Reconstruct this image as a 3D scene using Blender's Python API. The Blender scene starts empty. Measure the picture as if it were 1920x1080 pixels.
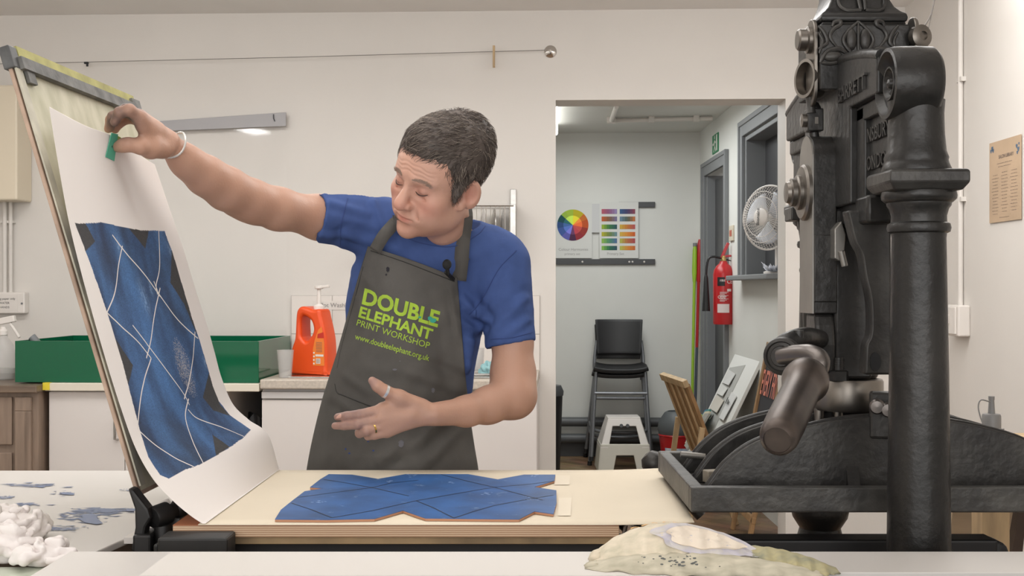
import bpy, bmesh, math, random
import numpy as np
from mathutils import Vector, Matrix, noise
from mathutils.bvhtree import BVHTree

random.seed(7)
SC = bpy.context.scene
COL = SC.collection
F = 2200.0          # focal length in pixels of the 1920 px frame
HC = 1.30           # camera height

# ------------------------------------------------------------------ camera, world, light, exposure
cam = bpy.data.cameras.new('camera'); co = bpy.data.objects.new('camera', cam); COL.objects.link(co)
cam.sensor_width = 36.0; cam.lens = F / 1920 * 36.0
cam.clip_start = 0.05
co.location = (0, 0, HC); co.rotation_euler = (math.pi / 2, 0, 0)
SC.camera = co
SC.view_settings.view_transform = 'Standard'
SC.view_settings.look = 'None'
SC.view_settings.gamma = 1.0
SC.view_settings.exposure = -0.32
SC.view_settings.use_curve_mapping = False
wd = bpy.data.worlds.new('World'); SC.world = wd; wd.use_nodes = True
bg = wd.node_tree.nodes['Background']
bg.inputs[0].default_value = (1.0, 0.99, 0.985, 1); bg.inputs[1].default_value = 1.0

def area(name, loc, size, power, col=(1, 1, .99), rot=(0, 0, 0)):
    l = bpy.data.lights.new(name, 'AREA'); l.shape = 'RECTANGLE'; l.size = size[0]; l.size_y = size[1]
    l.energy = power; l.color = col
    o = bpy.data.objects.new(name, l); COL.objects.link(o); o.location = loc; o.rotation_euler = rot
    return o
area('ceiling_lamp_and_fill', (-1.3, 3.9, 2.60), (1.8, .9), 21)
area('ceiling_lamp_and_fill', (0.9, 3.9, 2.60), (1.6, .9), 22)
area('ceiling_lamp_and_fill', (-.3, 2.4, 2.60), (1.2, .8), 7)
# added fill: unseen upward lights that brighten the ceiling, not actual lamps
for _x, _y, _w in ((-1.7, 3.8, 27), (1.0, 3.8, 28), (-.3, 1.8, 18)): area('ceiling_lamp_and_fill', (_x, _y, 2.30), (1.8, .6), _w, rot=(math.pi, 0, 0))
area('annex_lamp_light', (0.6, 7.4, 2.44), (.8, 2.0), 38, (.97, 1.0, 1.0))
# added frontal fill from an unseen panel behind the camera, no window known there
area('front_fill_light', (-.4, -1.9, 1.75), (5.0, 1.7), 98, (1, .995, .985), rot=(math.radians(90), 0, 0))
# the lamp whose reflection shows in the clear sheet on the back wall: mirrored about that wall
_al = math.atan(.04); _n = Vector((math.sin(_al), math.cos(_al), 0)); _o = Vector((0, 5.63, 0))
def _mir(px, py, z):
    d = (z - HC) * F / (540 - py); p = Vector(((px - 960) * d / F, d, z)); return p - _n * (2 * (p - _o).dot(_n))
_p, _q = _mir(451, 240, 2.57), _mir(495, 257, 2.57)
area('ceiling_lamp_and_fill', (_p + _q) / 2, (.14, (_p - _q).length), 11, rot=(0, 0, math.atan2(_q.y - _p.y, _q.x - _p.x) - math.pi / 2))

# ------------------------------------------------------------------ colours and materials
def lin(c):
    r = []
    for x in c[:3]:
        x = x / 255.0
        r.append(x / 12.92 if x <= .04045 else ((x + .055) / 1.055) ** 2.4)
    return (*r, 1.0)
MATS = {}
def mat(name, c, rough=.6, metal=0., var=0., vs=8., c2=None, bump=0., bs=60., spec=.5, alpha=1., trans=0., emit=0., stretch=None, attr=None, coat=0., detail=5.):
    if name in MATS: return MATS[name]
    m = bpy.data.materials.new(name); m.use_nodes = True; MATS[name] = m
    nt = m.node_tree; N = nt.nodes; L = nt.links
    b = N['Principled BSDF']
    b.inputs['Base Color'].default_value = lin(c)
    b.inputs['Roughness'].default_value = rough; b.inputs['Metallic'].default_value = metal
    b.inputs['Specular IOR Level'].default_value = spec
    b.inputs['Alpha'].default_value = alpha
    b.inputs['Transmission Weight'].default_value = trans
    b.inputs['Coat Weight'].default_value = coat
    if emit:
        b.inputs['Emission Color'].default_value = lin(c); b.inputs['Emission Strength'].default_value = emit
    vec = None
    if var or bump:
        tc = N.new('ShaderNodeTexCoord'); vec = tc.outputs['Object']
        if stretch:
            mp = N.new('ShaderNodeMapping'); mp.inputs['Scale'].default_value = stretch
            L.new(vec, mp.inputs[0]); vec = mp.outputs[0]
    src = None
    if attr:
        at = N.new('ShaderNodeAttribute'); at.attribute_name = attr; src = at.outputs['Color']
    if var:
        nz = N.new('ShaderNodeTexNoise'); nz.inputs['Scale'].default_value = vs; nz.inputs['Detail'].default_value = detail
        L.new(vec, nz.inputs['Vector'])
        mr = N.new('ShaderNodeMapRange'); mr.inputs[1].default_value = .3; mr.inputs[2].default_value = .7
        L.new(nz.outputs['Fac'], mr.inputs[0])
        mx = N.new('ShaderNodeMix'); mx.data_type = 'RGBA'
        L.new(mr.outputs[0], mx.inputs[0])
        if c2 is None: c2 = tuple(max(0, x * (1 - var)) for x in c)
        if src:
            mu = N.new('ShaderNodeMix'); mu.data_type = 'RGBA'; mu.blend_type = 'MULTIPLY'; mu.inputs[0].default_value = 1
            mx.inputs[6].default_value = (1, 1, 1, 1); mx.inputs[7].default_value = (1 - var, 1 - var, 1 - var, 1)
            L.new(src, mu.inputs[6]); L.new(mx.outputs[2], mu.inputs[7]); L.new(mu.outputs[2], b.inputs['Base Color'])
        else:
            mx.inputs[6].default_value = lin(c); mx.inputs[7].default_value = lin(c2)
            L.new(mx.outputs[2], b.inputs['Base Color'])
    elif src:
        L.new(src, b.inputs['Base Color'])
    if bump:
        n2 = N.new('ShaderNodeTexNoise'); n2.inputs['Scale'].default_value = bs; n2.inputs['Detail'].default_value = 4
        L.new(vec, n2.inputs['Vector'])
        bp = N.new('ShaderNodeBump'); bp.inputs['Strength'].default_value = bump; bp.inputs['Distance'].default_value = .004
        L.new(n2.outputs['Fac'], bp.inputs['Height']); L.new(bp.outputs[0], b.inputs['Normal'])
    return m

# ------------------------------------------------------------------ geometry helpers
def V(px, py, d):
    return Vector(((px - 960) * d / F, d, HC - (py - 540) * d / F))

def frame_of(t, up=None):
    t = Vector(t).normalized()
    a = Vector((0, 0, 1)) if abs(t.z) < .9 else Vector((1, 0, 0))
    if up is not None: a = Vector(up)
    x = a.cross(t).normalized(); y = t.cross(x)
    return x, y, t

def spline(pts, n):
    """Catmull-Rom through pts (any dimension), n samples"""
    P = [np.array(p, float) for p in pts]
    P = [2 * P[0] - P[1]] + P + [2 * P[-1] - P[-2]]
    m = len(P) - 3
    out = []
    for i in range(n):
        s = i / (n - 1) * m; k = min(int(s), m - 1); t = s - k
        a, b, c, d = P[k:k + 4]
        out.append(.5 * (2 * b + (c - a) * t + (2 * a - 5 * b + 4 * c - d) * t * t + (3 * b - a - 3 * c + d) * t ** 3))
    return out

class MB:
    def __init__(s, xf=None):
        s.v = []; s.f = []; s.m = []; s.xf = xf; s.cur = 0
    def add(s, vs, fs):
        b = len(s.v)
        for p in vs:
            p = Vector(p); s.v.append(s.xf(p) if s.xf else p)
        for q in fs:
            s.f.append([b + i for i in q]); s.m.append(s.cur)
        return s
    def box(s, x0, x1, y0, y1, z0, z1):
        vs = [(x, y, z) for z in (z0, z1) for y in (y0, y1) for x in (x0, x1)]
        return s.add(vs, [(0, 2, 3, 1), (4, 5, 7, 6), (0, 1, 5, 4), (2, 6, 7, 3), (0, 4, 6, 2), (1, 3, 7, 5)])
    def obox(s, c, ax, ay, az, hx, hy, hz):
        c, ax, ay, az = Vector(c), Vector(ax).normalized(), Vector(ay).normalized(), Vector(az).normalized()
        vs = [c + ax * (hx * x) + ay * (hy * y) + az * (hz * z) for z in (-1, 1) for y in (-1, 1) for x in (-1, 1)]
        return s.add(vs, [(0, 2, 3, 1), (4, 5, 7, 6), (0, 1, 5, 4), (2, 6, 7, 3), (0, 4, 6, 2), (1, 3, 7, 5)])
    def bar(s, a, b, w, h, up=(0, 0, 1)):
        a, b = Vector(a), Vector(b); t = (b - a)
        u = Vector(up)
        if abs(t.normalized().dot(u)) > .97: u = Vector((0, 1, 0))
        x = u.cross(t).normalized(); y = t.normalized().cross(x)
        return s.obox((a + b) / 2, x, y, t, w / 2, h / 2, t.length / 2)
    def tube(s, pts, r, n=12, cap=True, sq=1.0):
        P = [Vector(p) for p in pts]; m = len(P)
        R = r if isinstance(r, (list, tuple, np.ndarray)) else [r] * m
        x, y, t = frame_of(P[1] - P[0])
        vs = []
        for i in range(m):
            tt = (P[min(i + 1, m - 1)] - P[max(i - 1, 0)])
            if tt.length < 1e-9: tt = t
            tt = tt.normalized()
            x = (x - tt * x.dot(tt)).normalized(); y = tt.cross(x)
            for k in range(n):
                a = 2 * math.pi * k / n
                vs.append(P[i] + x * (math.cos(a) * R[i]) + y * (math.sin(a) * R[i] * sq))
        fs = []
        for i in range(m - 1):
            for k in range(n):
                k2 = (k + 1) % n
                fs.append((i * n + k, i * n + k2, (i + 1) * n + k2, (i + 1) * n + k))
        if cap:
            fs.append(tuple(reversed(range(n)))); fs.append(tuple((m - 1) * n + k for k in range(n)))
        return s.add(vs, fs)
    def lathe(s, prof, o=(0, 0, 0), ax=(0, 0, 1), n=32, cap=True, squash=1.):
        x, y, t = frame_of(ax); o = Vector(o); vs = []; m = len(prof)
        for r, h in prof:
            for k in range(n):
                a = 2 * math.pi * (k + .5) / n
                vs.append(o + t * h + x * (math.cos(a) * r) + y * (math.sin(a) * r * squash))
        fs = []
        for i in range(m - 1):
            for k in range(n):
                k2 = (k + 1) % n
                fs.append((i * n + k, i * n + k2, (i + 1) * n + k2, (i + 1) * n + k))
        if cap:
            fs.append(tuple(reversed(range(n)))); fs.append(tuple((m - 1) * n + k for k in range(n)))
        return s.add(vs, fs)
    def prism(s, poly, o, ex, ey, ez, depth):
        o, ex, ey, ez = Vector(o), Vector(ex), Vector(ey), Vector(ez); n = len(poly)
        vs = [o + ex * p[0] + ey * p[1] for p in poly] + [o + ex * p[0] + ey * p[1] + ez * depth for p in poly]
        fs = [tuple(reversed(range(n))), tuple(range(n, 2 * n))]
        fs += [(i, (i + 1) % n, n + (i + 1) % n, n + i) for i in range(n)]
        return s.add(vs, fs)
    def grid(s, fn, nu, nv):
        vs = [fn(i / nu, j / nv) for j in range(nv + 1) for i in range(nu + 1)]
        w = nu + 1
        return s.add(vs, [(j * w + i, j * w + i + 1, (j + 1) * w + i + 1, (j + 1) * w + i) for j in range(nv) for i in range(nu)])
    def sphere(s, c, r, n=16, sc=(1, 1, 1)):
        c = Vector(c); m = n // 2
        vs = []; fs = []
        for j in range(1, m):
            th = math.pi * j / m
            for k in range(n):
                a = 2 * math.pi * k / n
                vs.append(c + Vector((math.sin(th) * math.cos(a) * sc[0], math.sin(th) * math.sin(a) * sc[1], math.cos(th) * sc[2])) * r)
        top = len(vs); vs.append(c + Vector((0, 0, r * sc[2]))); vs.append(c - Vector((0, 0, r * sc[2])))
        for j in range(m - 2):
            for k in range(n):
                k2 = (k + 1) % n
                fs.append((j * n + k, (j + 1) * n + k, (j + 1) * n + k2, j * n + k2))
        for k in range(n):
            k2 = (k + 1) % n
            fs.append((top, k, k2)); fs.append((top + 1, (m - 2) * n + k2, (m - 2) * n + k))
        return s.add(vs, fs)
    def text(s, body, size, fn, bold=0., align='CENTER', xs=1., extrude=0., fine=0.):
        """fn(x, y, h) -> point ; letters become flat faces (or raised ones with extrude)"""
        cu = bpy.data.curves.new('tmp', 'FONT'); cu.body = body; cu.size = size; cu.align_x = align; cu.offset = bold
        cu.resolution_u = 3; cu.extrude = extrude / 2
        o = bpy.data.objects.new('tmp', cu); COL.objects.link(o)
        dg = bpy.context.evaluated_depsgraph_get(); ev = o.evaluated_get(dg); me = ev.to_mesh()
        bm = bmesh.new(); bm.from_mesh(me); ev.to_mesh_clear()
        for _ in range(6 if fine else 0):
            bmesh.ops.triangulate(bm, faces=bm.faces[:])
            le = [e for e in bm.edges if e.calc_length() > fine * size]
            if not le: break
            bmesh.ops.subdivide_edges(bm, edges=le, cuts=1)
        bm.verts.index_update()
        vs = [fn(v.co.x * xs, v.co.y, v.co.z + extrude / 2) for v in bm.verts]
        fs = [tuple(v.index for v in p.verts) for p in bm.faces]
        bm.free()
        bpy.data.objects.remove(o); bpy.data.curves.remove(cu)
        return s.add(vs, fs)

def root_loc(p):
    q = Vector((0, 0, 0))
    while p is not None:
        q += p.location; p = p.parent
    return q

def obj(name, mb, mats, parent=None, bev=0., smooth=40., solid=0., sub=0, local=False, recalc=True, seg=2, at=None):
    me = bpy.data.meshes.new(name)
    vs = mb.v
    loc = Vector((0, 0, 0))
    if not local:
        if parent is not None: off = root_loc(parent)
        else:
            A = np.array([tuple(v) for v in vs]); lo, hi = A.min(0), A.max(0)
            off = loc = Vector(((lo[0] + hi[0]) / 2, (lo[1] + hi[1]) / 2, lo[2]))
        vs = [v - off for v in vs]
    elif at is not None: loc = Vector(at)
    me.from_pydata([tuple(v) for v in vs], [], mb.f)
    if recalc:
        bm = bmesh.new(); bm.from_mesh(me); bmesh.ops.recalc_face_normals(bm, faces=bm.faces[:]); bm.to_mesh(me); bm.free()
    if not isinstance(mats, (list, tuple)): mats = [mats]
    for m in mats: me.materials.append(m)
    if len(mats) > 1: me.polygons.foreach_set('material_index', mb.m)
    if smooth:
        me.polygons.foreach_set('use_smooth', [True] * len(me.polygons))
        try: me.set_sharp_from_angle(angle=math.radians(smooth))
        except Exception: pass
    me.update()
    o = bpy.data.objects.new(name, me); COL.objects.link(o); o.location = loc
    if parent is not None: o.parent = parent
    if solid:
        md = o.modifiers.new('solid', 'SOLIDIFY'); md.thickness = solid; md.offset = 0
    if bev:
        md = o.modifiers.new('bevel', 'BEVEL'); md.width = bev; md.segments = seg; md.limit_method = 'ANGLE'; md.angle_limit = math.radians(32)
        md.harden_normals = False
    if sub:
        md = o.modifiers.new('sub', 'SUBSURF'); md.levels = sub; md.render_levels = sub
    return o

def npobj(name, verts, faces, m, parent=None, cols=None, smooth=True):
    """fast mesh from numpy arrays (faces Nx4 or Nx3)"""
    me = bpy.data.meshes.new(name)
    verts = np.asarray(verts, np.float32)
    loc = Vector((0, 0, 0))
    if parent is not None: off = root_loc(parent)
    else:
        lo, hi = verts.min(0), verts.max(0); off = loc = Vector(((lo[0] + hi[0]) / 2, (lo[1] + hi[1]) / 2, lo[2]))
    verts = verts - np.array(off, np.float32)
    k = faces.shape[1]
    me.vertices.add(len(verts)); me.vertices.foreach_set('co', verts.ravel().astype(np.float32))
    me.loops.add(faces.size); me.loops.foreach_set('vertex_index', faces.ravel().astype(np.int32))
    me.polygons.add(len(faces)); me.polygons.foreach_set('loop_start', np.arange(0, faces.size, k, dtype=np.int32))
    me.polygons.foreach_set('use_smooth', np.full(len(faces), smooth))
    me.update(calc_edges=True); me.validate()
    if cols is not None:
        ca = me.color_attributes.new('Col', 'FLOAT_COLOR', 'POINT')
        ca.data.foreach_set('color', np.concatenate([cols, np.ones((len(cols), 1))], 1).astype(np.float32).ravel())
    me.materials.append(m)
    o = bpy.data.objects.new(name, me); COL.objects.link(o); o.location = loc
    if parent is not None: o.parent = parent
    return o

def tag(o, label, cat, group=None):
    o['label'] = label; o['category'] = cat
    if group: o['group'] = group
    return o
def thing(name, label, cat, loc, group=None):
    o = bpy.data.objects.new(name, None); COL.objects.link(o); o.location = loc; o.empty_display_size = .05
    return tag(o, label, cat, group)
def struct(o):
    o['kind'] = 'structure'; return o
def bez(o): return o

# wall frame: the back wall is yawed about 2.3 degrees
AL = math.atan(.04); CA, SA = math.cos(AL), math.sin(AL)
WO = Vector((0, 5.65, 0)); WU = Vector((CA, -SA, 0)); WN = Vector((SA, CA, 0))
def W(p): return WO + WU * p[0] + WN * p[1] + Vector((0, 0, p[2]))
def WP(px, py, off=0.):
    """point on the plane parallel to the back wall, off metres in front of it -> (u, z)"""
    a = (px - 960) / F
    t = (5.65 * CA - off) / (a * SA + CA)
    return (t * a * CA - (t - 5.65) * SA, HC + (540 - py) * t / F)
FARQ = 3.45
URIGHT = WP(1312, 300, -FARQ)[0]
XR = (1312 - 960) * (WO + WU * URIGHT + WN * FARQ).y / F     # the annex's right wall runs straight away from the camera
def WR(p): return Vector((XR + p[0] - URIGHT, 5.65 + p[1], p[2]))
def RW(px, py, du=0.):
    """point on the annex's right wall -> (q, z)"""
    t = (XR - du) * F / (px - 960)
    return (t - 5.65, HC + (540 - py) * t / F)

# ================================================================== materials of the place
M_wall = mat('wall_paint', (223, 218, 212), .55, var=.025, vs=2.2, bump=.06, bs=90)
M_awall = mat('annex_paint', (222, 222, 217), .6, var=.03, vs=2.0, bump=.06, bs=90)
M_ceil = mat('ceiling_paint', (236, 233, 230), .8, var=.02, vs=3)
M_white = mat('white_laminate', (214, 209, 204), .35, var=.03, vs=1.2)
M_door = mat('cabinet_white', (222, 216, 212), .35, var=.02, vs=2)
M_tile = mat('white_tile', (226, 219, 212), .25)
M_grout = mat('grout', (150, 142, 134), .8)
M_top = mat('worktop_stone', (205, 194, 180), .4, var=.12, vs=90)
M_steel = mat('stainless_steel', (190, 187, 182), .25, metal=1., var=.15, vs=12)
M_chrome = mat('chrome', (215, 212, 208), .15, metal=1.)
M_grey = mat('grey_paint', (122, 124, 126), .5)
M_dgrey = mat('dark_grey', (72, 73, 75), .5)
M_black = mat('black_plastic', (24, 24, 26), .45)
M_blackm = mat('black_matt', (30, 30, 31), .8)
M_wplastic = mat('white_plastic', (228, 222, 216), .4)
M_green = mat('green_acrylic', (14, 92, 62), .06, spec=.5)
M_orange = mat('orange_plastic', (232, 82, 30), .35)
M_brownwood = mat('grey_brown_wood', (150, 130, 114), .5, var=.12, vs=6, stretch=(8, 8, 1))
M_walnut = mat('dark_wood_top', (128, 110, 94), .4, var=.2, vs=5, stretch=(1, 8, 8))
M_pine = mat('pine_wood', (206, 176, 134), .55, var=.2, vs=5, stretch=(6, 6, 1))
M_oak = mat('oak_wood', (172, 134, 92), .5, var=.22, vs=6, stretch=(7, 7, 1))
M_paper = mat('white_paper', (226, 220, 214), .8)
M_apaper = mat('annex_paper', (216, 216, 212), .8)
M_ink = mat('grey_print', (150, 146, 144), .8)
M_dark = mat('dark_print', (70, 68, 68), .8)
M_yellow = mat('yellow_tape', (225, 205, 60), .5)
M_red = mat('red_gloss', (176, 30, 34), .3)
M_lime = mat('lime_plastic', (150, 190, 45), .4)
M_wire = mat('wire_grey', (140, 136, 132), .4, metal=.6)

def film_mat():
    m = bpy.data.materials.new('clear_film'); m.use_nodes = True; nt = m.node_tree; nt.nodes.clear()
    o = nt.nodes.new('ShaderNodeOutputMaterial'); mx = nt.nodes.new('ShaderNodeMixShader'); mx.inputs[0].default_value = .035
    t = nt.nodes.new('ShaderNodeBsdfTransparent'); t.inputs[0].default_value = (1, 1, 1, 1)
    g = nt.nodes.new('ShaderNodeBsdfGlossy'); g.inputs['Roughness'].default_value = .04
    nt.links.new(t.outputs[0], mx.inputs[1]); nt.links.new(g.outputs[0], mx.inputs[2]); nt.links.new(mx.outputs[0], o.inputs[0])
    return m
M_film = film_mat()
def clear_mat(name, fac, tint):
    m = bpy.data.materials.new(name); m.use_nodes = True; nt = m.node_tree; nt.nodes.clear()
    o = nt.nodes.new('ShaderNodeOutputMaterial'); mx = nt.nodes.new('ShaderNodeMixShader'); mx.inputs[0].default_value = fac
    t = nt.nodes.new('ShaderNodeBsdfTransparent'); t.inputs[0].default_value = tint
    g = nt.nodes.new('ShaderNodeBsdfPrincipled'); g.inputs['Base Color'].default_value = (.8, .78, .76, 1); g.inputs['Roughness'].default_value = .15
    nt.links.new(t.outputs[0], mx.inputs[1]); nt.links.new(g.outputs[0], mx.inputs[2]); nt.links.new(mx.outputs[0], o.inputs[0])
    return m
M_clear = clear_mat('clear_plastic', .28, (.93, .93, .93, 1))

def floor_mat():
    m = bpy.data.materials.new('parquet'); m.use_nodes = True; nt = m.node_tree; N = nt.nodes; L = nt.links
    b = N['Principled BSDF']; b.inputs['Roughness'].default_value = .45
    tc = N.new('ShaderNodeTexCoord'); mp = N.new('ShaderNodeMapping'); mp.inputs['Rotation'].default_value = (0, 0, math.radians(45))
    L.new(tc.outputs['Object'], mp.inputs[0])
    br = N.new('ShaderNodeTexBrick'); br.inputs['Color1'].default_value = lin((158, 128, 98)); br.inputs['Color2'].default_value = lin((118, 92, 68))
    br.inputs['Mortar'].default_value = lin((60, 46, 34)); br.inputs['Scale'].default_value = 1.0
    br.inputs['Mortar Size'].default_value = .0015; br.inputs['Brick Width'].default_value = .23; br.inputs['Row Height'].default_value = .075
    br.offset = .33
    L.new(mp.outputs[0], br.inputs['Vector'])
    nz = N.new('ShaderNodeTexNoise'); nz.inputs['Scale'].default_value = 5
    L.new(tc.outputs['Object'], nz.inputs['Vector'])
    mx = N.new('ShaderNodeMix'); mx.data_type = 'RGBA'; mx.blend_type = 'MULTIPLY'; mx.inputs[0].default_value = .5
    L.new(br.outputs['Color'], mx.inputs[6]); L.new(nz.outputs['Color'], mx.inputs[7]); L.new(mx.outputs[2], b.inputs['Base Color'])
    return m

# ================================================================== the room
ZC = 2.635
u0 = WP(1042, 300)[0]; u1, zl = WP(1473, 185)
UR = 1.868
g = MB(); g.box(-3.2, 3.0, -2.2, 9.6, -.08, 0); struct(obj('floor', g, floor_mat(), smooth=0))
g = MB(W); g.box(-3.3, u0, 0, .2, 0, ZC); g.box(u1, 2.3, 0, .2, 0, ZC); g.box(u0, u1, 0, .2, zl, ZC)
struct(obj('wall_back', g, M_wall, smooth=0))
g = MB(); g.box(UR, UR + .15, -2.0, 5.72, 0, ZC); struct(obj('wall_right', g, M_wall, smooth=0))
g = MB(); g.box(-3.2, -3.05, -2.0, 5.9, 0, ZC); struct(obj('wall_left', g, M_wall, smooth=0))
g = MB(); g.box(-3.2, 2.3, -2.0, 6.0, ZC, ZC + .1); struct(obj('ceiling', g, M_ceil, smooth=0))
# annex behind the opening
ZA = 2.50
g = MB(W); g.box(-1.2, URIGHT + .2, FARQ, FARQ + .15, 0, ZA + .1); struct(obj('wall_annex_back', g, M_awall, smooth=0))
g = MB(W); g.box(-1.3, URIGHT + .2, .2, FARQ + .1, ZA, ZA + .1); struct(obj('ceiling_annex', g, M_awall, smooth=0))
g = MB(W); g.box(-1.3, -1.2, .2, FARQ + .1, 0, ZA); struct(obj('wall_annex_left', g, M_awall, smooth=0))
# annex right wall with a door opening and an internal window opening
dq1 = RW(1321, 300)[0]; dq0 = RW(1366, 300)[0]; dz = RW(1366, 283)[1]
wq1 = RW(1392, 300)[0]; wq0 = wq1 - 1.15; wz1 = RW(1395, 232)[1]; wz0 = RW(1392, 517)[1]
aw = .085
g = MB(WR)
def wallq(a, b, z0, z1): g.box(URIGHT, URIGHT + .15, a, b, z0, z1)
wallq(dq1 - aw, FARQ, 0, ZA); wallq(wq1 - aw, dq0 + aw, 0, ZA); wallq(dq0 + aw, dq1 - aw, dz - aw, ZA)
wallq(wq0 + aw, wq1 - aw, 0, wz0); wallq(wq0 + aw, wq1 - aw, wz1 - aw, ZA); wallq(.2, wq0 + aw, 0, ZA)
struct(obj('wall_annex_right', g, M_awall, smooth=0))
# door
g = MB(WR); x0 = URIGHT - .022
g.box(x0, URIGHT, dq0, dq0 + aw, 0, dz); g.box(x0, URIGHT, dq1 - aw, dq1, 0, dz); g.box(x0, URIGHT, dq0 + aw, dq1 - aw, dz - aw, dz)
g.box(x0 - .008, URIGHT, dq0 - .012, dq0 + .018, 0, dz + .012); g.box(x0 - .008, URIGHT, dq1 - .018, dq1 + .012, 0, dz + .012); g.box(x0 - .008, URIGHT, dq0 + .018, dq1 - .018, dz - .018, dz + .012)
g.box(URIGHT, URIGHT + .13, dq1 - aw - .03, dq1 - aw, 0, dz - aw); g.box(URIGHT, URIGHT + .13, dq0 + aw, dq0 + aw + .03, 0, dz - aw)
fr = struct(obj('door_1', g, M_grey, smooth=0, bev=.004))
g = MB(WR); g.box(URIGHT + .06, URIGHT + .1, dq0 + aw + .03, dq1 - aw - .03, 0, dz - aw - .03)
for qa in (.06, .36): g.box(URIGHT + .05, URIGHT + .06, dq0 + aw + qa, dq0 + aw + qa + .22, .2, 1.75)
obj('door_leaf', g, M_dgrey, fr, smooth=0, bev=.004)
# internal window
g = MB(WR)
g.box(x0, URIGHT, wq0, wq0 + aw, wz0, wz1); g.box(x0, URIGHT, wq1 - aw, wq1, wz0, wz1); g.box(x0, URIGHT, wq0 + aw, wq1 - aw, wz1 - aw, wz1)
g.box(x0 - .008, URIGHT, wq1 - .02, wq1 + .012, wz0, wz1 + .012); g.box(x0 - .008, URIGHT, wq0, wq1 - .02, wz1 - .02, wz1 + .012)
g.box(URIGHT, URIGHT + .14, wq1 - aw - .03, wq1 - aw, wz0, wz1 - aw); g.box(URIGHT, URIGHT + .14, wq0 + aw, wq1 - aw - .03, wz1 - aw - .03, wz1 - aw)
fr = struct(obj('window_1', g, M_grey, smooth=0, bev=.004))
g = MB(WR); g.box(URIGHT + .12, URIGHT + .135, wq0 + aw, wq1 - aw - .03, wz0, wz1 - aw - .03)
obj('pane', g, mat('dark_pane', (64, 64, 66), .35), fr, smooth=0)
g = MB(WR); g.box(URIGHT - .10, URIGHT + .12, wq0, wq1 + .03, wz0 - .03, wz0); obj('window_sill', g, M_grey, fr, smooth=0, bev=.006)
# annex skirting (dark line at the floor)
g = MB(W); g.box(-1.2, URIGHT, FARQ - .015, FARQ, 0, .11); struct(obj('baseboard_annex', g, M_dgrey, smooth=0))

# ================================================================== on the back wall
def wbox(g, p0, p1, y0, y1, off=None):
    """box between two photo corners on the wall plane, y0..y1 metres in front"""
    off = y0 if off is None else off
    a, b = WP(*p0, off), WP(*p1, off)
    return g.box(a[0], b[0], -y1, -y0, b[1], a[1])
def wpt(px, py, off): a = WP(px, py, off); return W((a[0], -off, a[1]))

# washing line with hook disc, peg, clip
t = thing('washing_line', 'thin wire washing line stretched along the back wall to a round metal anchor', 'washing line', wpt(1030, 96, .0))
g = MB(); g.tube([wpt(-60, 121, .05), wpt(95, 118, .05), wpt(560, 107, .05), wpt(1022, 94, .03)], .0016, 6); obj('wire', g, M_wire, t)
g = MB(); c = wpt(1032, 97, 0); g.lathe([(0, 0), (.030, 0), (.030, .004), (.020, .012), (.006, .016), (.006, .022), (0, .022)], c, -WN, 28, cap=False)
g.tube([c - WN * .02, c - WN * .03 - WU * .012, c - WN * .028 - WU * .02], .003, 8)
obj('anchor_disc', g, M_chrome, t)
def peg():
    g = MB(); c = wpt(926, 106, .05)
    for s in (-1, 1):
        g.obox(c - WN * (.005 * s + .0), WU, WN, (0, 0, 1), .0055, .0035, .052)
    return g
t = tag(obj('clothes_peg', peg(), M_pine, bev=.001), 'wooden clothes peg clipped on the washing line near its anchor', 'clothes peg')
g = MB(); c = wpt(162, 118, .05); g.obox(c, WU, WN, (0, 0, 1), .010, .006, .005); g.obox(c + Vector((.004, 0, -.010)), WU, WN, (0, 0, 1), .005, .003, .007)
tag(obj('binder_clip', g, M_black, bev=.001), 'small black clip on the washing line above the raised frame', 'clip')

# hung clear sheet with a grey strip at its top
t = thing('hanging_sheet', 'clear plastic sheet hanging from a grey strip on the back wall', 'plastic sheet', wpt(400, 400, .02))
g = MB()
a, b, c, d = wpt(250, 231, .03), wpt(537, 211, .03), wpt(537, 237, .03), wpt(250, 249, .03)
g.add([p - WN * k for k in (0, .012) for p in (a, b, c, d)], [(0, 1, 2, 3), (7, 6, 5, 4), (0, 4, 5, 1), (1, 5, 6, 2), (2, 6, 7, 3), (3, 7, 4, 0)])
obj('hanging_strip', g, mat('grey_strip', (168, 166, 168), .45), t, smooth=0, bev=.002)
g = MB()
def film(u, v):
    p = wpt(250 + 287 * u, 242 + 400 * v - 8 * u, .022 + .004 * math.sin(u * 5) * v)
    return p
g.grid(film, 16, 12); obj('clear_film', g, M_film, t)
g = MB(); c = wpt(513, 222, .045); g.tube([c + Vector((0, 0, .02)), c, c + Vector((.006, 0, -.014))], .0025, 8); obj('hook', g, M_dgrey, t)

# plain cream wall unit, pipes and socket at the far left
t = thing('water_heater', 'cream wall heater at the left edge of the photo behind the raised frame', 'heater', wpt(-20, 375, .1))
g = MB(W); wbox(g, (-110, 160), (32, 375), .0, .16, .16); obj('casing', g, mat('cream_enamel', (224, 212, 190), .4), t, smooth=0, bev=.008)
g = MB()
g.tube([wpt(9, 370, .03), wpt(9, 552, .03)], .011, 12); g.tube([wpt(20, 370, .03), wpt(20, 552, .03)], .009, 12)
g.obox(wpt(14, 416, .015), WU, WN, (0, 0, 1), .035, .015, .006); obj('pipe', g, M_wall, t)
g = MB(W); wbox(g, (-60, 548), (46, 588), 0, .05, .05)
t = tag(obj('fused_socket', g, M_wplastic, smooth=0, bev=.006), 'white wall socket box with a small notice on its front', 'socket')
g = MB(W); wbox(g, (-50, 553), (34, 583), .05, .0515); obj('notice', g, M_paper, t, smooth=0)
g = MB()
def onw(px, py, off):
    c = wpt(px, py, off)
    return lambda x, y, h: c + WU * x + Vector((0, 0, y)) - WN * h
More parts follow.
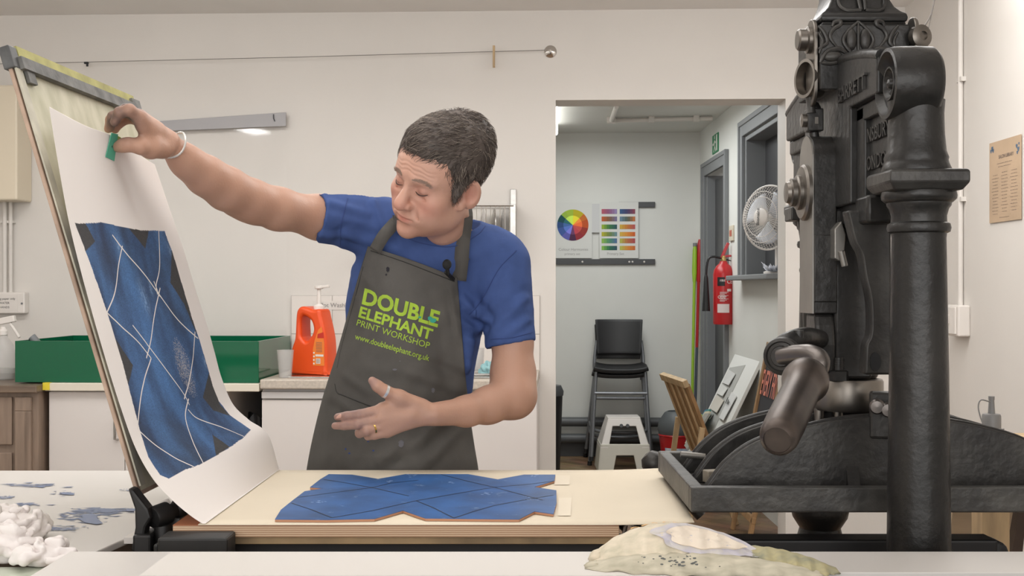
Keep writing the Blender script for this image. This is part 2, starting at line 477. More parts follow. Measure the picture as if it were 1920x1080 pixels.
for i, s in enumerate(('rinsing paper only', 'WATER', 'HANDS')): g.text(s, .015, onw(8, 562 + i * 8, .0525))
obj('lettering', g, M_dark, t, smooth=0)
g = MB(); c = wpt(41, 569, .052); g.lathe([(0, 0), (.005, 0), (.005, .002), (0, .002)], c, -WN, 12, cap=False); obj('screw', g, M_grey, t)

# tiled splashback
g = MB(W); g.cur = 0; wbox(g, (546, 554), (1012, 712), 0, .005, .005); g.cur = 1
a = WP(546, 554, .01); b = WP(1012, 712, .01)
zt = [a[1], WP(600, 626, .01)[1], b[1]]
us = [a[0]] + [a[0] + (b[0] - a[0]) * k / 6 for k in range(1, 7)]
for i in range(6):
    for j in range(2): g.box(us[i] + .0012, us[i + 1] - .0012, -.011, -.005, zt[j + 1] + .0012, zt[j] - .0012)
struct(obj('trim_1', g, [M_grout, M_tile], smooth=0))
g = MB(W); wbox(g, (588, 564), (652, 581), .012, .014); t = tag(obj('notice', g, M_paper, smooth=0), 'small white washing notice on the tiles behind the orange jug', 'notice')
g = MB(); g.text('Pot Washing', .03, onw(630, 576, .0155)); obj('lettering', g, M_ink, t, smooth=0)

# plate rack on the wall
t = thing('plate_rack', 'stainless steel wire plate rack fixed to the wall behind the person', 'plate rack', wpt(860, 465, .1))
g = MB(W); wbox(g, (957, 355), (968, 468), 0, .012); wbox(g, (958, 386), (969, 462), .012, .13, .012)
obj('bracket', g, M_steel, t, smooth=0, bev=.002)
g = MB()
for off in (.13, .02):
    for y in (386, 457): g.tube([wpt(690, y, off), wpt(963, y, off)], .003, 8)
for k in range(30):
    px = 700 + k * 8.8
    g.tube([wpt(px, 386, .13), wpt(px, 457, .13), wpt(px, 459, .02)], .0019, 6)
obj('wire', g, M_steel, t)
g = MB(W); wbox(g, (690, 455), (966, 466), .01, .13, .13); obj('drip_tray', g, M_steel, t, smooth=0)
for k, px in enumerate((905, 925, 943)):
    g = MB(); c = wpt(px, 424, .075); g.lathe([(0, 0), (.05, .003), (.083, .012), (.083, .015), (.05, .006), (0, .003)], c - WU * .01, WU + WN * .15, 28, cap=False)
    tag(obj('plate', g, M_clear if k != 1 else M_steel), ['clear plate nearest the ear in the wire rack', 'steel plate standing between the clear plates in the rack', 'clear plate nearest the bracket in the wire rack'][k], 'plate', 'plates in the wire rack')

# ================================================================== kitchen run
CO = .66   # worktop depth
zt_r = WP(700, 712, CO)[1]; zt_l = WP(300, 719, CO)[1]
uL = WP(487, 712, CO)[0]; uR = WP(1007, 712, CO)[0]; uLL = WP(84, 720, CO)[0]
g = MB(W); g.box(uL, uR, -CO, -.006, zt_r - .042, zt_r)
tag(obj('sink_worktop', g, M_top, smooth=0, bev=.006), 'pale stone effect worktop carrying the steel sink behind the person', 'worktop')
um = (uL + uR) / 2
for k, (a, b) in enumerate(((uL, um - .001), (um + .001, uR))):
    c = W(((a + b) / 2, -.3, 0))
    t = thing('sink_cabinet', ['white base cabinet to the left of the apron', 'white base cabinet to the right of the apron beside the opening'][k], 'cabinet', c, 'white cabinets under the sink')
    g = MB(W); g.box(a, b, -CO + .05, -.01, .1, zt_r - .043); g.box(a + .01, b - .01, -CO + .1, -.01, 0, .1); obj('body', g, M_door, t, smooth=0)
    g = MB(W); g.box(a + .002, b - .002, -CO + .028, -CO + .05, .11, zt_r - .09); obj('door', g, M_door, t, smooth=0, bev=.002)
    g = MB(W); g.box(a + .002, b - .002, -CO + .02, -CO + .05, zt_r - .085, zt_r - .055); obj('handle_rail', g, mat('pale_alu', (205, 202, 200), .35, metal=.3), t, smooth=0, bev=.003)
g = MB(W); a = WP(537, 708, .5)[0]; b = WP(960, 708, .5)[0]
g.box(a, b, -.58, -.06, zt_r, zt_r + .006)
t = tag(obj('steel_sink', g, M_steel, smooth=0, bev=.002), 'stainless steel sink top let into the pale worktop', 'sink')
g = MB(W); um2 = WP(905, 700, .3)[0]
for (p, q, r, s) in ((um2 - .16, um2 + .16, -.5, -.485), (um2 - .16, um2 + .16, -.13, -.115), (um2 - .16, um2 - .145, -.485, -.13), (um2 + .145, um2 + .16, -.485, -.13)):
    g.box(p, q, r, s, zt_r + .006, zt_r + .016)
obj('basin_rim', g, M_steel, t, smooth=0, bev=.004)
# left lower counter
g = MB(W); g.box(uLL, uL - .003, -CO, -.006, zt_l - .034, zt_l)
t = tag(obj('shelf_top', g, mat('cream_edge', (222, 214, 198), .5), smooth=0, bev=.003), 'thin cream counter top under the green tray', 'worktop')
g = MB(W); g.box(uLL - .008, uLL + .022, -CO - .004, -CO + .02, zt_l - .03, zt_l + .002); obj('yellow_tape', g, M_yellow, t, smooth=0)
ua = WP(424, 760, CO)[0]
t = thing('white_cupboard', 'white cupboard with a steel bow handle below the green tray', 'cupboard', W(((uLL + ua) / 2, -.3, 0)))
g = MB(W); g.box(uLL + .005, ua, -CO + .05, -.01, 0, zt_l - .035); obj('body', g, M_door, t, smooth=0)
ud = WP(216, 760, CO)[0]
for a, b in ((uLL + .006, ud + .03), (ud + .033, ua)):
    g = MB(W); g.box(a, b, -CO + .028, -CO + .05, .02, zt_l - .04); dr = obj('door', g, M_door, t, smooth=0, bev=.002)
h0 = [WP(211, y, CO)[1] for y in (778, 826)]
g = MB(W); g.tube([(ud, -CO + .03, h0[0]), (ud, -CO - .005, h0[0] - .006), (ud, -CO - .005, h0[1] + .006), (ud, -CO + .03, h0[1])], .006, 10); obj('handle', g, M_steel, dr)
# black bag in the gap
g = MB()
cb = W(((ua + uL) / 2, -.42, 0))
def bag(u, v):
    a = u * 2 * math.pi; r = (.062 * math.sin(min(1, v * 1.15 + .12) * 2.6) ** .6 + .004) * (1 + .12 * math.sin(a * 5 + v * 7))
    return cb + Vector((math.cos(a) * r * .95, math.sin(a) * r * 1.2, .302 + .42 * v + .02 * math.sin(a * 3)))
g.grid(bag, 40, 20)
tag(obj('bin_bag', g, M_black), 'black plastic bag standing in the gap between the counters', 'bag')
g = MB(W); g.box(ua + .001, uL - .001, -.62, -.02, .0, .3); g.box(ua + .001, uL - .001, -.05, -.02, .3, zt_l - .036); tag(obj('gap_crate', g, M_blackm, smooth=0, bev=.004), 'black crate standing low in the gap under the bag', 'crate')

# green tray
zt = WP(300, 640, .63)[1]; ur = WP(485, 690, .63)[0]; ul = WP(28, 690, .63)[0]
t = thing('green_tray', 'long glossy dark green acrylic tray standing on the cream counter', 'tray', W(((ul + ur) / 2, -.33, zt_l)))
g = MB(W); th = .008
g.box(ul, ur, -.63, -.63 + th, zt_l, zt); g.box(ul, ur, -.03 - th, -.03, zt_l, zt); g.box(ul, ul + th, -.63 + th, -.03 - th, zt_l, zt); g.box(ur - th, ur, -.63 + th, -.03 - th, zt_l, zt)
g.box(ul + th, ur - th, -.63 + th, -.03 - th, zt_l, zt_l + th)
g.v = [p + Vector((0, 0, .001)) for p in g.v]
obj('shell', g, M_green, t, smooth=0, bev=.0015)
g = MB(); p = wpt(68, 640, .5); g.tube([p - Vector((0, 0, .08)), p, p + Vector((-.02, 0, .02))], .018, 14); g.tube([p - Vector((0, 0, .08)), p - Vector((0, 0, .17))], .02, 14)
tag(obj('hose_nozzle', g, M_grey), 'small grey hose nozzle showing over the rim of the green tray', 'nozzle')

# brown cupboard at left
t = thing('brown_cupboard', 'grey brown wooden cupboard at the left edge of the photo', 'cupboard', wpt(20, 880, .35))
zb = WP(40, 736, .7)[1]; ub = min(WP(84, 740, .72)[0], uLL - .014)
g = MB(W); g.box(-3.0, ub - .004, -.68, -.01, 0, zb); obj('body', g, M_brownwood, t, smooth=0)
g = MB(W); g.box(-3.0, ub + .004, -.72, -.008, zb, zb + .032); obj('top', g, M_walnut, t, smooth=0, bev=.004)
up = WP(36, 790, .7)[0]
g = MB(W)
for (p, q, r, s) in ((up - .02, ub - .03, zb - .08, zb - .02), (up - .02, up + .04, .05, zb - .08), (ub - .06, ub - .03, .05, zb - .08)): g.box(p, q, -.70, -.68, r, s)
obj('door', g, M_brownwood, t, smooth=0, bev=.003)
g = MB(W)
for k in range(3): g.box(-3.0, up - .035, -.695, -.68, zb - .24 * (k + 1) + .015, zb - .24 * k - .02)
obj('drawer', g, M_brownwood, t, smooth=0, bev=.003)

# spray bottle on it
c = wpt(6, 735, .4); c.z = zb + .032
t = thing('spray_bottle', 'clear trigger spray bottle on the brown cupboard', 'spray bottle', c)
g = MB(); g.lathe([(0, 0), (.05, 0), (.053, .006), (.052, .12), (.045, .155), (.022, .19), (.018, .2), (0, .2)], c, n=28, cap=False); obj('body', g, M_clear, t)
g = MB(); g.lathe([(0, .002), (.048, .004), (.05, .05), (0, .05)], c, n=28, cap=False); obj('liquid', g, clear_mat('pale_liquid', .25, (.85, .86, .84, 1)), t)
g = MB(); g.lathe([(.02, .2), (.02, .225), (.012, .23), (.012, .24)], c, n=20)
z0 = c + Vector((0, 0, .24))
g.bar(z0 + Vector((-.03, 0, .02)), z0 + Vector((.055, 0, .038)), .026, .03)
g.bar(z0 + Vector((.03, 0, .02)), z0 + Vector((.075, 0, -.05)), .014, .012)
obj('trigger_head', g, M_wplastic, t, bev=.004)

# plastic cup
c = wpt(535, 716, .56); c.z = zt_r
g = MB(); g.lathe([(.0, 0), (.027, 0), (.037, .118), (.039, .12), (.037, .121), (.0355, .118), (.0255, .003), (0, .003)], c, n=32, cap=False)
tag(obj('plastic_cup', g, M_clear), 'clear plastic cup standing beside the orange jug', 'cup')
# orange jug
c = wpt(590, 715, .42); c.z = zt_r + .007
t = thing('orange_jug', 'big orange plastic hand cleaner jug with moulded handle and white pump', 'jug', c)
kx = 1 / 442.0
def jug_body():
    # outline traced in its own size (metres), front view, with a handle hole; thick rounded body
    out = [(-42, 0), (-44, 8), (-41, 45), (-33, 70), (-31, 95), (-29, 120), (-24, 130), (-16, 133), (-6, 131), (8, 127), (22, 127), (27, 112), (34, 85), (38, 60), (39, 8), (37, 0)]
    hole = [(-20, 74), (-21, 106), (-15, 116), (-4, 113), (6, 104), (10, 88), (4, 74), (-8, 64)]
    return out, hole
out, hole = jug_body()
cu = bpy.data.curves.new('tmp', 'CURVE'); cu.dimensions = '2D'; cu.fill_mode = 'BOTH'
for pl in (out, hole):
    P = spline(pl + [pl[0]], 60)[:-1] if pl is hole else spline(pl + [pl[0]], 90)[:-1]
    s = cu.splines.new('POLY'); s.points.add(len(P) - 1); s.use_cyclic_u = True
    for q, p in zip(s.points, P): q.co = (p[0] * kx, p[1] * kx, 0, 1)
cu.extrude = .034; cu.bevel_depth = .016; cu.bevel_resolution = 4; cu.offset = -.014
tmp = bpy.data.objects.new('tmp', cu); COL.objects.link(tmp)
ev = tmp.evaluated_get(bpy.context.evaluated_depsgraph_get()); me = ev.to_mesh()
g = MB(); JU = (WU * .94 + WN * -.34).normalized(); JN = Vector((JU.y, -JU.x, 0))
g.add([c + JU * v.co.x + Vector((0, 0, max(v.co.y, .0))) + JN * v.co.z for v in me.vertices], [tuple(p.vertices) for p in me.polygons])
ev.to_mesh_clear(); bpy.data.objects.remove(tmp); bpy.data.curves.remove(cu)
obj('body', g, M_orange, t, smooth=60)
def jp(x, y, h): return c + JU * (x * kx) + Vector((0, 0, y * kx)) + JN * h
g = MB(); g.lathe([(.024, .28), (.024, .305), (.018, .308), (.009, .312), (.008, .38), (.02, .382), (.02, .395), (0, .396)], jp(10, 0, 0), n=24)
g.bar(jp(8, 172, 0), jp(34, 174, 0), .012, .012); obj('pump', g, M_wplastic, t, bev=.002)
g = MB(); hh = .0515
g.cur = 0; g.add([jp(10, 18, hh), jp(36, 18, hh), jp(36, 62, hh), jp(30, 95, hh), jp(22, 88, hh), (jp(14, 68, hh)), jp(10, 50, hh)], [(0, 1, 2, 3, 4, 5, 6)])
g.cur = 1; g.add([jp(20, 72, hh + .0006), jp(35, 72, hh + .0006), jp(34, 84, hh + .0006), jp(21, 80, hh + .0006)], [(0, 1, 2, 3)])
g.cur = 2
for q in (14, 20, 27): g.add([jp(17, 22, hh + .0006), jp(27, 22, hh + .0006), jp(27, 32, hh + .0006), jp(17, 32, hh + .0006)], [(0, 1, 2, 3)]) if q == 14 else None
g.add([jp(16, 36, hh + .0006), jp(34, 36, hh + .0006), jp(34, 40, hh + .0006), jp(16, 40, hh + .0006)], [(0, 1, 2, 3)])
for k in range(4): g.lathe([(0, 0), (.004, 0), (.004, .0008), (0, .0008)], jp(12.5, 22 + k * 7, hh), JN, 14, cap=False)
g.cur = 3
for k in range(6): g.add([jp(18 + k * 1.4, 23, hh + .001), jp(18.7 + k * 1.4, 23, hh + .001), jp(18.7 + k * 1.4, 31, hh + .001), jp(18 + k * 1.4, 31, hh + .001)], [(0, 1, 2, 3)])
for k in range(7): g.add([jp(17, 45 + k * 3, hh + .001), jp(31, 45 + k * 3, hh + .001), jp(31, 46 + k * 3, hh + .001), jp(17, 46 + k * 3, hh + .001)], [(0, 1, 2, 3)])
obj('label', g, [mat('label_orange', (238, 130, 50), .5), mat('label_red', (200, 50, 35), .5), M_wplastic, mat('label_ink', (150, 110, 90), .6)], t, smooth=0)

# glass jug and blue cloth by the sink, right of the person
c = wpt(892, 698, .3); c.z = zt_r + .016
g = MB(); g.lathe([(0, 0), (.03, 0), (.036, .01), (.04, .1), (.042, .102), (.038, .1), (.033, .012), (0, .006)], c, n=28, cap=False)
tag(obj('glass_beaker', g, M_clear), 'clear beaker on the sink edge next to the blue shirt', 'beaker')
def crumple(c, rx, ry, rz, seed, n=48, amp=.35, fr=2.2):
    g = MB(); m = n // 2; rnd = Vector((seed * 3.1, seed * 1.7, seed * .9))
    def f(u, v):
        a = u * 2 * math.pi; th = v * math.pi
        d = Vector((math.sin(th) * math.cos(a), math.sin(th) * math.sin(a), math.cos(th)))
        p = d * fr + rnd
        p = p + Vector((noise.noise(p * .8), noise.noise(p * .8 + rnd), noise.noise(p * .8 - rnd))) * .8
        k = .75 + .6 * noise.noise(p * .8) - .9 * abs(noise.noise(p)) - .5 * abs(noise.noise(p * 1.9 + rnd)) 
        s = 1 + amp * (k - .5)
        return Vector(c) + Vector((d.x * rx * s, d.y * ry * s, max(-.02 * rz, d.z * rz * s)))
    g.grid(f, n, m); return g
c = wpt(918, 694, .38); c.z = zt_r + .008
tag(obj('blue_cloth', crumple(c, .045, .045, .05, 3, 60, .6, 2.6), mat('pale_blue_cloth', (150, 192, 196), .9), smooth=80), 'crumpled pale blue cloth on the sink by the bent elbow', 'cloth')

# ================================================================== the annex seen through the opening
def fpt(px, py, off=0.):
    """point in front of the annex back wall"""
    a = WP(px, py, -FARQ + off); return W((a[0], FARQ - off, a[1]))
def fbox(g, p0, p1, y0, y1):
    a, b = WP(*p0, -FARQ + y0), WP(*p1, -FARQ + y0)
    g.box(a[0], b[0], FARQ - y1, FARQ - y0, b[1], a[1])
def dpt(px, py, d):  # alias
    return V(px, py, d)

# ceiling batten, conduit
M_tube = mat('lamp_tube', (255, 255, 250), .5, emit=5.)
g = MB(W); q0 = 1.0; q1 = FARQ - .48; ul_ = WP(1046, 245, -q1)[0]
t = thing('ceiling_batten', 'bright fluorescent batten on the annex ceiling at the left edge of the opening', 'ceiling light', W((ul_ - .06, q0 + .6, ZA)))
g.box(ul_ - .11, ul_ - .03, q0, q1, ZA - .04, ZA); obj('batten_body', g, M_wplastic, t, smooth=0, bev=.004)
g = MB(W); g.box(ul_ - .14, ul_, q0 + .02, q1 - .02, ZA - .085, ZA - .04); obj('tube_diffuser', g, M_tube, t, smooth=0, bev=.015)
def cpt(px, py):
    """point just under the annex ceiling"""
    zc = ZA - .02; d = (zc - HC) * F / (540 - py); return V(px, py, d)
g = MB(); a, b, c = cpt(1156, 200), cpt(1146, 226), cpt(1336, 222)
g.tube([a, b], .016, 12); g.tube([b, c], .016, 12); g.obox(b, WU, WN, (0, 0, 1), .03, .03, .02)
for f in (.4, .84): g.obox(b.lerp(c, f), WU, WN, (0, 0, 1), .02, .025, .02)
tag(obj('ceiling_conduit', g, M_wplastic, smooth=40), 'white conduit with saddle clips running across the annex ceiling', 'conduit')

# dark hanging strips and two posters
g = MB(W); fbox(g, (1000, 486), (1228, 496), 0, .02)
t = tag(obj('hanging_rail', g, M_dgrey, smooth=0, bev=.002), 'dark rail on the annex wall below the two colour charts', 'rail')
for px in (1092, 1180, 1186, 1208):
    g = MB(); g.lathe([(0, 0), (.008, 0), (.006, .006), (0, .008)], fpt(px, 491, .02), -WN, 10, cap=False); obj('pin', g, M_wplastic, t)
g = MB(W); fbox(g, (1160, 379), (1228, 389), 0, .02)
tag(obj('hanging_rail', g, M_dgrey, smooth=0, bev=.002), 'short dark rail sticking out at the top of the swatch chart', 'rail')
g = MB(W); fbox(g, (1020, 380), (1110, 484), .021, .023)
t = tag(obj('colour_wheel_poster', g, M_apaper, smooth=0), 'paper poster with a painted colour wheel on the annex wall', 'poster')
g = MB(); cw = fpt(1074, 422, .0245); R_ = 29.5 * 9.0 / F
wed = [(88, 118, (176, 205, 70)), (46, 88, (205, 190, 40)), (22, 46, (216, 120, 50)), (-12, 22, (208, 92, 45)), (-45, -12, (168, 62, 55)), (-77, -45, (160, 52, 62)),
       (-104, -77, (84, 44, 80)), (-135, -104, (104, 104, 190)), (-168, -135, (70, 98, 170)), (-193, -168, (50, 84, 140)), (-222, -193, (28, 84, 88)), (118, 138, (165, 198, 75))]
wm = []
for k, (a0, a1, c) in enumerate(wed):
    for ring in (0, 1):
        r0, r1 = (0.0, .6) if ring == 0 else (.6, 1.)
        cc = tuple(min(255, x * (1.14 if ring == 0 else .92) + (14 if ring == 0 else 0)) for x in c)
        wm.append(mat('wheel_%d_%d' % (k, ring), cc, .8)); g.cur = len(wm) - 1
        n = 8; P = []
        for i in range(n + 1):
            a = math.radians(a0 + (a1 - a0) * i / n); P.append(cw + (WU * math.cos(a) + Vector((0, 0, math.sin(a)))) * (r1 * R_))
        for i in range(n + 1):
            a = math.radians(a1 - (a1 - a0) * i / n); P.append(cw + (WU * math.cos(a) + Vector((0, 0, math.sin(a)))) * (r0 * R_ + .0001))
        g.add(P, [tuple(range(len(P)))])
obj('colour_wheel', g, wm, t, smooth=0, recalc=False)
def onfar(px, py, off):
    c = fpt(px, py, off); return lambda x, y, h: c + WU * x + Vector((0, 0, y)) - WN * h
g = MB(); g.text('Colour Harmonies', .03, onfar(1075, 470, .0245)); g.text('primary set', .026, onfar(1073, 478, .0245)); obj('lettering', g, mat('pencil', (168, 166, 164), .9), t, smooth=0)
g = MB(W); fbox(g, (1109, 382), (1124, 436), .0205, .0215); tag(obj('loose_sheet', g, mat('blank_sheet', (206, 206, 206), .8), smooth=0), 'blank paper slip hanging between the two colour charts', 'paper')
g = MB(W); fbox(g, (1124, 379), (1197, 484), .023, .025)
t = tag(obj('swatch_poster', g, M_apaper, smooth=0), 'paper chart with two columns of blended colour swatches on the annex wall', 'poster')
SW = [[((190, 90, 105), (140, 90, 125), (150, 140, 185)), ((55, 95, 140), (70, 65, 105), (150, 70, 85))],
      [((205, 95, 50), (125, 95, 70), (120, 115, 160)), ((110, 140, 165), (80, 95, 85), (205, 115, 60))],
      [((165, 185, 50), (60, 120, 70), (45, 85, 100)), ((205, 175, 70), (195, 120, 55), (180, 85, 95))],
      [((190, 180, 50), (110, 130, 70), (110, 145, 160)), ((205, 175, 75), (215, 140, 60), (200, 90, 45))],
      [((150, 190, 80), (80, 140, 110), (85, 110, 160)), ((180, 190, 85), (185, 110, 70), (170, 75, 85))],
      [((150, 195, 80), (45, 110, 80), (50, 80, 100)), ((180, 195, 90), (215, 140, 60), (200, 105, 55))]]
g = MB(); sm = []
ys = [(392, 401), (406, 415), (421, 429.5), (435, 443), (447, 456), (461, 469)]
for r in range(6):
    for cI in range(2):
        A, B, C = SW[r][cI]
        x0_, x1_ = ((1128, 1157), (1162, 1191))[cI]
        n = 6
        for k in range(n):
            f = (k + .5) / n * 2
            cc = [A[i] + (B[i] - A[i]) * f if f < 1 else B[i] + (C[i] - B[i]) * (f - 1) for i in range(3)]
            sm.append(mat('swatch_%d_%d_%d' % (r, cI, k), cc, .8)); g.cur = len(sm) - 1
            p = [fpt(x0_ + (x1_ - x0_) * (k + a) / n, y, .0265) for a, y in ((0, ys[r][1]), (1, ys[r][1]), (1, ys[r][0]), (0, ys[r][0]))]
            g.add(p, [(0, 1, 2, 3)])
        obj('swatch', g, sm, t, smooth=0, recalc=False); g = MB(); sm = []
g = MB(); g.text('Primary Set', .028, onfar(1154, 478, .0265)); obj('lettering', g, mat('pencil', (168, 166, 164), .9), t, smooth=0)

# exit sign on the annex right wall
def rpt(px, py, du=0.):
    q, z = RW(px, py, du); return WR((URIGHT - du, q, z))
q0, z0 = RW(1337, 252); q1, z1 = RW(1348, 286)
z0 = RW(1342, 252)[1]; z1 = RW(1342, 287)[1]
g = MB(WR); g.box(URIGHT - .006, URIGHT, q1, q0, z1, z0)
t = tag(obj('exit_sign', g, mat('sign_green', (40, 130, 84), .5), smooth=0), 'green and white fire exit sign on the wall above the grey door frame', 'sign')
g = MB(WR); qc = (q0 + q1) / 2; zc = (z0 + z1) / 2; xs = URIGHT - .0075; hq = (q0 - q1) / 2
def sq(a0, a1, b0, b1): g.box(xs - .0008, xs, qc - a1 * hq, qc - a0 * hq, zc + b0 * .07, zc + b1 * .07)
sq(.45, .8, -.8, .8); sq(-.75, -.5, -.1, .1)
g.lathe([(0, 0), (.014, 0), (0, .0012)], (xs, qc + .12 * hq, zc + .045), (-1, 0, 0), 14, cap=False)
for a, b in (((-.15, .35), (-.05, -.25)), ((-.05, -.25), (-.45, -.8)), ((-.05, -.25), (.25, -.8)), ((-.15, .3), (-.5, -.1)), ((-.12, .3), (.25, .05))):
    g.bar((xs, qc - a[0] * hq, zc + a[1] * .07), (xs, qc - b[0] * hq, zc + b[1] * .07), .012, .0012, up=(1, 0, 0))
obj('pictogram', g, M_wplastic, t, smooth=0)
# light switch beside the door
q0 = RW(1370, 430)[0]; q1 = RW(1377, 430)[0]; z0 = RW(1373, 423)[1]; z1 = RW(1373, 452)[1]
g = MB(WR); g.box(URIGHT - .012, URIGHT, q1, q0, z1, z0); t = tag(obj('notice_plate', g, mat('beige_plate', (206, 196, 176), .5), smooth=0, bev=.003), 'small beige plate on the wall beside the grey door frame', 'plate')
g = MB(WR); g.box(URIGHT - .014, URIGHT - .012, q1 + .03, q0 - .03, (z0 + z1) / 2 - .02, (z0 + z1) / 2 + .02); obj('switch_rocker', g, mat('plate_red', (176, 90, 70), .5), t, smooth=0)

# fire extinguisher
de = 7.75; ce = V(1356.5, 608, de); ke = de / F
t = thing('fire_extinguisher', 'red fire extinguisher with black horn hanging beside the grey door', 'fire extinguisher', ce)
r = 19.5 * ke
g = MB(); h = 116 * ke
g.lathe([(0, 0), (r * .96, 0), (r, .012), (r, h * .80), (r * .93, h * .87), (r * .7, h * .94), (r * .4, h * .985), (r * .34, h * 1.02), (0, h * 1.02)], ce, n=36, cap=False); obj('cylinder', g, M_red, t)
top = ce + Vector((0, 0, h * 1.02))
g = MB(); g.lathe([(.018, 0), (.02, .012), (.016, .02), (.016, .035), (0, .036)], top, n=18); obj('valve', g, mat('brass', (190, 165, 110), .3, metal=1.), t)
g = MB(); g.bar(top + Vector((-.012, 0, .02)), top + Vector((.03, -.01, .12)), .018, .02); g.bar(top + Vector((-.01, 0, .03)), top + Vector((.05, -.01, .035)), .016, .014); obj('lever', g, M_red, t, bev=.003)
g = MB(); P = [top + Vector(p) for p in ((-.015, 0, .02), (-.06, 0, .03), (-.095, 0, .02), (-.11, 0, -.03), (-.115, 0, -.09))]
g.tube(spline(P, 18), .008, 10); g.tube([top + Vector((.02, 0, .01)), top + Vector((.06, 0, .0)), top + Vector((.062, .02, -.16))], .005, 8); obj('hose', g, M_black, t)
g = MB(); hp = top + Vector((-.115, 0, -.09)); g.lathe([(.008, 0), (.014, -.02), (.022, -.16), (.027, -.24), (.024, -.24), (0, -.2)], hp, n=18, cap=False); obj('horn', g, M_black, t)
def cyl_map(a0, zz):
    def f(x, y, hh):
        a = a0 + x / r; return ce + Vector((math.sin(a) * (r + .0012 + hh), -math.cos(a) * (r + .0012 + hh), zz + y))
    return f
g = MB(); f = cyl_map(-.7, 0)
g.cur = 0
def patch(x0, x1, y0, y1): g.grid(lambda u, v: f(x0 + (x1 - x0) * u, y0 + (y1 - y0) * v, 0), 8, 1)
patch(-.005, .045, h * .62, h * .76)
g.cur = 1; patch(-.005, .075, h * .19, h * .33)
f = cyl_map(-.7, .0006)
for k in range(9): patch(.012, .045 + .012 * (k % 3), h * (.37 + .018 * k), h * (.377 + .018 * k))
patch(.06, .09, h * .53, h * .57)
obj('label', g, [M_black, mat('label_white', (214, 200, 198), .5)], t, smooth=0)
g = MB(); g.text('CO2', .026, cyl_map(-.35, h * .42), bold=.0006); g.text('CE', .035, cyl_map(.45, h * .66), bold=.0006); g.text('FIRE', .02, cyl_map(-.25, h * .69), bold=.0004); obj('lettering', g, mat('label_white', (214, 200, 198), .5), t, smooth=0)
bq = W((URIGHT, 0, 0))
g = MB(); g.bar(ce + Vector((.0, r - .002, h * .75)), ce + Vector((.10, .02, h * .75)), .02, .04); obj('bracket', g, M_black, t)

# desk fan on the window sill
cf = V(1441, 408, 6.42); kf = 6.42 / F
dirf = Vector((-.80, -.6, .03)).normalized(); fx = Vector((0, 0, 1)).cross(dirf).normalized(); fy = dirf.cross(fx)
t = thing('desk_fan', 'white desk fan standing on the sill in front of the dark window', 'fan', cf - Vector((0, 0, .34)))
Rf = 60 * kf
g = MB()
for k in range(56):
    a = 2 * math.pi * k / 56; e = fx * math.cos(a) + fy * math.sin(a)
    P = [cf + e * (Rf * .26) + dirf * .065, cf + e * (Rf * .7) + dirf * .058, cf + e * (Rf * .97) + dirf * .02, cf + e * Rf]
    g.tube(P, .0014, 5, cap=False)
    P = [cf + e * Rf, cf + e * (Rf * .9) - dirf * .05, cf + e * (Rf * .4) - dirf * .06]
    g.tube(P, .0014, 5, cap=False)
for rr, hh, tk in ((1., 0, .006), (.62, .06, .002), (.8, .05, .002)):
    g.tube([cf + (fx * math.cos(2 * math.pi * i / 48) + fy * math.sin(2 * math.pi * i / 48)) * Rf * rr + dirf * hh for i in range(49)], tk, 8, cap=False)
obj('cage', g, M_wplastic, t)
g = MB()
for k in range(3):
    a0 = .5 + 2 * math.pi * k / 3
    def bl(u, v):
        a = a0 + (u - .5) * (1.2 + .3 * v); e = fx * math.cos(a) + fy * math.sin(a)
        return cf + e * (Rf * (.15 + .68 * v)) + dirf * (.03 * (u - .5))
    g.grid(bl, 8, 8)
obj('blade', g, mat('fan_blade', (214, 218, 226), .3), t, solid=.003)
g = MB(); g.lathe([(Rf * .27, .05), (Rf * .27, .066), (Rf * .2, .073), (0, .075)], cf, dirf, 28); g.lathe([(.05, -.14), (.055, -.06), (.02, -.04)], cf, dirf, 20); obj('hub', g, M_wplastic, t)
g = MB()
def fanmap(x, y, h): return cf + dirf * .077 + fx * y * -1 + fy * x
g.text('Bionaire', .028, lambda x, y, h: cf + dirf * .0765 + fy * x - fx * y, bold=.0005); obj('lettering', g, M_dark, t, smooth=0)
g = MB(); b0 = cf - dirf * .08; zs = wz0
g.tube([Vector((b0.x, b0.y, zs + .02)), b0], .018, 12); g.lathe([(0, 0), (.085, 0), (.085, .012), (.03, .03), (0, .03)], (b0.x + .005, b0.y, zs + .001), n=28, cap=False); obj('stand', g, M_wplastic, t)
# white paper flower on the sill
pf = rpt(1449, 514, .03); g = MB(); pf.z = wz0
for k in range(26):
    a = k * 2.4; el = .15 + .05 * (k % 9)
    e = Vector((math.cos(a) * math.cos(el), math.sin(a) * math.cos(el), math.sin(el)))
    s = e.cross(Vector((0, 0, 1))).normalized() * .012
    p0 = pf + Vector((0, 0, .012)); L_ = .05 + .012 * (k % 3)
    g.add([p0 - s * .4, p0 + e * L_ * .6 - s, p0 + e * L_ + Vector((0, 0, .015)), p0 + e * L_ * .6 + s, p0 + s * .4], [(0, 1, 2, 3, 4)])
tag(obj('paper_flower', g, mat('flower_white', (214, 216, 224), .8), solid=.001), 'white paper flower lying on the sill under the fan', 'flower')

